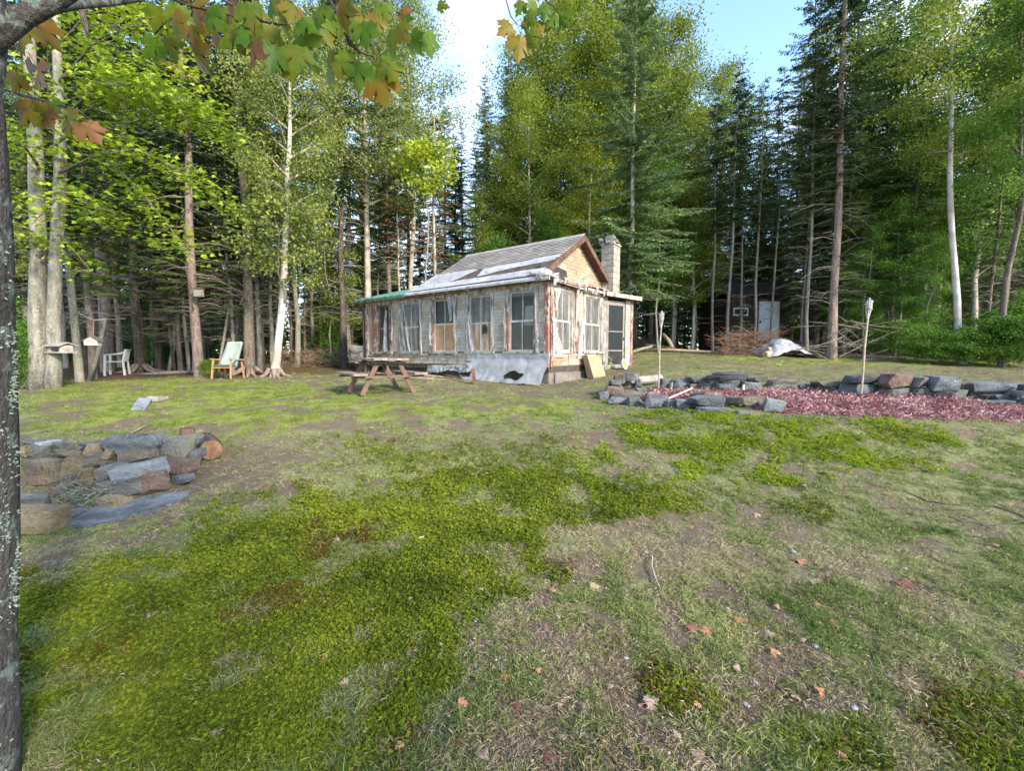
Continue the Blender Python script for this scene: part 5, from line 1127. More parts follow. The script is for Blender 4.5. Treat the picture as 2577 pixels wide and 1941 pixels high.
def broad(seed, h, rb, c0, rad, leaf='leaf_birch', barkm='bark_birch', lsz=.075, nleaf=9000, limbs=16, curve=None, fork=0, up=.75, shape='rhomb', clump=.26, wide=.9, low=.6):
    """leafy tree: leaning trunk line, rising limbs with branchlets, leaves gathered round the branchlets"""
    r_ = np.random.default_rng(seed); rr = random.Random(seed)
    curve = curve or [(rr.uniform(-.25, .25), rr.uniform(-.25, .25)) for _ in range(5)]
    n = len(curve); pts = [Vector((0, 0, -.25))] + [Vector((0, 0, 0))] + [Vector((c[0], c[1], h * (k + 1) / n)) for k, c in enumerate(curve)]
    def axp(z): 
        k = max(0, min(n - .001, z / h * n)); i = int(k); a = pts[i + 1]; b_ = pts[min(i + 2, n + 1)]; return a.lerp(b_, k - i)
    fine = [Vector((0, 0, -.25))] + [axp(h * k / 14) + Vector((rr.uniform(-.02, .02), rr.uniform(-.02, .02), 0)) for k in range(15)]
    tb_ = MB(); tb_.tube(fine, [rb * 1.3, rb * 1.12] + [max(.012, rb * (1 - k / 14.5) ** .8) for k in range(1, 15)], 9, True, .04, rr)
    bb = MB(); att = []
    for k in range(limbs):
        t_ = (k + rr.random()) / limbs; z = h * (c0 + (.96 - c0) * t_); o_ = axp(z); a = k * 2.4 + rr.uniform(-.5, .5)
        Lb = rad * (low + (1 - low) * math.sin(math.pi * min(1, t_ * 1.25))) * (1 if t_ < .75 else (1 - t_) * 3 + .25) * rr.uniform(.75, 1.15)
        rise = up * rr.uniform(.6, 1.3); d_ = Vector((math.cos(a), math.sin(a), rise)).normalized()
        ps = [o_ + d_ * Lb * s_ + Vector((0, 0, -.18 * Lb * s_ * s_)) + Vector((rr.uniform(-.04, .04), rr.uniform(-.04, .04), 0)) * Lb for s_ in (0, .3, .65, 1.0)]
        r0 = rb * .36 * (1 - t_ * .6); bb.tube(ps, [r0, r0 * .7, r0 * .4, .004], 5, False)
        for q in range(int(5 + Lb * 3.2)):
            s_ = rr.uniform(.22, 1.0); i = min(2, int(s_ * 3)); p = ps[i].lerp(ps[i + 1], s_ * 3 - i if s_ < 1 else 1); a2 = a + rr.uniform(-1.5, 1.5); l2 = Lb * rr.uniform(.18, .42) * wide
            tip = p + Vector((math.cos(a2) * l2, math.sin(a2) * l2, l2 * rr.uniform(-.5, .6))); bb.tube([p, tip], [.007, .002], 3, False)
            att.append((p, tip, rr.random()))
    att += [(axp(h * .93), axp(h * 1.0), .5)] * 3
    A = np.array([a[0][:] for a in att]); B_ = np.array([a[1][:] for a in att]); T_ = np.array([a[2] for a in att])
    ix = r_.integers(0, len(att), nleaf); u = r_.uniform(.15, 1.1, nleaf)[:, None]
    P = A[ix] * (1 - u) + B_[ix] * u + r_.normal(0, clump, (nleaf, 3)) * np.array([1, 1, .62])
    D = arr_dir(r_.normal(0, 1, (nleaf, 3)) * np.array([1, 1, .6]) + np.array([0, 0, -.55])); q = arr_dir(r_.normal(0, .75, (nleaf, 3)) + np.array([0, 0, .9])); Nn = q - (q * D).sum(1)[:, None] * D; Nn = arr_dir(Nn)
    L_ = lsz * r_.uniform(.7, 1.3, nleaf)
    return dict(trunk=tb_.mesh('trunk', M[barkm], smooth=True), branches=bb.mesh('branches', M[barkm if barkm != 'bark_birch' else 'bark_poplar']), crown=blade_mesh('crown', M[leaf], [blades(P, D, L_, L_ * (.72 if shape != 'maple' else .9), Nn, shape, T_[ix] * .55 + r_.random(nleaf) * .45)]))
def tree(name, kit, base, label, group=None, cat='tree', rot=None, s=1.0, sz=None, lean=(0, 0), swap=None, top=None, hh=None):
    base = Vector(base)
    if top is not None: s = (W(0, top, base.y).z - base.z) / hh
    t_ = empty(name, tuple(base), label, cat, group)
    t_.rotation_euler = (lean[1], lean[0], rnd.random() * 6.28 if rot is None else rot); t_.scale = (s, s, sz or s)
    for k, me in kit.items():
        o = obj(k, me, t_)
        if k in ('dead_branches', 'branches'): o['kind'] = 'stuff'
        if swap and k in swap: o.material_slots[0].link = 'OBJECT'; o.material_slots[0].material = M[swap[k]]
    return t_
def at_(px, d): x = (px - CX) / F * d; return Vector((x, d, Hs(x, d) - .03))
# kinds shared by the wood
SP = [spruce(1, 15, .10, .24, 2.0, dead=110), spruce(2, 17, .12, .30, 1.9, dead=130), spruce(3, 13, .085, .20, 1.8, needle='needle_green', dead=90), spruce(4, 19, .14, .32, 2.3, dead=150), spruce(5, 11, .06, .28, 1.3, dead=90, needle='needle_green')]
SPF = spruce(6, 20, .18, .12, 3.0, step=.42, needle='needle_green', dead=20, twl=.36, tw=.07)
BR = [broad(11, 12, .09, .35, 2.0, 'leaf_birch', 'bark_grey', .072, 15000, 16), broad(12, 15, .11, .40, 2.5, 'leaf_birch', 'bark_poplar', .076, 20000, 20), broad(13, 9, .06, .25, 1.7, 'leaf_green', 'bark_grey', .078, 14000, 14)]
POP = broad(14, 19, .15, .20, 3.9, 'leaf_poplar', 'bark_poplar', .105, 42000, 38, clump=.38)
BUSH = broad(15, 2.6, .02, .08, 1.1, 'leaf_green', 'bark_twig', .085, 4200, 16, up=.9, clump=.17)
FIRL = spruce(16, 5, .045, .04, 1.2, step=.22, needle='needle_green', dead=0, twl=.2, tw=.035)
SPH = [spruce(71, 15, .085, .46, 1.7, dead=60), spruce(72, 11, .05, .50, 1.2, dead=40, needle='needle_green')]
kinds = {'h0': SPH[0], 'h4': SPH[1], 's0': SP[0], 's1': SP[1], 's2': SP[2], 's3': SP[3], 's4': SP[4], 'sf': SPF, 'b0': BR[0], 'b1': BR[1], 'b2': BR[2], 'pop': POP, 'bush': BUSH, 'fir': FIRL}
# ---- the trees one can tell apart at the edge of the wood: (photo x, metres ahead, kind, scale, thickness material, label)
front = [
 (199, 11.6, 's0', .92, 'bark_grey', 'pale lichen-spotted spruce trunk just right of the double maple trunk'),
 (214, 13.2, 's1', .9, 'bark_dark', 'dark spruce trunk directly behind the pale trunk beside the bird feeder'),
 (233, 12.4, 's2', 1.05, 'bark_pink', 'brown spruce trunk behind the hanging bird house'),
 (272, 15.5, 's3', 1.35, 'bark_pink', 'thick brown spruce trunk behind the left side of the white plastic chair'),
 (354, 15.0, 's1', 1.05, 'bark_dark', 'dark rough spruce trunk with root flare right of the white plastic chair'),
 (402, 17.0, 's1', 1.0, 'bark_dark', 'brown spruce trunk halfway between the white chair and the pinkish trunk'),
 (455, 15.6, 's2', .9, 'bark_pink', 'slim orange-brown spruce trunk between the two chairs'),
 (478, 15.2, 's4', 1.0, 'bark_grey', 'slim grey spruce trunk close left of the thick pinkish trunk'),
 (489, 14.9, 's4', .9, 'bark_grey', 'slimmest pale trunk touching the left side of the pinkish trunk'),
 (501, 13.5, 's3', .95, 'bark_pink', 'thick pinkish spruce trunk carrying the small nest box'),
 (586, 14.8, 's4', 1.0, 'bark_grey', 'slim pale trunk rising right behind the green armchair'),
 (600, 15.4, 's2', .85, 'bark_pink', 'slim reddish trunk between the green armchair and the root-flared trunk'),
 (627, 14.2, 's3', 1.1, 'bark_spruce', 'stout brown spruce trunk with spreading roots right of the green armchair'),
 (655, 15.0, 's0', .85, 'bark_grey', 'lichen-grey leaning trunk between the root-flared trunk and the white birch'),
 (740, 19.0, 's1', 1.0, 'bark_spruce', 'brown spruce trunk behind the brush pile left of the cabin'),
 (866, 18.0, 's3', 1.0, 'bark_dark', 'stout dark reddish trunk standing just left of the cabin porch'),
 (985, 20.5, 's1', 1.0, 'bark_pink', 'dull pink trunk rising behind the green metal porch roof'),
 (1690, 21.5, 's4', 1.25, 'bark_grey', 'slim grey trunk right of the cabin in the dark of the wood'),
 (1792, 19.5, 'h0', .76, 'bark_grey', 'lichen-grey spruce trunk left of the brown brush heap'),
 (1829, 18.6, 'h0', .80, 'bark_grey', 'grey trunk at the left corner of the dark shed'),
 (1858, 19.5, 'h4', 1.05, 'bark_grey', 'slim trunk in front of the little white shed window'),
 (1893, 19.2, 'h0', .78, 'bark_grey', 'slim grey trunk between the shed window and the white door'),
 (1938, 19.6, 'h4', 1.1, 'bark_grey', 'thin trunk crossing the white shed door'),
 (2014, 19.0, 'h4', 1.1, 'bark_pink', 'thin brown trunk at the right corner of the shed'),
 (2029, 16.4, 'h0', .78, 'bark_grey', 'pale trunk rising in front of the silver tarpaulin'),
 (2092, 15.6, 's3', 1.0, 'bark_pink', 'tall thick spruce with ragged top right of the tarpaulin'),
 (2480, 15.0, 's4', 1.0, 'bark_spruce', 'slim brown trunk right of the white birch'),
 (2230, 20.0, 's1', .9, 'bark_spruce', 'dim spruce trunk behind the leafy saplings on the right'),
 (2530, 18.0, 's1', 1.0, 'bark_spruce', 'dim brown trunk at the right edge behind the maple leaves'),
]
for px, d, k, s, bm_, lb in front:
    tree('spruce_tree', kinds[k], at_(px, d), lb, None, 'tree', s=s, swap={'trunk': bm_}, lean=(rnd.uniform(-.02, .02), rnd.uniform(-.02, .02)))
# leaning poles
def pole(px0, py0, d0, px1, py1, d1, r0, r1, mt, lb, up=0, name='dead_tree', cat='dead tree'):
    p = W(px0, py0, d0); q = W(px1, py1, d1)
    if up == 0: p.z = Hs(p.x, p.y) - .05
    b = MB(); b.tube([p, p.lerp(q, .5) + Vector((.05, 0, .03)), q], [r0, (r0 + r1) / 2, r1], 8); return tag(b.build(name, M[mt], None, smooth=True, loc=tuple(p)), lb, cat)
pole(224, 965, 12.0, 264, 800, 12.3, .065, .05, 'bark_grey', 'leaning grey dead pole crossing in front of the bird house trunk')
pole(424, 925, 15.5, 445, 790, 15.9, .07, .06, 'bark_grey', 'leaning grey trunk between the white chair and the pinkish spruce')
pole(545, 905, 14.3, 600, 600, 15.5, .05, .03, 'bark_grey', 'thin dead pole leaning right behind the green armchair')
pole(595, 900, 16.0, 530, 520, 17.5, .07, .04, 'bark_pink', 'thin brown trunk leaning left above the green armchair')
pole(1600, 880, 19.5, 1790, 886, 18.4, .08, .05, 'wood_tan', 'long fallen pale trunk lying behind the lawn right of the cabin', 1, 'log', 'log')
pole(1620, 868, 20.0, 1700, 880, 19.4, .07, .06, 'bark_deadtwig', 'short fallen trunk behind the long pale one right of the cabin', 1, 'log', 'log')
pole(1668, 842, 19.7, 1692, 876, 19.2, .09, .09, 'wood_tan', 'short thick log tilted against the fallen trunks', 1, 'log', 'log')
pole(1585, 888, 17.5, 1640, 872, 18.6, .07, .06, 'bark_deadtwig', 'fallen log nearest the cabin rear corner', 1, 'log', 'log')
pole(330, 948, 14.0, 500, 935, 14.8, .09, .04, 'bark_grey', 'long grey root or fallen limb lying left of the pinkish trunk', 1, 'log', 'log')
pole(460, 968, 12.4, 510, 948, 13.2, .05, .03, 'bark_deadtwig', 'crooked bleached dead limb in front of the pinkish trunk', 1, 'branch', 'branch')
# root flares
for px, d, r0 in ((354, 15.0, .8), (627, 14.2, .9), (690, 13.4, .5)):
    b = MB(); o_ = at_(px, d)
    for k in range(7):
        a = k * .9 + rnd.random(); l = r0 * rnd.uniform(.6, 1.1); p1 = o_ + Vector((math.cos(a) * .12, math.sin(a) * .12, .28)); p2 = o_ + Vector((math.cos(a) * l * .5, math.sin(a) * l * .5, .0)); p3 = o_ + Vector((math.cos(a) * l, math.sin(a) * l, 0)); p2.z = Hs(p2.x, p2.y) + .05; p3.z = Hs(p3.x, p3.y) - .01
        b.tube([p1, p2, p3], [.09, .06, .02], 7)
    b.build('tree_roots', M['bark_pink'], None, smooth=True, loc=tuple(o_)); tag(COL.objects[-1], {354: 'exposed roots round the dark trunk beside the white chair', 627: 'exposed roots spreading from the stout trunk right of the armchair', 690: 'exposed roots at the foot of the leaning white birch'}[px], 'roots')
# ---- pale birches
def pxcurve(px0, d, ctrl, hh):
    """trunk line through photo pixels at one distance -> curve offsets at equal heights"""
    b_ = at_(px0, d); zs = []; xs = []
    for px, py in ctrl: p = W(px, py, d); zs.append(p.z - b_.z); xs.append(p.x - b_.x)
    return [(float(np.interp(hh * (k + 1) / 6, [0] + zs, [0] + xs)), rnd.uniform(-.1, .1)) for k in range(6)]
cv = pxcurve(690, 13.4, [(722, 620), (727, 500), (735, 300), (738, 180)], 10.2)
kb = broad(21, 10.6, .125, .40, 2.5, 'leaf_pale', 'bark_birch', .072, 22000, 24, curve=cv, up=1.0, clump=.24); tree('birch_tree', kb, at_(690, 13.4), 'leaning white birch with forked pale limbs left of the picnic table', rot=0)
kb2 = broad(31, 2.6, .02, .1, 1.5, 'leaf_pale', 'bark_twig', .09, 3500, 16, up=.4, clump=.2)
tree('young_birch', kb2, W(715, 740, 13.0) , 'lower leafy boughs hanging round the leaning white birch', rot=1, s=1.1)
cv = pxcurve(2418, 14.3, [(2398, 700), (2386, 500), (2392, 250), (2396, 60)], 14)
kb = broad(22, 14.4, .105, .44, 2.9, 'leaf_birch', 'bark_birch', .085, 20000, 24, curve=cv, up=.55, clump=.26); tree('birch_tree', kb, at_(2418, 14.3), 'tall slender white birch with yellow-green crown on the right', rot=0)
cv = pxcurve(925, 19.5, [(925, 640), (920, 420), (915, 200)], 15)
kb = broad(23, 16, .17, .38, 3.6, 'leaf_pale', 'bark_poplar', .085, 36000, 30, curve=cv, up=.8, clump=.34); tree('birch_tree', kb, at_(925, 19.5), 'tall pale birch with peeling bark behind the left end of the porch', rot=0)
tree('birch_tree', BR[1], at_(1040, 24), 'tall pale leafy tree filling the sky left of the gap above the cabin roof', s=1.35, swap={'crown': 'leaf_pale'})
tree('birch_tree', BR[1], at_(880, 23), 'tall pale tree crown behind the hanging maple leaves left of centre', s=1.35, swap={'crown': 'leaf_pale'})
# dead brown spruce with bare twigs left of the roof
kd = spruce(41, 12, .10, .40, 1.5, needle='needle_brown', barkm='bark_poplar', dead=190, gaps=.6, den=.14); kd['crown'] = kd['crown']
tree('dead_spruce', kd, at_(1098, 19.5), 'dead spruce with bare grey twigs rising behind the cabin roof', None, 'dead tree')
kd2 = spruce(42, 8.5, .07, .55, 1.3, needle='needle_brown', barkm='bark_poplar', dead=150, gaps=.45, den=.12)
tree('dead_spruce', kd2, at_(1010, 19.0), 'smaller dead spruce with rusty brown needles left of the bare one', None, 'dead tree')
tree('maple_tree', broad(43, 9.3, .06, .74, 1.4, 'leaf_maple', 'bark_grey', .13, 2300, 12, shape='maple', clump=.25), at_(1075, 18.0), 'bright green young maple top above the dead spruces')
# trees behind the cabin
behind = [(1166, 27, 's3', 300, 'small dark spire directly right of the sky gap', 'needle_dark'), (1225, 25, 's3', 185, 'bushy dark spruce right of the sky gap behind the roof ridge', 'needle_green'), (1278, 28, 's1', 105, 'spruce with a lone tufted top standing free against the cloud', 'needle_dark'), (1200, 23, 's3', 330, 'full dark spruce low behind the left end of the ridge', 'needle_green'),
 (1124, 30, 's3', 225, 'pointed distant spruce on the left edge of the sky gap', 'needle_dark'), (1110, 23, 's1', 400, 'dark spruce behind the bare dead spruce', 'needle_green'), (1500, 27, 'sf', -190, 'tallest broad spruce whose top leaves the picture above the chimney', 'needle_green'), (1985, 26, 's3', 108, 'spruce with a narrow pointed tip against the pale sky right of centre', 'needle_green'), (1935, 29, 's1', 250, 'small distant pointed spruce top below the pale sky', 'needle_dark'),
 (2035, 23, 's3', 30, 'pointed spruce left of the tall ragged one', 'needle_green'), (2165, 22, 's3', -10, 'pointed spruce top right of the tall ragged one', 'needle_green'), (2200, 20, 'sf', -60, 'full dark spruce between the ragged spruce and the white birch', 'needle_green'), (1900, 27, 'sf', 330, 'broad green spruce low under the pale sky', 'needle_green'), (1150, 29, 'sf', 335, 'broad dark spruce at the foot of the sky gap', 'needle_green'), (1060, 28, 'sf', 380, 'broad spruce behind the bare dead spruce trunk', 'needle_green'), (985, 27, 'sf', 330, 'broad spruce behind the rusty dead spruce', 'needle_dark'), (920, 29, 'sf', 300, 'broad spruce behind the peeling birch', 'needle_green'), (1700, 26, 'sf', 330, 'broad green spruce right of the chimney fir', 'needle_green'), (1800, 25, 'sf', 400, 'broad green spruce behind the left side of the shed', 'needle_green'), (2070, 19.5, 'sf', 260, 'dense green spruce behind the ragged one', 'needle_green')]
HT = {'h0': 15, 'h4': 11, 's0': 15, 's1': 17, 's2': 13, 's3': 19, 's4': 11, 'sf': 20}
for px, d, k, tp_, lb, nm in behind: tree('spruce_tree', kinds[k], at_(px, d), lb, top=tp_, hh=HT[k], swap={'crown': nm})
for px, d, tp_, lb in [(1400, 24, -40, 'yellow-green poplar left of the tall spruce behind the roof'), (1560, 23, -150, 'bright yellow-green poplar directly above the chimney'), (1690, 23, 20, 'yellow-green poplar sloping down right of the chimney'), (1800, 25, 150, 'brownish poplar top beside the pale sky'), (1330, 22, 200, 'lower poplar crown just behind the roof ridge'), (1740, 21, 330, 'dense yellow-green crown low on the right of the fir'), (1480, 21, 300, 'yellow poplar crown between gable and chimney'), (2300, 19, -60, 'dark leafy tree behind the white birch crown'), (2450, 17, -60, 'dense green leafy tree at the right edge')]:
    tree('poplar_tree', POP, at_(px, d), lb, top=tp_, hh=19, swap={'crown': 'leaf_green'} if px > 2000 else None)
# the fir by the chimney
kf = spruce(51, 13.6, .11, .20, 3.0, step=.34, needle='needle_blue', barkm='bark_poplar', dead=70, droop=.30, twl=.30, tw=.045, den=.048, gaps=.08, top=.75)
tree('fir_tree', kf, at_(1583, 16.6), 'blue-green fir with drooping boughs right behind the chimney', rot=1.0)
# middle row of leafy trees on the right, saplings and bushes at the lawn edge
for px, d, k, s, lb in [(1655, 19, 'b2', .9, 'leafy young tree right of the fir by the chimney'), (2170, 17.0, 'b2', .55, 'young green maple beside the tall torch'), (2250, 17.0, 'b2', .66, 'leafy green sapling left of the white birch'), (2120, 17.6, 'b2', .42, 'small pale green sapling at the foot of the ragged spruce'), (2330, 15.8, 'b2', .5, 'low leafy sapling hugging the left side of the white birch'),
                      (560, 19, 'b0', .95, 'pale leafy birch behind the leaning white birch'), (790, 21, 'b0', 1.05, 'birch crown above the brown spruce left of the cabin'), (640, 22, 'b1', .9, 'tall birch crown under the hanging maple leaves'), (1380, 20, 'b2', .75, 'green leafy tree peeping over the gable'), (1250, 19.5, 'b2', .64, 'green leafy tree just above the roof ridge'),
                      (835, 18.5, 'b2', .72, 'young leafy tree beside the left end of the porch'), (2520, 13.5, 'b1', .82, 'green and yellow maple hanging in from the right edge'), (2620, 12.5, 'b1', .8, 'dense yellow-green leaves at the upper right corner')]:
    tree('leafy_tree', kinds[k], at_(px, d), lb, s=s, swap={'crown': 'leaf_green', 'trunk': 'bark_spruce', 'branches': 'bark_twig'} if d < 14 else ({'crown': 'leaf_pale'} if px < 900 else None))
for k, (px, d, s, fk) in enumerate([(2300, 14.4, .55, 'bush'), (2350, 14.1, .5, 'bush'), (2400, 13.9, .55, 'bush'), (2450, 13.8, .5, 'bush'), (2500, 13.6, .6, 'bush'), (2550, 13.3, .7, 'bush'), (2600, 13, .7, 'bush'), (2470, 15, .75, 'bush'), (2560, 15, 1.0, 'bush'), (2250, 15.4, .6, 'bush'), (2210, 15.8, .5, 'bush')]):
    tree('bush', kinds[fk], at_(px, d), ['low green bush leftmost of the front thicket on the right', 'second low bush from the left in the right thicket', 'low bush directly left of the birch foot', 'low bush directly right of the birch foot', 'low bush third from the right edge in the thicket', 'low bush beside the right edge, front row', 'low bush cut by the right edge, front row', 'taller bush behind the birch foot', 'tallest bush at the right edge behind the others', 'small bush at the left end of the right thicket, back row', 'smallest bush farthest left in the right thicket'][k], 'bushes along the right edge of the lawn', 'bush', s=s * 1.15, sz=s * .85)
for k, (px, d, s) in enumerate([(40, 10.0, .5), (70, 11, .6), (20, 12, .9), (540, 14, .22), (520, 13.4, .2)]):
    tree('bush', BUSH, at_(px, d), ['leafy weeds left of the double maple trunk', 'green undergrowth behind the double maple trunk', 'taller green undergrowth at the far left edge', 'small leafy seedling beside the green armchair', 'tiny leafy seedling at the foot of the pinkish trunk'][k], None, 'bush', s=s)
sap = empty('maple_seedling', tuple(G(1965, 945)), 'pale yellow-green maple seedling standing behind the stone wall', 'plant'); g_ = G(1965, 945); b = MB(); b.tube([g_, W(1966, 927, g_.y)], .006, 5); b.build('stem', M['bark_twig'], sap)
P = np.array([[0, 0, .28 + .02 * k] for k in range(6)]) + rg.normal(0, .03, (6, 3)); D = rdir(6, -.3, .2); obj('leaves', blade_mesh('leaves', M['leaf_weed'], [blades(P, D, np.full(6, .17), np.full(6, .16), perp(D) * .3 + np.array([0, 0, .95]), 'maple')]), sap)
# ---- the double maple with sweeping boughs on the left
mpz = at_(108, 10.2); mp = empty('maple_tree', tuple(mpz), 'double-trunked grey maple with bright yellow-green boughs sweeping right', 'tree')
b = MB(); b.tube([W(100, 988, 10.2), W(98, 900, 10.2), W(92, 800, 10.2), W(97, 620, 10.25), W(88, 350, 10.3), W(76, 150, 10.4), W(66, -80, 10.5)], [.22, .17, .155, .15, .13, .11, .09], 12, True, .04, rnd); b.build('trunk', M['bark_grey'], mp, smooth=True)
b = MB(); b.tube([W(134, 988, 10.15), W(136, 900, 10.15), W(134, 800, 10.15), W(142, 620, 10.15), W(152, 450, 10.2), W(152, 330, 10.2), W(146, 200, 10.3), W(138, -60, 10.4)], [.19, .135, .125, .12, .115, .10, .085, .07], 12, True, .04, rnd); b.build('trunk', M['bark_grey'], mp, smooth=True)
boughs = [([(150, 300), (240, 215), (360, 205), (470, 250), (562, 318)], 8.8, .30, 950), ([(150, 330), (230, 265), (340, 235), (440, 270), (520, 310)], 9.2, .30, 700), ([(150, 200), (230, 110), (330, 60), (410, 55)], 9.0, .34, 520), ([(140, 120), (220, 30), (330, 10), (420, 40)], 9.6, .34, 400),
          ([(150, 430), (230, 390), (340, 370), (430, 410), (520, 470), (580, 515)], 9.0, .26, 560), ([(270, 400), (350, 470), (420, 560), (480, 635)], 9.3, .24, 380), ([(100, 420), (60, 360), (30, 340)], 9.2, .3, 260), ([(120, 480), (200, 480), (250, 520), (270, 570)], 9.2, .28, 300), ([(110, 380), (180, 330), (260, 330), (300, 380)], 9.5, .3, 300),
          ([(90, 640), (50, 600), (20, 560)], 9.5, .32, 240), ([(130, 560), (180, 620), (240, 690)], 9.6, .24, 160), ([(90, 250), (40, 200), (10, 150)], 9.4, .32, 300), ([(150, 480), (120, 520), (80, 560)], 9.0, .25, 160), ([(340, 120), (420, 150), (500, 200)], 9.6, .28, 220), ([(200, 60), (260, 150), (300, 200)], 9.3, .25, 200)]
LP = []; LD = []; LN_ = []; LS = []; LT = []; bb = MB()
for ctrl, d, sg, n in boughs:
    ps = [W(px, py + 4, d + (.0 if i else 1.1)) for i, (px, py) in enumerate(ctrl)]; bb.tube(ps, [.035] + [.018] * (len(ps) - 2) + [.004], 5, False)
    A = np.array([p[:] for p in ps]); u = rg.uniform(.08, 1, n) ** .8 * (len(ps) - 1); i = np.minimum(u.astype(int), len(ps) - 2); f_ = (u - i)[:, None]
    P = A[i] * (1 - f_) + A[i + 1] * f_; off = rg.normal(0, 1, (n, 3)) * np.array([sg * .7, sg * 1.5, .07]); tier = rg.choice([-.12, 0, .10, .2], n); off[:, 2] += tier - .12 * np.abs(off[:, 1])
    P = P + off; LP.append(P); q = rg.normal(0, .35, (n, 3)) + np.array([0, -.35, .9]); a = rg.random(n) * 6.28; D = np.stack([np.cos(a), np.sin(a) * .8, np.full(n, -.35)], -1); D = arr_dir(D); q = q - (q * D).sum(1)[:, None] * D; LD.append(D); LN_.append(arr_dir(q)); LS.append(rg.uniform(.085, .14, n)); LT.append(rg.random(n) * .6 + rg.random() * .35)
    for k in range(n // 40):
        j = rg.integers(0, n); bb.tube([Vector(A[i[j]] * (1 - f_[j]) + A[i[j] + 1] * f_[j]), Vector(P[j])], [.007, .002], 3, False)
LP = np.concatenate(LP) - np.array(mpz); LD = np.concatenate(LD); LN_ = np.concatenate(LN_); LS = np.concatenate(LS); LT = np.concatenate(LT)
bb.build('branches', M['bark_twig'], mp); obj('crown', blade_mesh('crown', M['leaf_maple'], [blades(LP, LD, LS, LS * .8, LN_, 'maple', LT)]), mp)
# ---- the deep wood: rows of trees behind, two groups
tries = []
def free(x, y, rr_):
    for a, b_ in tries:
        if (a - x) ** 2 + (b_ - y) ** 2 < rr_ ** 2: return False
    tries.append((x, y)); return True
cnt = 0
for row, (d0, d1, nn, rr_) in enumerate([(15.5, 20, 46, 1.1), (20, 27, 70, 1.3), (27, 38, 80, 1.6)]):
    for k in range(nn * 3):
        d = rnd.uniform(d0, d1); px = rnd.uniform(-250, 2830); x = (px - CX) / F * d
        ed = float(edge_depth(x)) + (1.2 if row == 0 else 0)
        if d < ed or cnt > 220: continue
        if 780 < px < 1640 and d < 22: continue
        if 1590 < px < 2010 and d < 24: continue
        if 1095 < px < 1215 and d < 50: continue          # the open gap of sky above the roof
        if not free(x, d, rr_): continue
        gap2 = 1640 < px < 2010
        kk = rnd.choice(['s0', 's1', 's2', 's3', 's4', 's1', 'b0'] if px < 1100 else ['s0', 's1', 's2', 's4', 's3', 'b2', 's2'])
        s = rnd.uniform(.8, 1.15) * (1.0 if d < 27 else 1.08)
        if px < 1100: s *= .95
        if gap2: s *= .72
        if px < 1080 and d > 21 and rnd.random() < .45: continue
        z_ = at_(px, d)
        lm = next(n_ for lim, n_ in ((130, 'behind the double maple'), (320, 'behind the bird house and white chair'), (480, 'between the white chair and the nest box trunk'), (620, 'behind the green armchair'), (760, 'behind the leaning birch'), (900, 'left of the cabin porch'), (1100, 'behind the left end of the roof'), (1300, 'behind the roof ridge'), (1500, 'behind the gable'), (1680, 'behind the chimney fir'), (1850, 'left of the shed'), (2010, 'behind the shed'), (2160, 'around the ragged spruce'), (2400, 'behind the saplings left of the white birch'), (9999, 'right of the white birch')) if px < lim)
        bk = rnd.choice(['bark_spruce', 'bark_pink', 'bark_grey', 'bark_dark', 'bark_dark']) if kk[0] == 's' else 'bark_grey'
        bn = {'bark_spruce': 'brown', 'bark_pink': 'reddish', 'bark_grey': 'grey', 'bark_dark': 'dark'}[bk]; rw = ['foremost', 'middle', 'farthest'][row]
        lb, gr, nm = ((bn + '-barked spruce ' + lm + ', ' + rw + ' row of the wood', 'spruces of the deep wood', 'spruce_tree') if kk[0] == 's' else ('leafy tree ' + lm + ', ' + rw + ' row of the wood', 'leafy trees of the deep wood', 'leafy_tree'))
        tree(nm, kinds[kk], z_, lb, gr, 'tree', s=s, swap={'trunk': bk} if kk[0] == 's' else None, lean=(rnd.uniform(-.03, .03), rnd.uniform(-.03, .03)))
        cnt += 1
print('wood trees', cnt)

for px, d, k_, s_, cr, lb in [(1690, 22.5, 'b2', .85, 'leaf_green', 'bright green young tree right of the cabin at mid height'), (1745, 23.0, 'b1', .62, 'leaf_birch', 'yellow-green birch crown left of the shed'), (1862, 20.0, 'fir', .55, 'needle_green', 'small fir half hiding the shed window'), (1990, 20.3, 'b2', .36, 'leaf_green', 'small leafy sapling at the right corner of the shed'), (1925, 25.0, 'b1', .60, 'leaf_green', 'green crown rising behind the shed roof'), (2050, 22.0, 'b1', .66, 'leaf_birch', 'yellow-green crown behind the silver tarpaulin'), (2150, 19.0, 'b2', .95, 'leaf_green', 'bright green tree right of the ragged spruce'), (2260, 18.5, 'b1', .70, 'leaf_green', 'green crown above the saplings left of the birch'), (1215, 22.5, 'b1', .60, 'leaf_birch', 'yellow-green crown at the left end of the ridge'), (960, 22.5, 'b1', .62, 'leaf_birch', 'leafy crown behind the left porch roof')]:
    tree('leafy_tree' if k_ != 'fir' else 'fir_tree', kinds[k_], at_(px, d), lb, s=s_, swap={'crown': cr})
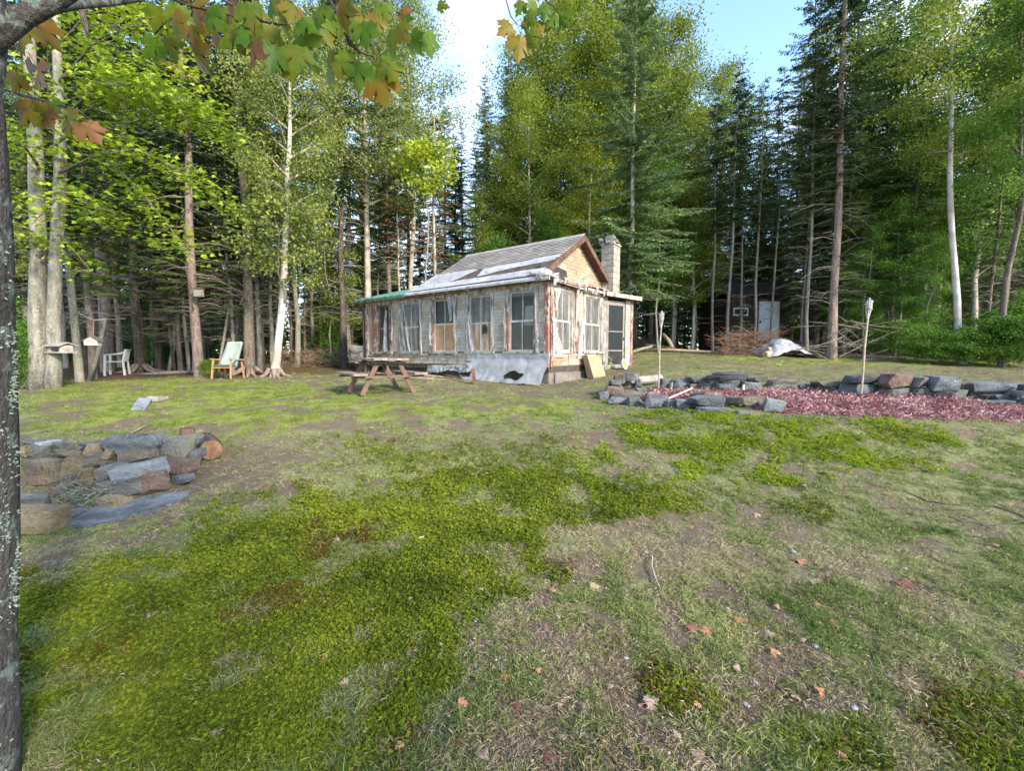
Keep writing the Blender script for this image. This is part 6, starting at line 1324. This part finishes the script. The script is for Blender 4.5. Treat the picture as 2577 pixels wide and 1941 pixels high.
# ---- far wood and understory: masses nobody could count
def wood(name, n, d0, d1, variants, s0, s1, label, pxr=(-700, 3300), skip=None):
    X = []; Y = []
    while len(X) < n:
        d = rnd.uniform(d0, d1); px = rnd.uniform(*pxr); x = (px - CX) / F * d
        if d < float(edge_depth(x)) + 1.0: continue
        if skip and skip(px, d): continue
        X.append(x); Y.append(d)
    X = np.array(X); Y = np.array(Y); rot = np.stack([np.zeros(n), np.zeros(n), rg.random(n) * 6.28], -1)
    scatter(name, np.stack([X, Y, H(X, Y) - .05], -1), rot, rg.uniform(s0, s1, n), variants, label, 'wood')
YF = spruce(61, 5, .045, .02, 1.4, step=.26, needle='needle_dark', dead=0, twl=.24, tw=.05, den=.12)['crown']
YG = FIRL['crown']; YB = broad(62, 4.5, .03, .05, 1.3, 'leaf_green', 'bark_twig', .11, 3500, 16, clump=.25)['crown']
wood('distant_wood', 700, 30, 62, [YF, YF, YB, YG], 1.1, 2.0, 'dark far wood closing the view behind the trunks')
wood('undergrowth', 150, 17, 34, [YF, YG, YB], .3, .75, 'dark green young firs and leafy saplings between the trunks', (-200, 2800), lambda px, d: (860 < px < 1640 and d < 22) or (1560 < px < 2090 and d < 23) or (px < 1000 and d < 18.5))
for k, (px, d, tp_) in enumerate([(1450, 26, -60), (1600, 27, 60), (1530, 25, 180), (1350, 27, 60), (1640, 25, 160)]): tree('poplar_tree', POP, at_(px, d), ['full yellow-green crown left of the tallest spruce', 'full yellow-green crown high above and right of the chimney', 'full yellow-green crown directly above the gable', 'full yellow-green crown above the roof ridge', 'full yellow-green crown behind the blue-green fir'][k], 'poplars massed behind the cabin', top=tp_, hh=19)
wood('undergrowth', 40, 15.5, 19, [YB, YG], .35, .6, 'leafy green saplings behind the bushes on the right', (2180, 2850))
# ------------------------------------------------------------ near maple: lichened trunk at the left edge, limb and hanging leaves
nm = empty('maple_tree', (-2.28, 1.93, 0), 'lichen-covered near maple trunk at the left edge with turning leaves overhead', 'tree')
b = MB(); ctl = [(-66, 2100, 1.46), (-66, 1850, 1.46), (-68, 1600, 1.46), (-66, 1350, 1.46), (-74, 1100, 1.46), (-82, 850, 1.46), (-98, 600, 1.46), (-110, 400, 1.46), (-110, 200, 1.46), (-95, 80, 1.46), (-80, -150, 1.46)]
b.tube([W(*c) for c in ctl], [.118, .110, .106, .106, .110, .110, .113, .110, .103, .093, .075], 48, True, .045, rnd)
tk = b.build('trunk', M['bark_near'], nm, smooth=True)
b = MB(); b.tube([W(-100, 190, 1.46), W(-20, 95, 1.48), (W(60, 40, 1.5)), W(125, 8, 1.52), W(180, -25, 1.55), W(240, -70, 1.6)], [.052, .038, .031, .027, .025, .023], 14, True, .03, rnd); b.build('limb', M['bark_near'], nm, smooth=True)
b = MB(); b.tube([W(110, 16, 1.52), W(190, 8, 1.8), W(270, 6, 2.1), W(360, -6, 2.2)], [.024, .018, .015, .012], 9, True, .05, rnd); b.build('limb', M['bark_near'], nm, smooth=True)
# leafy lichen tufts standing off the bark
M['lichen'] = pmat('lichen', (.17, .20, .16), (.30, .34, .28), 20, .95, .4, .005)
P = []; D = []; Nn = []
for k in range(5200):
    py = rnd.choice([rnd.gauss(1100, 90), rnd.gauss(1360, 50), rnd.gauss(930, 50), rnd.uniform(600, 1941), rnd.gauss(1480, 50)]); 
    i = np.interp(py, [c[1] for c in ctl][::-1], list(range(len(ctl)))[::-1]); j = int(min(len(ctl) - 2, i)); f_ = i - j; rad_ = [.118, .110, .106, .106, .110, .110, .113, .110, .103, .093, .075]
    c = W(*ctl[j]).lerp(W(*ctl[j + 1]), f_); r_ = rad_[j] * (1 - f_) + rad_[j + 1] * f_; a = rnd.uniform(-2.2, .5)
    if float(vnoise(np.array(a * 3.5), np.array(c.z * 9), 5)) < .52: continue
    n_ = Vector((math.cos(a), math.sin(a), 0)); P.append((c + n_ * r_ * 1.0)[:]); d_ = (n_ * .6 + Vector((rnd.gauss(0, .5), rnd.gauss(0, .5), rnd.gauss(0, .6)))).normalized(); D.append(d_[:])
P = np.array(P); D = np.array(D); n_ = len(P)
o = obj('lichen', blade_mesh('lichen', M['lichen'], [blades(P - np.array([-2.28, 1.93, 0]), D, rg.uniform(.006, .015, n_), rg.uniform(.004, .009, n_), perp(D), 'leaf5')]), nm); o['kind'] = 'stuff'
def maple_leaf(seed):
    r_ = random.Random(seed)
    half = [(0, .0), (.10, .10), (.03, .30), (.13, .38), (.10, .56), (.30, .44), (.42, .50), (.50, .66), (.62, .50), (.58, .34), (.66, .22), (.80, .26), (.86, .12), (1.06, 0)]
    half = [(.0, .0), (.06, .16), (-.06, .30), (.10, .36), (.08, .50), (.26, .44), (.50, .62), (.50, .46), (.62, .40), (.48, .22), (.66, .24), (.72, .30), (.80, .14), (1.05, .0)]
    mid = [(q[0], 0.0) for q in half]
    b = MB(); vs = []; fold = r_.uniform(.15, .5); curl = r_.uniform(.1, .5)
    for s_ in (1, -1):
        for (x, y) in half: vs.append((x, y * s_, -fold * abs(y) - curl * (x - .3) ** 2 * .5 + .05 * math.sin(x * 9 + s_) * abs(y) * 2))
    n = len(half); cx = (.30, 0, 0.0); tip = n - 1
    vs.append((.30, 0, .0)); ci = len(vs) - 1; fs = []
    for s_ in (0, 1):
        for i in range(n - 1): fs.append((ci, s_ * n + i, s_ * n + i + 1))
    b.add(vs, fs); b.tube([(0, 0, 0), (-.3, .02, .05), (-.55, .03, .12)], .012, 4)
    me = b.mesh('leaf', M['leaf_near'], smooth=True); a = me.attributes.new('tint', 'FLOAT', 'POINT')
    base = r_.random(); a.data.foreach_set('value', [min(1, max(0, base + .35 * math.hypot(v[0] - .3, v[1]) * (1 if seed % 2 else -1))) for v in b.v]); return me
foliage('leaf_near', [(.05, .12, .008), (.13, .18, .012), (.22, .17, .016), (.30, .14, .025)], .55, .45, 14.0)
foliage('leaf_near_green', [(.04, .10, .008), (.08, .16, .010), (.15, .21, .014), (.23, .20, .02)], .55, .45, 14.0)
foliage('leaf_near_rust', [(.07, .10, .01), (.15, .12, .014), (.22, .10, .02), (.27, .12, .045)], .55, .45, 14.0)
ML = [maple_leaf(i) for i in range(8)]
def hang(px, py, size, ang, mt='leaf_near', d=None, name='leaf', parent=nm, away=None):
    """a leaf whose stalk end is at px,py; ang: way its tip points in the picture (0 right, 90 down); size: length in photo pixels"""
    d = d or 1.75 + rnd.uniform(-.15, .15); L_ = size * .92 / F * d; p = W(px, py, d); a = R(ang)
    X = Vector((math.cos(a), rnd.uniform(-.35, .25), -math.sin(a))).normalized(); Nv = Vector((rnd.uniform(-1.1, 1.1), -1, rnd.uniform(-.7, .7))); Nv = (Nv - X * Nv.dot(X)).normalized(); Y = Nv.cross(X)
    o = obj(name, rnd.choice(ML), parent); mt_ = Matrix((X * L_, Y * L_ * rnd.uniform(.8, 1.05), Nv * L_)).transposed().to_4x4(); mt_.translation = p - rootloc(parent); o.matrix_local = mt_
    o.material_slots[0].link = 'OBJECT'; o.material_slots[0].material = M[mt]; return o
G_, O_, X_ = 'leaf_near_green', 'leaf_near_rust', 'leaf_near'
leaves = [(60, 50, 70, 100, O_), (95, 55, 80, 60, O_), (55, 95, 60, 150, O_), (60, 150, 75, 80, O_), (90, 165, 85, 60, O_), (40, 180, 60, 120, O_), (50, 245, 65, 75, O_), (90, 250, 75, 95, O_), (120, 255, 60, 40, X_), (75, 270, 70, 120, O_), (165, 290, 75, 45, X_), (205, 305, 70, 55, O_), (180, 300, 55, 120, X_), (110, 280, 60, 60, O_),
 (405, 15, 75, 120, X_), (445, 5, 80, 95, O_), (430, 35, 85, 60, X_), (480, 10, 80, 40, X_), (520, 20, 90, 55, G_), (560, 10, 85, 70, O_), (400, 90, 80, 95, G_), (410, 85, 75, 70, X_), (395, 95, 65, 125, G_), (475, 110, 95, 60, O_), (480, 40, 75, 95, X_), (530, 50, 90, 75, O_),
 (615, 60, 100, 100, X_), (640, 60, 115, 60, G_), (660, 55, 95, 85, X_), (600, 70, 80, 130, O_), (640, 90, 100, 110, O_), (690, 110, 90, 95, O_), (705, 115, 95, 75, O_), (740, 85, 115, 60, G_), (745, 110, 90, 80, O_), (760, 40, 75, 45, G_), (740, 5, 70, 95, O_), (790, 30, 95, 60, G_), (700, 20, 70, 80, X_), (810, 5, 75, 100, O_), (850, 0, 80, 80, O_),
 (820, 145, 95, 70, X_), (840, 140, 80, 40, O_), (860, 35, 70, 95, G_), (890, 40, 80, 70, G_), (915, 50, 85, 85, G_), (900, 150, 85, 95, G_), (880, 125, 50, 130, O_), (940, 165, 95, 60, G_), (950, 185, 100, 75, X_), (955, 140, 75, 30, G_), (960, 155, 85, 50, G_), (945, 30, 60, 90, X_), (985, 70, 70, 90, G_), (1000, 60, 65, 60, X_), (1010, 40, 55, 75, X_), (1060, 70, 90, 70, G_), (1030, 85, 65, 60, G_), (880, 10, 70, 100, X_), (1010, 20, 45, 60, O_), (960, 5, 55, 70, O_), (1100, 10, 40, 20, O_), (620, 0, 80, 80, X_), (580, -10, 80, 110, O_), (680, -5, 70, 60, O_)]
for q in leaves:
    if q[4] == O_ and q[0] > 390: q = q[:4] + (rnd.choice([O_, X_, G_, X_]),)
    hang(q[0], q[1], q[2] * .92, q[3], q[4])
for q in [(1290, 60, 52, 140, X_), (1310, 85, 68, 95, X_), (1325, 75, 55, 60, G_), (1318, 40, 50, 40, G_), (1350, 60, 50, 10, X_), (1375, 10, 48, 95, X_), (1400, 28, 52, 120, G_), (1408, 32, 50, 70, G_), (1318, 0, 42, 120, X_), (1345, -5, 44, 80, X_), (1312, 57, 18, 30, O_), (1420, -5, 40, 60, X_)]: hang(*q, d=2.1)
def twig(pts, r0=.004, d=1.8):
    b = MB(); b.tube([W(px, py, d) for px, py in pts], [r0] * (len(pts) - 1) + [.0015], 5); b.build('twig', M['bark_dark'], nm, smooth=True)
twig([(520, -30), (580, 10), (640, 48), (700, 60), (730, 60)], .005); twig([(820, -20), (855, 45), (880, 110), (905, 130), (932, 140)], .006); twig([(855, 42), (885, 40), (912, 34)], .003); twig([(960, -10), (990, 25), (1030, 45)], .004); twig([(1268, -20), (1285, 40), (1305, 65)], .003, 2.1); twig([(200, 0), (215, 60), (222, 100)], .012, 2.1)
twig([(590, 0), (640, 35), (670, 55)], .004); twig([(420, -10), (480, 15), (560, 30), (620, 50)], .005); twig([(40, 235), (120, 255), (200, 280), (245, 320)], .006, 1.9); twig([(-20, 120), (50, 90), (100, 60)], .005, 1.9); twig([(1360, -20), (1380, 5), (1400, 22)], .003, 2.1); twig([(390, 85), (430, 40), (450, -10)], .003)
# the near maple's own crown, mostly overhead and behind: it shades the foreground
n = 2600; P = np.stack([rg.uniform(-6.5, .0, n), rg.uniform(-6.5, 1.7, n), rg.uniform(3.4, 7.5, n)], -1)
cl_ = vnoise(P[:, 0] * .9, P[:, 1] * .9 + P[:, 2] * 1.3, 4) > .42; P = P[cl_ & (P[:, 2] > 1.9 + 1.35 * np.maximum(P[:, 1] + .6, 0) )]; n = len(P)
q = rg.normal(0, .4, (n, 3)) + np.array([0, 0, .9]); D = rdir(n, -.6, 0); q = arr_dir(q - (q * D).sum(1)[:, None] * D)
b = MB()
for k in range(9): a = k * .75; tip = Vector((-3.4 + 3.2 * math.cos(a), 1.0 + -abs(5.0 * math.sin(a)) - .3, rnd.uniform(4.5, 6.5))); b.tube([W(-80, -150, 1.46), Vector((-2.2, 1.2, 4.4)), Vector((-2.2, 1.2, 4.4)).lerp(tip, .5), tip], [.10, .09, .05, .01], 8)
b.build('limb', M['bark_near'], nm, smooth=True); obj('crown', blade_mesh('crown', M['leaf_near_green'], [blades(P - np.array([-2.28, 1.93, 0]), D, rg.uniform(.10, .15, n), rg.uniform(.09, .13, n), q, 'maple')]), nm)
# ------------------------------------------------------------ fallen leaves, pebbles and sticks, each a thing
M['leaf_tan'] = pmat('leaf_tan', (.26, .17, .11), (.36, .26, .18), 18, .8, .3, .003); M['leaf_orange'] = pmat('leaf_orange', (.26, .12, .055), (.36, .19, .10), 18, .8, .3, .003)
M['leaf_red'] = pmat('leaf_red', (.13, .045, .035), (.22, .09, .065), 18, .8, .3, .003); M['leaf_pink'] = pmat('leaf_pink', (.24, .15, .13), (.34, .24, .20), 18, .8, .3, .003)
M['pebble_blue'] = pmat('pebble_blue', (.20, .24, .29), (.30, .34, .39), 12, .6, .2, .002, fine=90); M['pebble_white'] = pmat('pebble_white', (.45, .43, .41), (.62, .60, .57), 12, .6, .2, .002, fine=90)
def ground_leaf(px, py, size, mt, label, group=None):
    g_ = G(px, py); L_ = size * .8 / F * g_.y; a = rnd.random() * 6.28; X = Vector((math.cos(a), math.sin(a), rnd.uniform(-.1, .3))).normalized(); Nv = Vector((rnd.uniform(-.5, .5), rnd.uniform(-.7, .2), 1)); Nv = (Nv - X * Nv.dot(X)).normalized(); Y = Nv.cross(X)
    o = obj('fallen_leaf', rnd.choice(ML), None); mt_ = Matrix((X * L_, Y * L_, Nv * L_ * 1.2)).transposed().to_4x4(); mt_.translation = g_ + Vector((0, 0, .028)) - X * L_ * .4; o.matrix_world = mt_
    o.material_slots[0].link = 'OBJECT'; o.material_slots[0].material = M[mt]; tag(o, label, 'leaf', group or 'fallen leaves on the lawn'); return o
FL = [(1638, 1785, 50, 'leaf_pink', 'largest pale pinkish maple leaf lying flat in the right foreground grass'), (1272, 1722, 34, 'leaf_orange', 'orange lobed leaf on the dark soil right of the moss edge'), (1163, 1790, 38, 'leaf_orange', 'glossy orange leaf beside a dark one at the moss edge'), (1296, 1793, 42, 'leaf_red', 'dark brown curled leaf on bare soil near the foreground'), (868, 1741, 32, 'leaf_tan', 'pale tan leaf standing in the moss at centre left'), (1010, 1903, 36, 'leaf_orange', 'orange-tan leaf in the moss at the bottom centre'), (1218, 1920, 40, 'leaf_pink', 'pinkish leaf at the bottom edge right of the moss'), (1378, 1925, 40, 'leaf_red', 'reddish leaf at the bottom edge in the grass'),
 (538, 1868, 50, 'leaf_pink', 'pinkish two-lobed leaf in the lower left moss'), (300, 1800, 34, 'leaf_tan', 'tan oval leaf in the moss right of the trunk foot'), (370, 1748, 26, 'leaf_orange', 'orange leaf half sunk in the left moss'), (818, 1670, 22, 'leaf_orange', 'small bright orange leaf on the moss left of centre'), (645, 1575, 22, 'pebble_blue', 'pale greenish leaf lying on the moss'), (772, 1558, 24, 'leaf_red', 'dark red leaf among rusty moss'), (375, 1563, 22, 'leaf_tan', 'small curled tan leaf in the left moss'), (345, 1430, 18, 'leaf_orange', 'small orange leaf below the slate slab'), (1220, 1318, 18, 'leaf_orange', 'small orange leaf on the moss right of the white scrap'), (1170, 1458, 24, 'leaf_pink', 'pinkish curled leaf on the moss centre'), (1495, 1490, 34, 'leaf_tan', 'tan lobed leaf on the dry ground at centre right'), (1392, 1502, 22, 'leaf_orange', 'orange leaf left of the tan lobed one'),
 (1742, 1598, 40, 'leaf_red', 'dull red leaf touching a brown one on the right'), (1778, 1600, 34, 'leaf_orange', 'brown-orange leaf touching the dull red one'), (1858, 1570, 36, 'leaf_orange', 'round bright orange leaf in the right hand grass'), (1932, 1606, 38, 'leaf_tan', 'ragged tan leaf right of the round orange one'), (2013, 1418, 30, 'leaf_orange', 'orange leaf among the gravel on the right'), (2274, 1475, 52, 'leaf_red', 'large dark red maple leaf lying in the right grass'), (2092, 1585, 38, 'leaf_orange', 'long orange folded leaf in the right grass'), (2005, 1768, 34, 'leaf_tan', 'tan curled leaf beside a white pebble at lower right'), (2065, 1752, 34, 'leaf_orange', 'glossy orange-brown leaf at lower right'), (2290, 1735, 32, 'leaf_tan', 'tan leaf near the slate pebble on the far right'), (2565, 1718, 42, 'leaf_orange', 'orange leaf cut by the right edge of the picture'), (1700, 1870, 32, 'leaf_tan', 'greyish tan leaf below the moss tuft'), (1755, 1925, 44, 'leaf_tan', 'brown folded leaf at the bottom edge right of centre'), (2115, 1915, 34, 'leaf_orange', 'brown-orange leaf near the bottom right'), (2045, 1470, 38, 'leaf_pink', 'pale pinkish leaf strip on the right'), (1950, 1660, 34, 'leaf_orange', 'brown leaf half hidden by grass on the right'), (2500, 1378, 26, 'leaf_tan', 'tan leaf below the thin dead branch'), (2190, 1412, 24, 'leaf_tan', 'small tan leaf in the upper right grass'), (1905, 1305, 22, 'leaf_tan', 'small tan leaf behind the gravel patch')]
for q in FL: ground_leaf(*q[:4], q[4])
sm = ['leaf_orange', 'leaf_tan', 'leaf_red', 'leaf_pink']
for k in range(55):
    px = rnd.uniform(1100, 2570) if k % 4 else rnd.uniform(200, 1200); py = rnd.uniform(1150, 1900); mt_ = rnd.choice(sm); ground_leaf(px, py, rnd.uniform(14, 24) * (.6 + (py - 1100) / 1400), mt_, 'small withered ' + {'leaf_orange': 'orange-brown', 'leaf_tan': 'tan', 'leaf_red': 'dark red', 'leaf_pink': 'pinkish'}[mt_] + ' leaf in the ' + ('left moss' if px < 900 else 'centre lawn' if px < 1500 else 'right lawn' if px < 2100 else 'far right lawn') + (', far off' if py < 1350 else ', halfway' if py < 1600 else ', close to the camera'), 'small withered leaves')
def pebble(px, py, size, mt, label, group='pebbles in the lawn'):
    g_ = G(px, py); L_ = size / F * g_.y; o = obj('pebble', rnd.choice(PB), None, g_ + Vector((0, 0, L_ * .18)), (0, 0, rnd.random() * 6), (L_, L_ * .7, L_ * .5), M[mt]); return tag(o, label, 'pebble', group)
PB = []
for i in range(4):
    bm = bmesh.new(); bmesh.ops.create_icosphere(bm, subdivisions=2, radius=.5)
    for v in bm.verts: v.co *= 1 + .12 * nz(v.co.x * 2 + i * 5, v.co.y * 2 + v.co.z, i)
    me = bpy.data.meshes.new('pebble'); bm.to_mesh(me); bm.free(); me.materials.append(M['g']); me.polygons.foreach_set('use_smooth', [True] * len(me.polygons)); PB.append(me)
for q in [(1643, 1699, 27, 'pebble_blue', 'largest smooth blue-grey pebble beside the moss tuft'), (1576, 1665, 14, 'pebble_white', 'white pebble left of the big blue-grey one'), (1255, 1737, 16, 'pebble_blue', 'blue-grey pebble under the orange lobed leaf'), (1246, 1761, 14, 'pebble_blue', 'light blue pebble below the blue-grey one'), (1305, 1503, 9, 'pebble_white', 'tiny round white pebble on the soil patch'), (1551, 1646, 14, 'g', 'dark pebble above the white one'), (1876, 1788, 22, 'pebble_blue', 'oval blue pebble in the lower right grass'), (2236, 1708, 22, 'pebble_blue', 'oval slate-blue pebble on the right'), (2052, 1638, 20, 'pebble_blue', 'pale blue flat pebble on the right'), (2200, 1858, 24, 'pebble_blue', 'upper of two blue-grey pebbles at lower right'), (2190, 1862, 20, 'pebble_white', 'paler of two touching pebbles at lower right'), (1995, 1393, 18, 'pebble_blue', 'grey-blue stone in the gravelly strip'), (2150, 1797, 22, 'pebble_blue', 'pale blue stone right of the orange-brown leaf'), (2188, 1925, 22, 'pebble_white', 'white pebble at the bottom right edge'), (1986, 1920, 18, 'pebble_white', 'pale pebble at the bottom right'), (2046, 1608, 12, 'pebble_white', 'small white pebble above the flat blue one'), (1625, 1396, 14, 'pebble_blue', 'blue-grey pebble near the long twig')]: pebble(*q)
X = []; 
x, y = spread(9000, 1.15, 9); mk = masks(x, y); kp = rg.random(len(x)) < np.clip(mk['soil'] * .8 + .10, 0, 1) * (1 - mk['moss']) * (1 - mk['mulch'])
x = x[kp]; y = y[kp]; n = len(x); gm = []
for mt_ in ('pebble_blue', 'pebble_white', 'b', 'g'):
    q = PB[0].copy(); q.materials.clear(); q.materials.append(M[mt_]); gm.append(q)
scatter('gravel', np.stack([x, y, H(x, y) + .002], -1), np.stack([rg.normal(0, .3, n), rg.normal(0, .3, n), rg.random(n) * 6.28], -1), rg.uniform(.004, .013, n), gm, 'small gravel and grit showing on the bare soil', 'gravel')
def sticks(pts, r0, mt, label, name='twig', cat='twig', lift=.03):
    P = []
    for i, (px, py) in enumerate(pts): g_ = G(px, py); P.append(g_ + Vector((0, 0, lift)))
    b = MB(); b.tube(P, [r0] * (len(P) - 1) + [r0 * .5], 6); return tag(b.build(name, M[mt], None, loc=tuple(P[0])), label, cat)
sticks([(1641, 1415), (1640, 1440), (1650, 1470), (1662, 1500)], .006, 'wood_grey', 'grey dead twig standing out on the lawn right of centre'); sticks([(722, 1602), (728, 1650), (745, 1668)], .003, 'bark_dark', 'thin bent twig on the moss left of centre'); sticks([(330, 1096), (350, 1085), (368, 1076)], .01, 'wood_grey', 'short bleached stick behind the stone pile'); sticks([(2175, 1035), (2190, 1047), (2204, 1058)], .012, 'wood_grey', 'grey split stick on the mulch below the tall torch'); sticks([(2440, 1030), (2460, 1042), (2475, 1052)], .012, 'wood_grey', 'grey stick in the mulch by the dark hollow')
db_ = empty('dead_branch', tuple(G(2500, 1330)), 'thin dark dead branch reaching in over the grass from the right edge', 'branch'); 
b = MB()
for pts, r0 in (([(2700, 1330), (2577, 1325), (2500, 1304), (2400, 1304), (2330, 1300), (2260, 1275)], .008), ([(2500, 1304), (2450, 1330), (2400, 1325), (2340, 1318)], .004), ([(2700, 1330), (2577, 1335), (2530, 1350), (2470, 1360), (2440, 1358)], .006), ([(2400, 1304), (2385, 1325), (2420, 1345), (2445, 1352)], .003), ([(2350, 1300), (2320, 1285), (2310, 1270)], .003), ([(2577, 1325), (2540, 1310), (2500, 1290), (2470, 1285)], .003)):
    b.tube([G(px, py) + Vector((0, 0, .06 + .02 * i)) for i, (px, py) in enumerate(pts)], [r0] * (len(pts) - 1) + [.001], 5)
o = b.build('branches', M['bark_dark'], db_); o['kind'] = 'stuff'
# ---- twig heap with lichen in the fire pit, yellow flower, tall dry stalks
g0 = G(165, 1275); th = empty('twig_heap', tuple(g0), 'tangle of dead twigs with pale green lichen inside the fire pit', 'twigs'); b = MB(); b2 = MB()
for k in range(260):
    px = rnd.uniform(110, 265); py = rnd.uniform(1235, 1290); p = G(px, py) + Vector((0, 0, rnd.uniform(.01, .14))); a = rnd.uniform(-.6, 1.0); l = rnd.uniform(.04, .16); q = p + Vector((math.cos(a) * l, math.sin(a) * l * .6, rnd.uniform(-.04, .08)))
    (b2 if k % 3 == 0 else b).tube([p, p.lerp(q, .5) + Vector((0, 0, rnd.uniform(-.02, .03))), q], [.004, .003, .002], 4)
o = b.build('twigs', M['bark_twig'], th); o['kind'] = 'stuff'; o = b2.build('lichen', M['lichen'], th); o['kind'] = 'stuff'
g_ = G(158, 1318); fw = empty('yellow_flower', tuple(g_), 'single small yellow hawkweed flower on a thin stalk by the fire pit', 'flower'); tp_ = W(167, 1282, g_.y)
b = MB(); b.tube([g_, g_.lerp(tp_, .5) + Vector((-.01, 0, 0)), tp_], .0022, 4); b.build('stem', M['leaf_weed'], fw); P = np.tile(np.array(tp_ - g_), (14, 1)); D = rdir(14, .1, .7); D[:, 1] -= .3; D = arr_dir(D); o = obj('petals', blade_mesh('petals', M['yellow'], [blades(P, D, np.full(14, .018), np.full(14, .006), perp(D), 'rhomb')]), fw)
b = MB(); g0 = G(140, 1235)
for k in range(26):
    px = rnd.choice([rnd.uniform(100, 250), rnd.uniform(100, 180)]); g_ = G(px, rnd.uniform(1225, 1260)); a = rnd.uniform(-.35, .35); l = rnd.uniform(.15, .5); b.tube([g_, g_ + Vector((a * l * .4, 0, l * .6)), g_ + Vector((a * l, 0, l))], [.0028, .002, .001], 4)
o = b.build('dry_stalks', M['grass_dry'], None, loc=tuple(g0)); tag(o, 'dry straw stalks growing among the fire pit stones', 'grass', None, 'stuff')
# ---- brush heaps and dead limbs at the edge of the wood
def brush(name, x0, x1, pyb, n, hgt, mts, label, dsh=0.0, L_=(.3, 1.1), thick=.010):
    """heap of crossing dead branches along a ground line"""
    base = G((x0 + x1) / 2, pyb); base.y += dsh; e = empty(name, tuple(base), label, 'brush heap'); bs_ = [MB() for _ in mts]
    for k in range(n):
        px = rnd.uniform(x0, x1); d = base.y + rnd.uniform(-.2, 1.3); x = (px - CX) / F * d; p = Vector((x, d, Hs(x, d) + rnd.random() ** 1.3 * hgt)); a = rnd.random() * 6.28; l = rnd.uniform(*L_); q = p + Vector((math.cos(a) * l, math.sin(a) * l * .6, rnd.uniform(-.35, .5) * l)); q.z = max(q.z, Hs(q.x, q.y) + .02)
        m_ = bs_[k % len(mts)]; t_ = thick * rnd.uniform(.4, 1.2); m_.tube([p, p.lerp(q, .5) + Vector((0, 0, rnd.uniform(-.05, .1))), q], [t_, t_ * .8, t_ * .3], 4)
        for s_ in range(3): c = p.lerp(q, rnd.random()); m_.tube([c, c + Vector((rnd.uniform(-.2, .2), rnd.uniform(-.15, .15), rnd.uniform(-.12, .18)))], [t_ * .45, .002], 3, False)
    for m_, mt_ in zip(bs_, mts): o = m_.build('dead_branches', M[mt_], e); o['kind'] = 'stuff'
    return e
M['twig_rust'] = pmat('twig_rust', (.15, .065, .035), (.28, .14, .08), 8, .9)
e = brush('brush_heap', 1815, 1960, 899, 420, .85, ['twig_rust', 'twig_rust', 'bark_deadtwig'], 'heap of rusty brown fir branches left of the silver tarpaulin', .3)
brush('brush_heap', 1590, 1650, 885, 130, .6, ['twig_rust', 'bark_spruce'], 'brown brush pile behind the cabin corner', 1.5)
brush('brush_heap', 2050, 2190, 912, 60, 1.3, ['bark_deadtwig'], 'bleached bare branches lying at the foot of the ragged spruce', .1, (.8, 2.0), .018)
brush('brush_heap', 2190, 2290, 895, 120, .7, ['twig_rust', 'bark_spruce'], 'dark brown brush right of the tall torch', 1.0)
brush('brush_heap', 690, 900, 928, 380, .7, ['twig_rust', 'bark_deadtwig'], 'brown tangle of brushwood left of the cabin', .6)
brush('brush_heap', 2235, 2330, 845, 30, .6, ['bark_deadtwig'], 'sparse dead twigs beside the leafy saplings', 2.0)

# trees standing behind the camera: they are what shades the near lawn
for k, (x_, y_, s_, lb) in enumerate([(4.6, -4.2, .52, 'leafy tree standing behind the camera to the right'), (1.6, -5.4, .50, 'leafy tree directly behind the camera')]):
    tree('leafy_tree', BR[1], (x_, y_, Hs(x_, y_) - .05), lb, None, 'tree', s=s_, swap={'crown': 'leaf_green'})
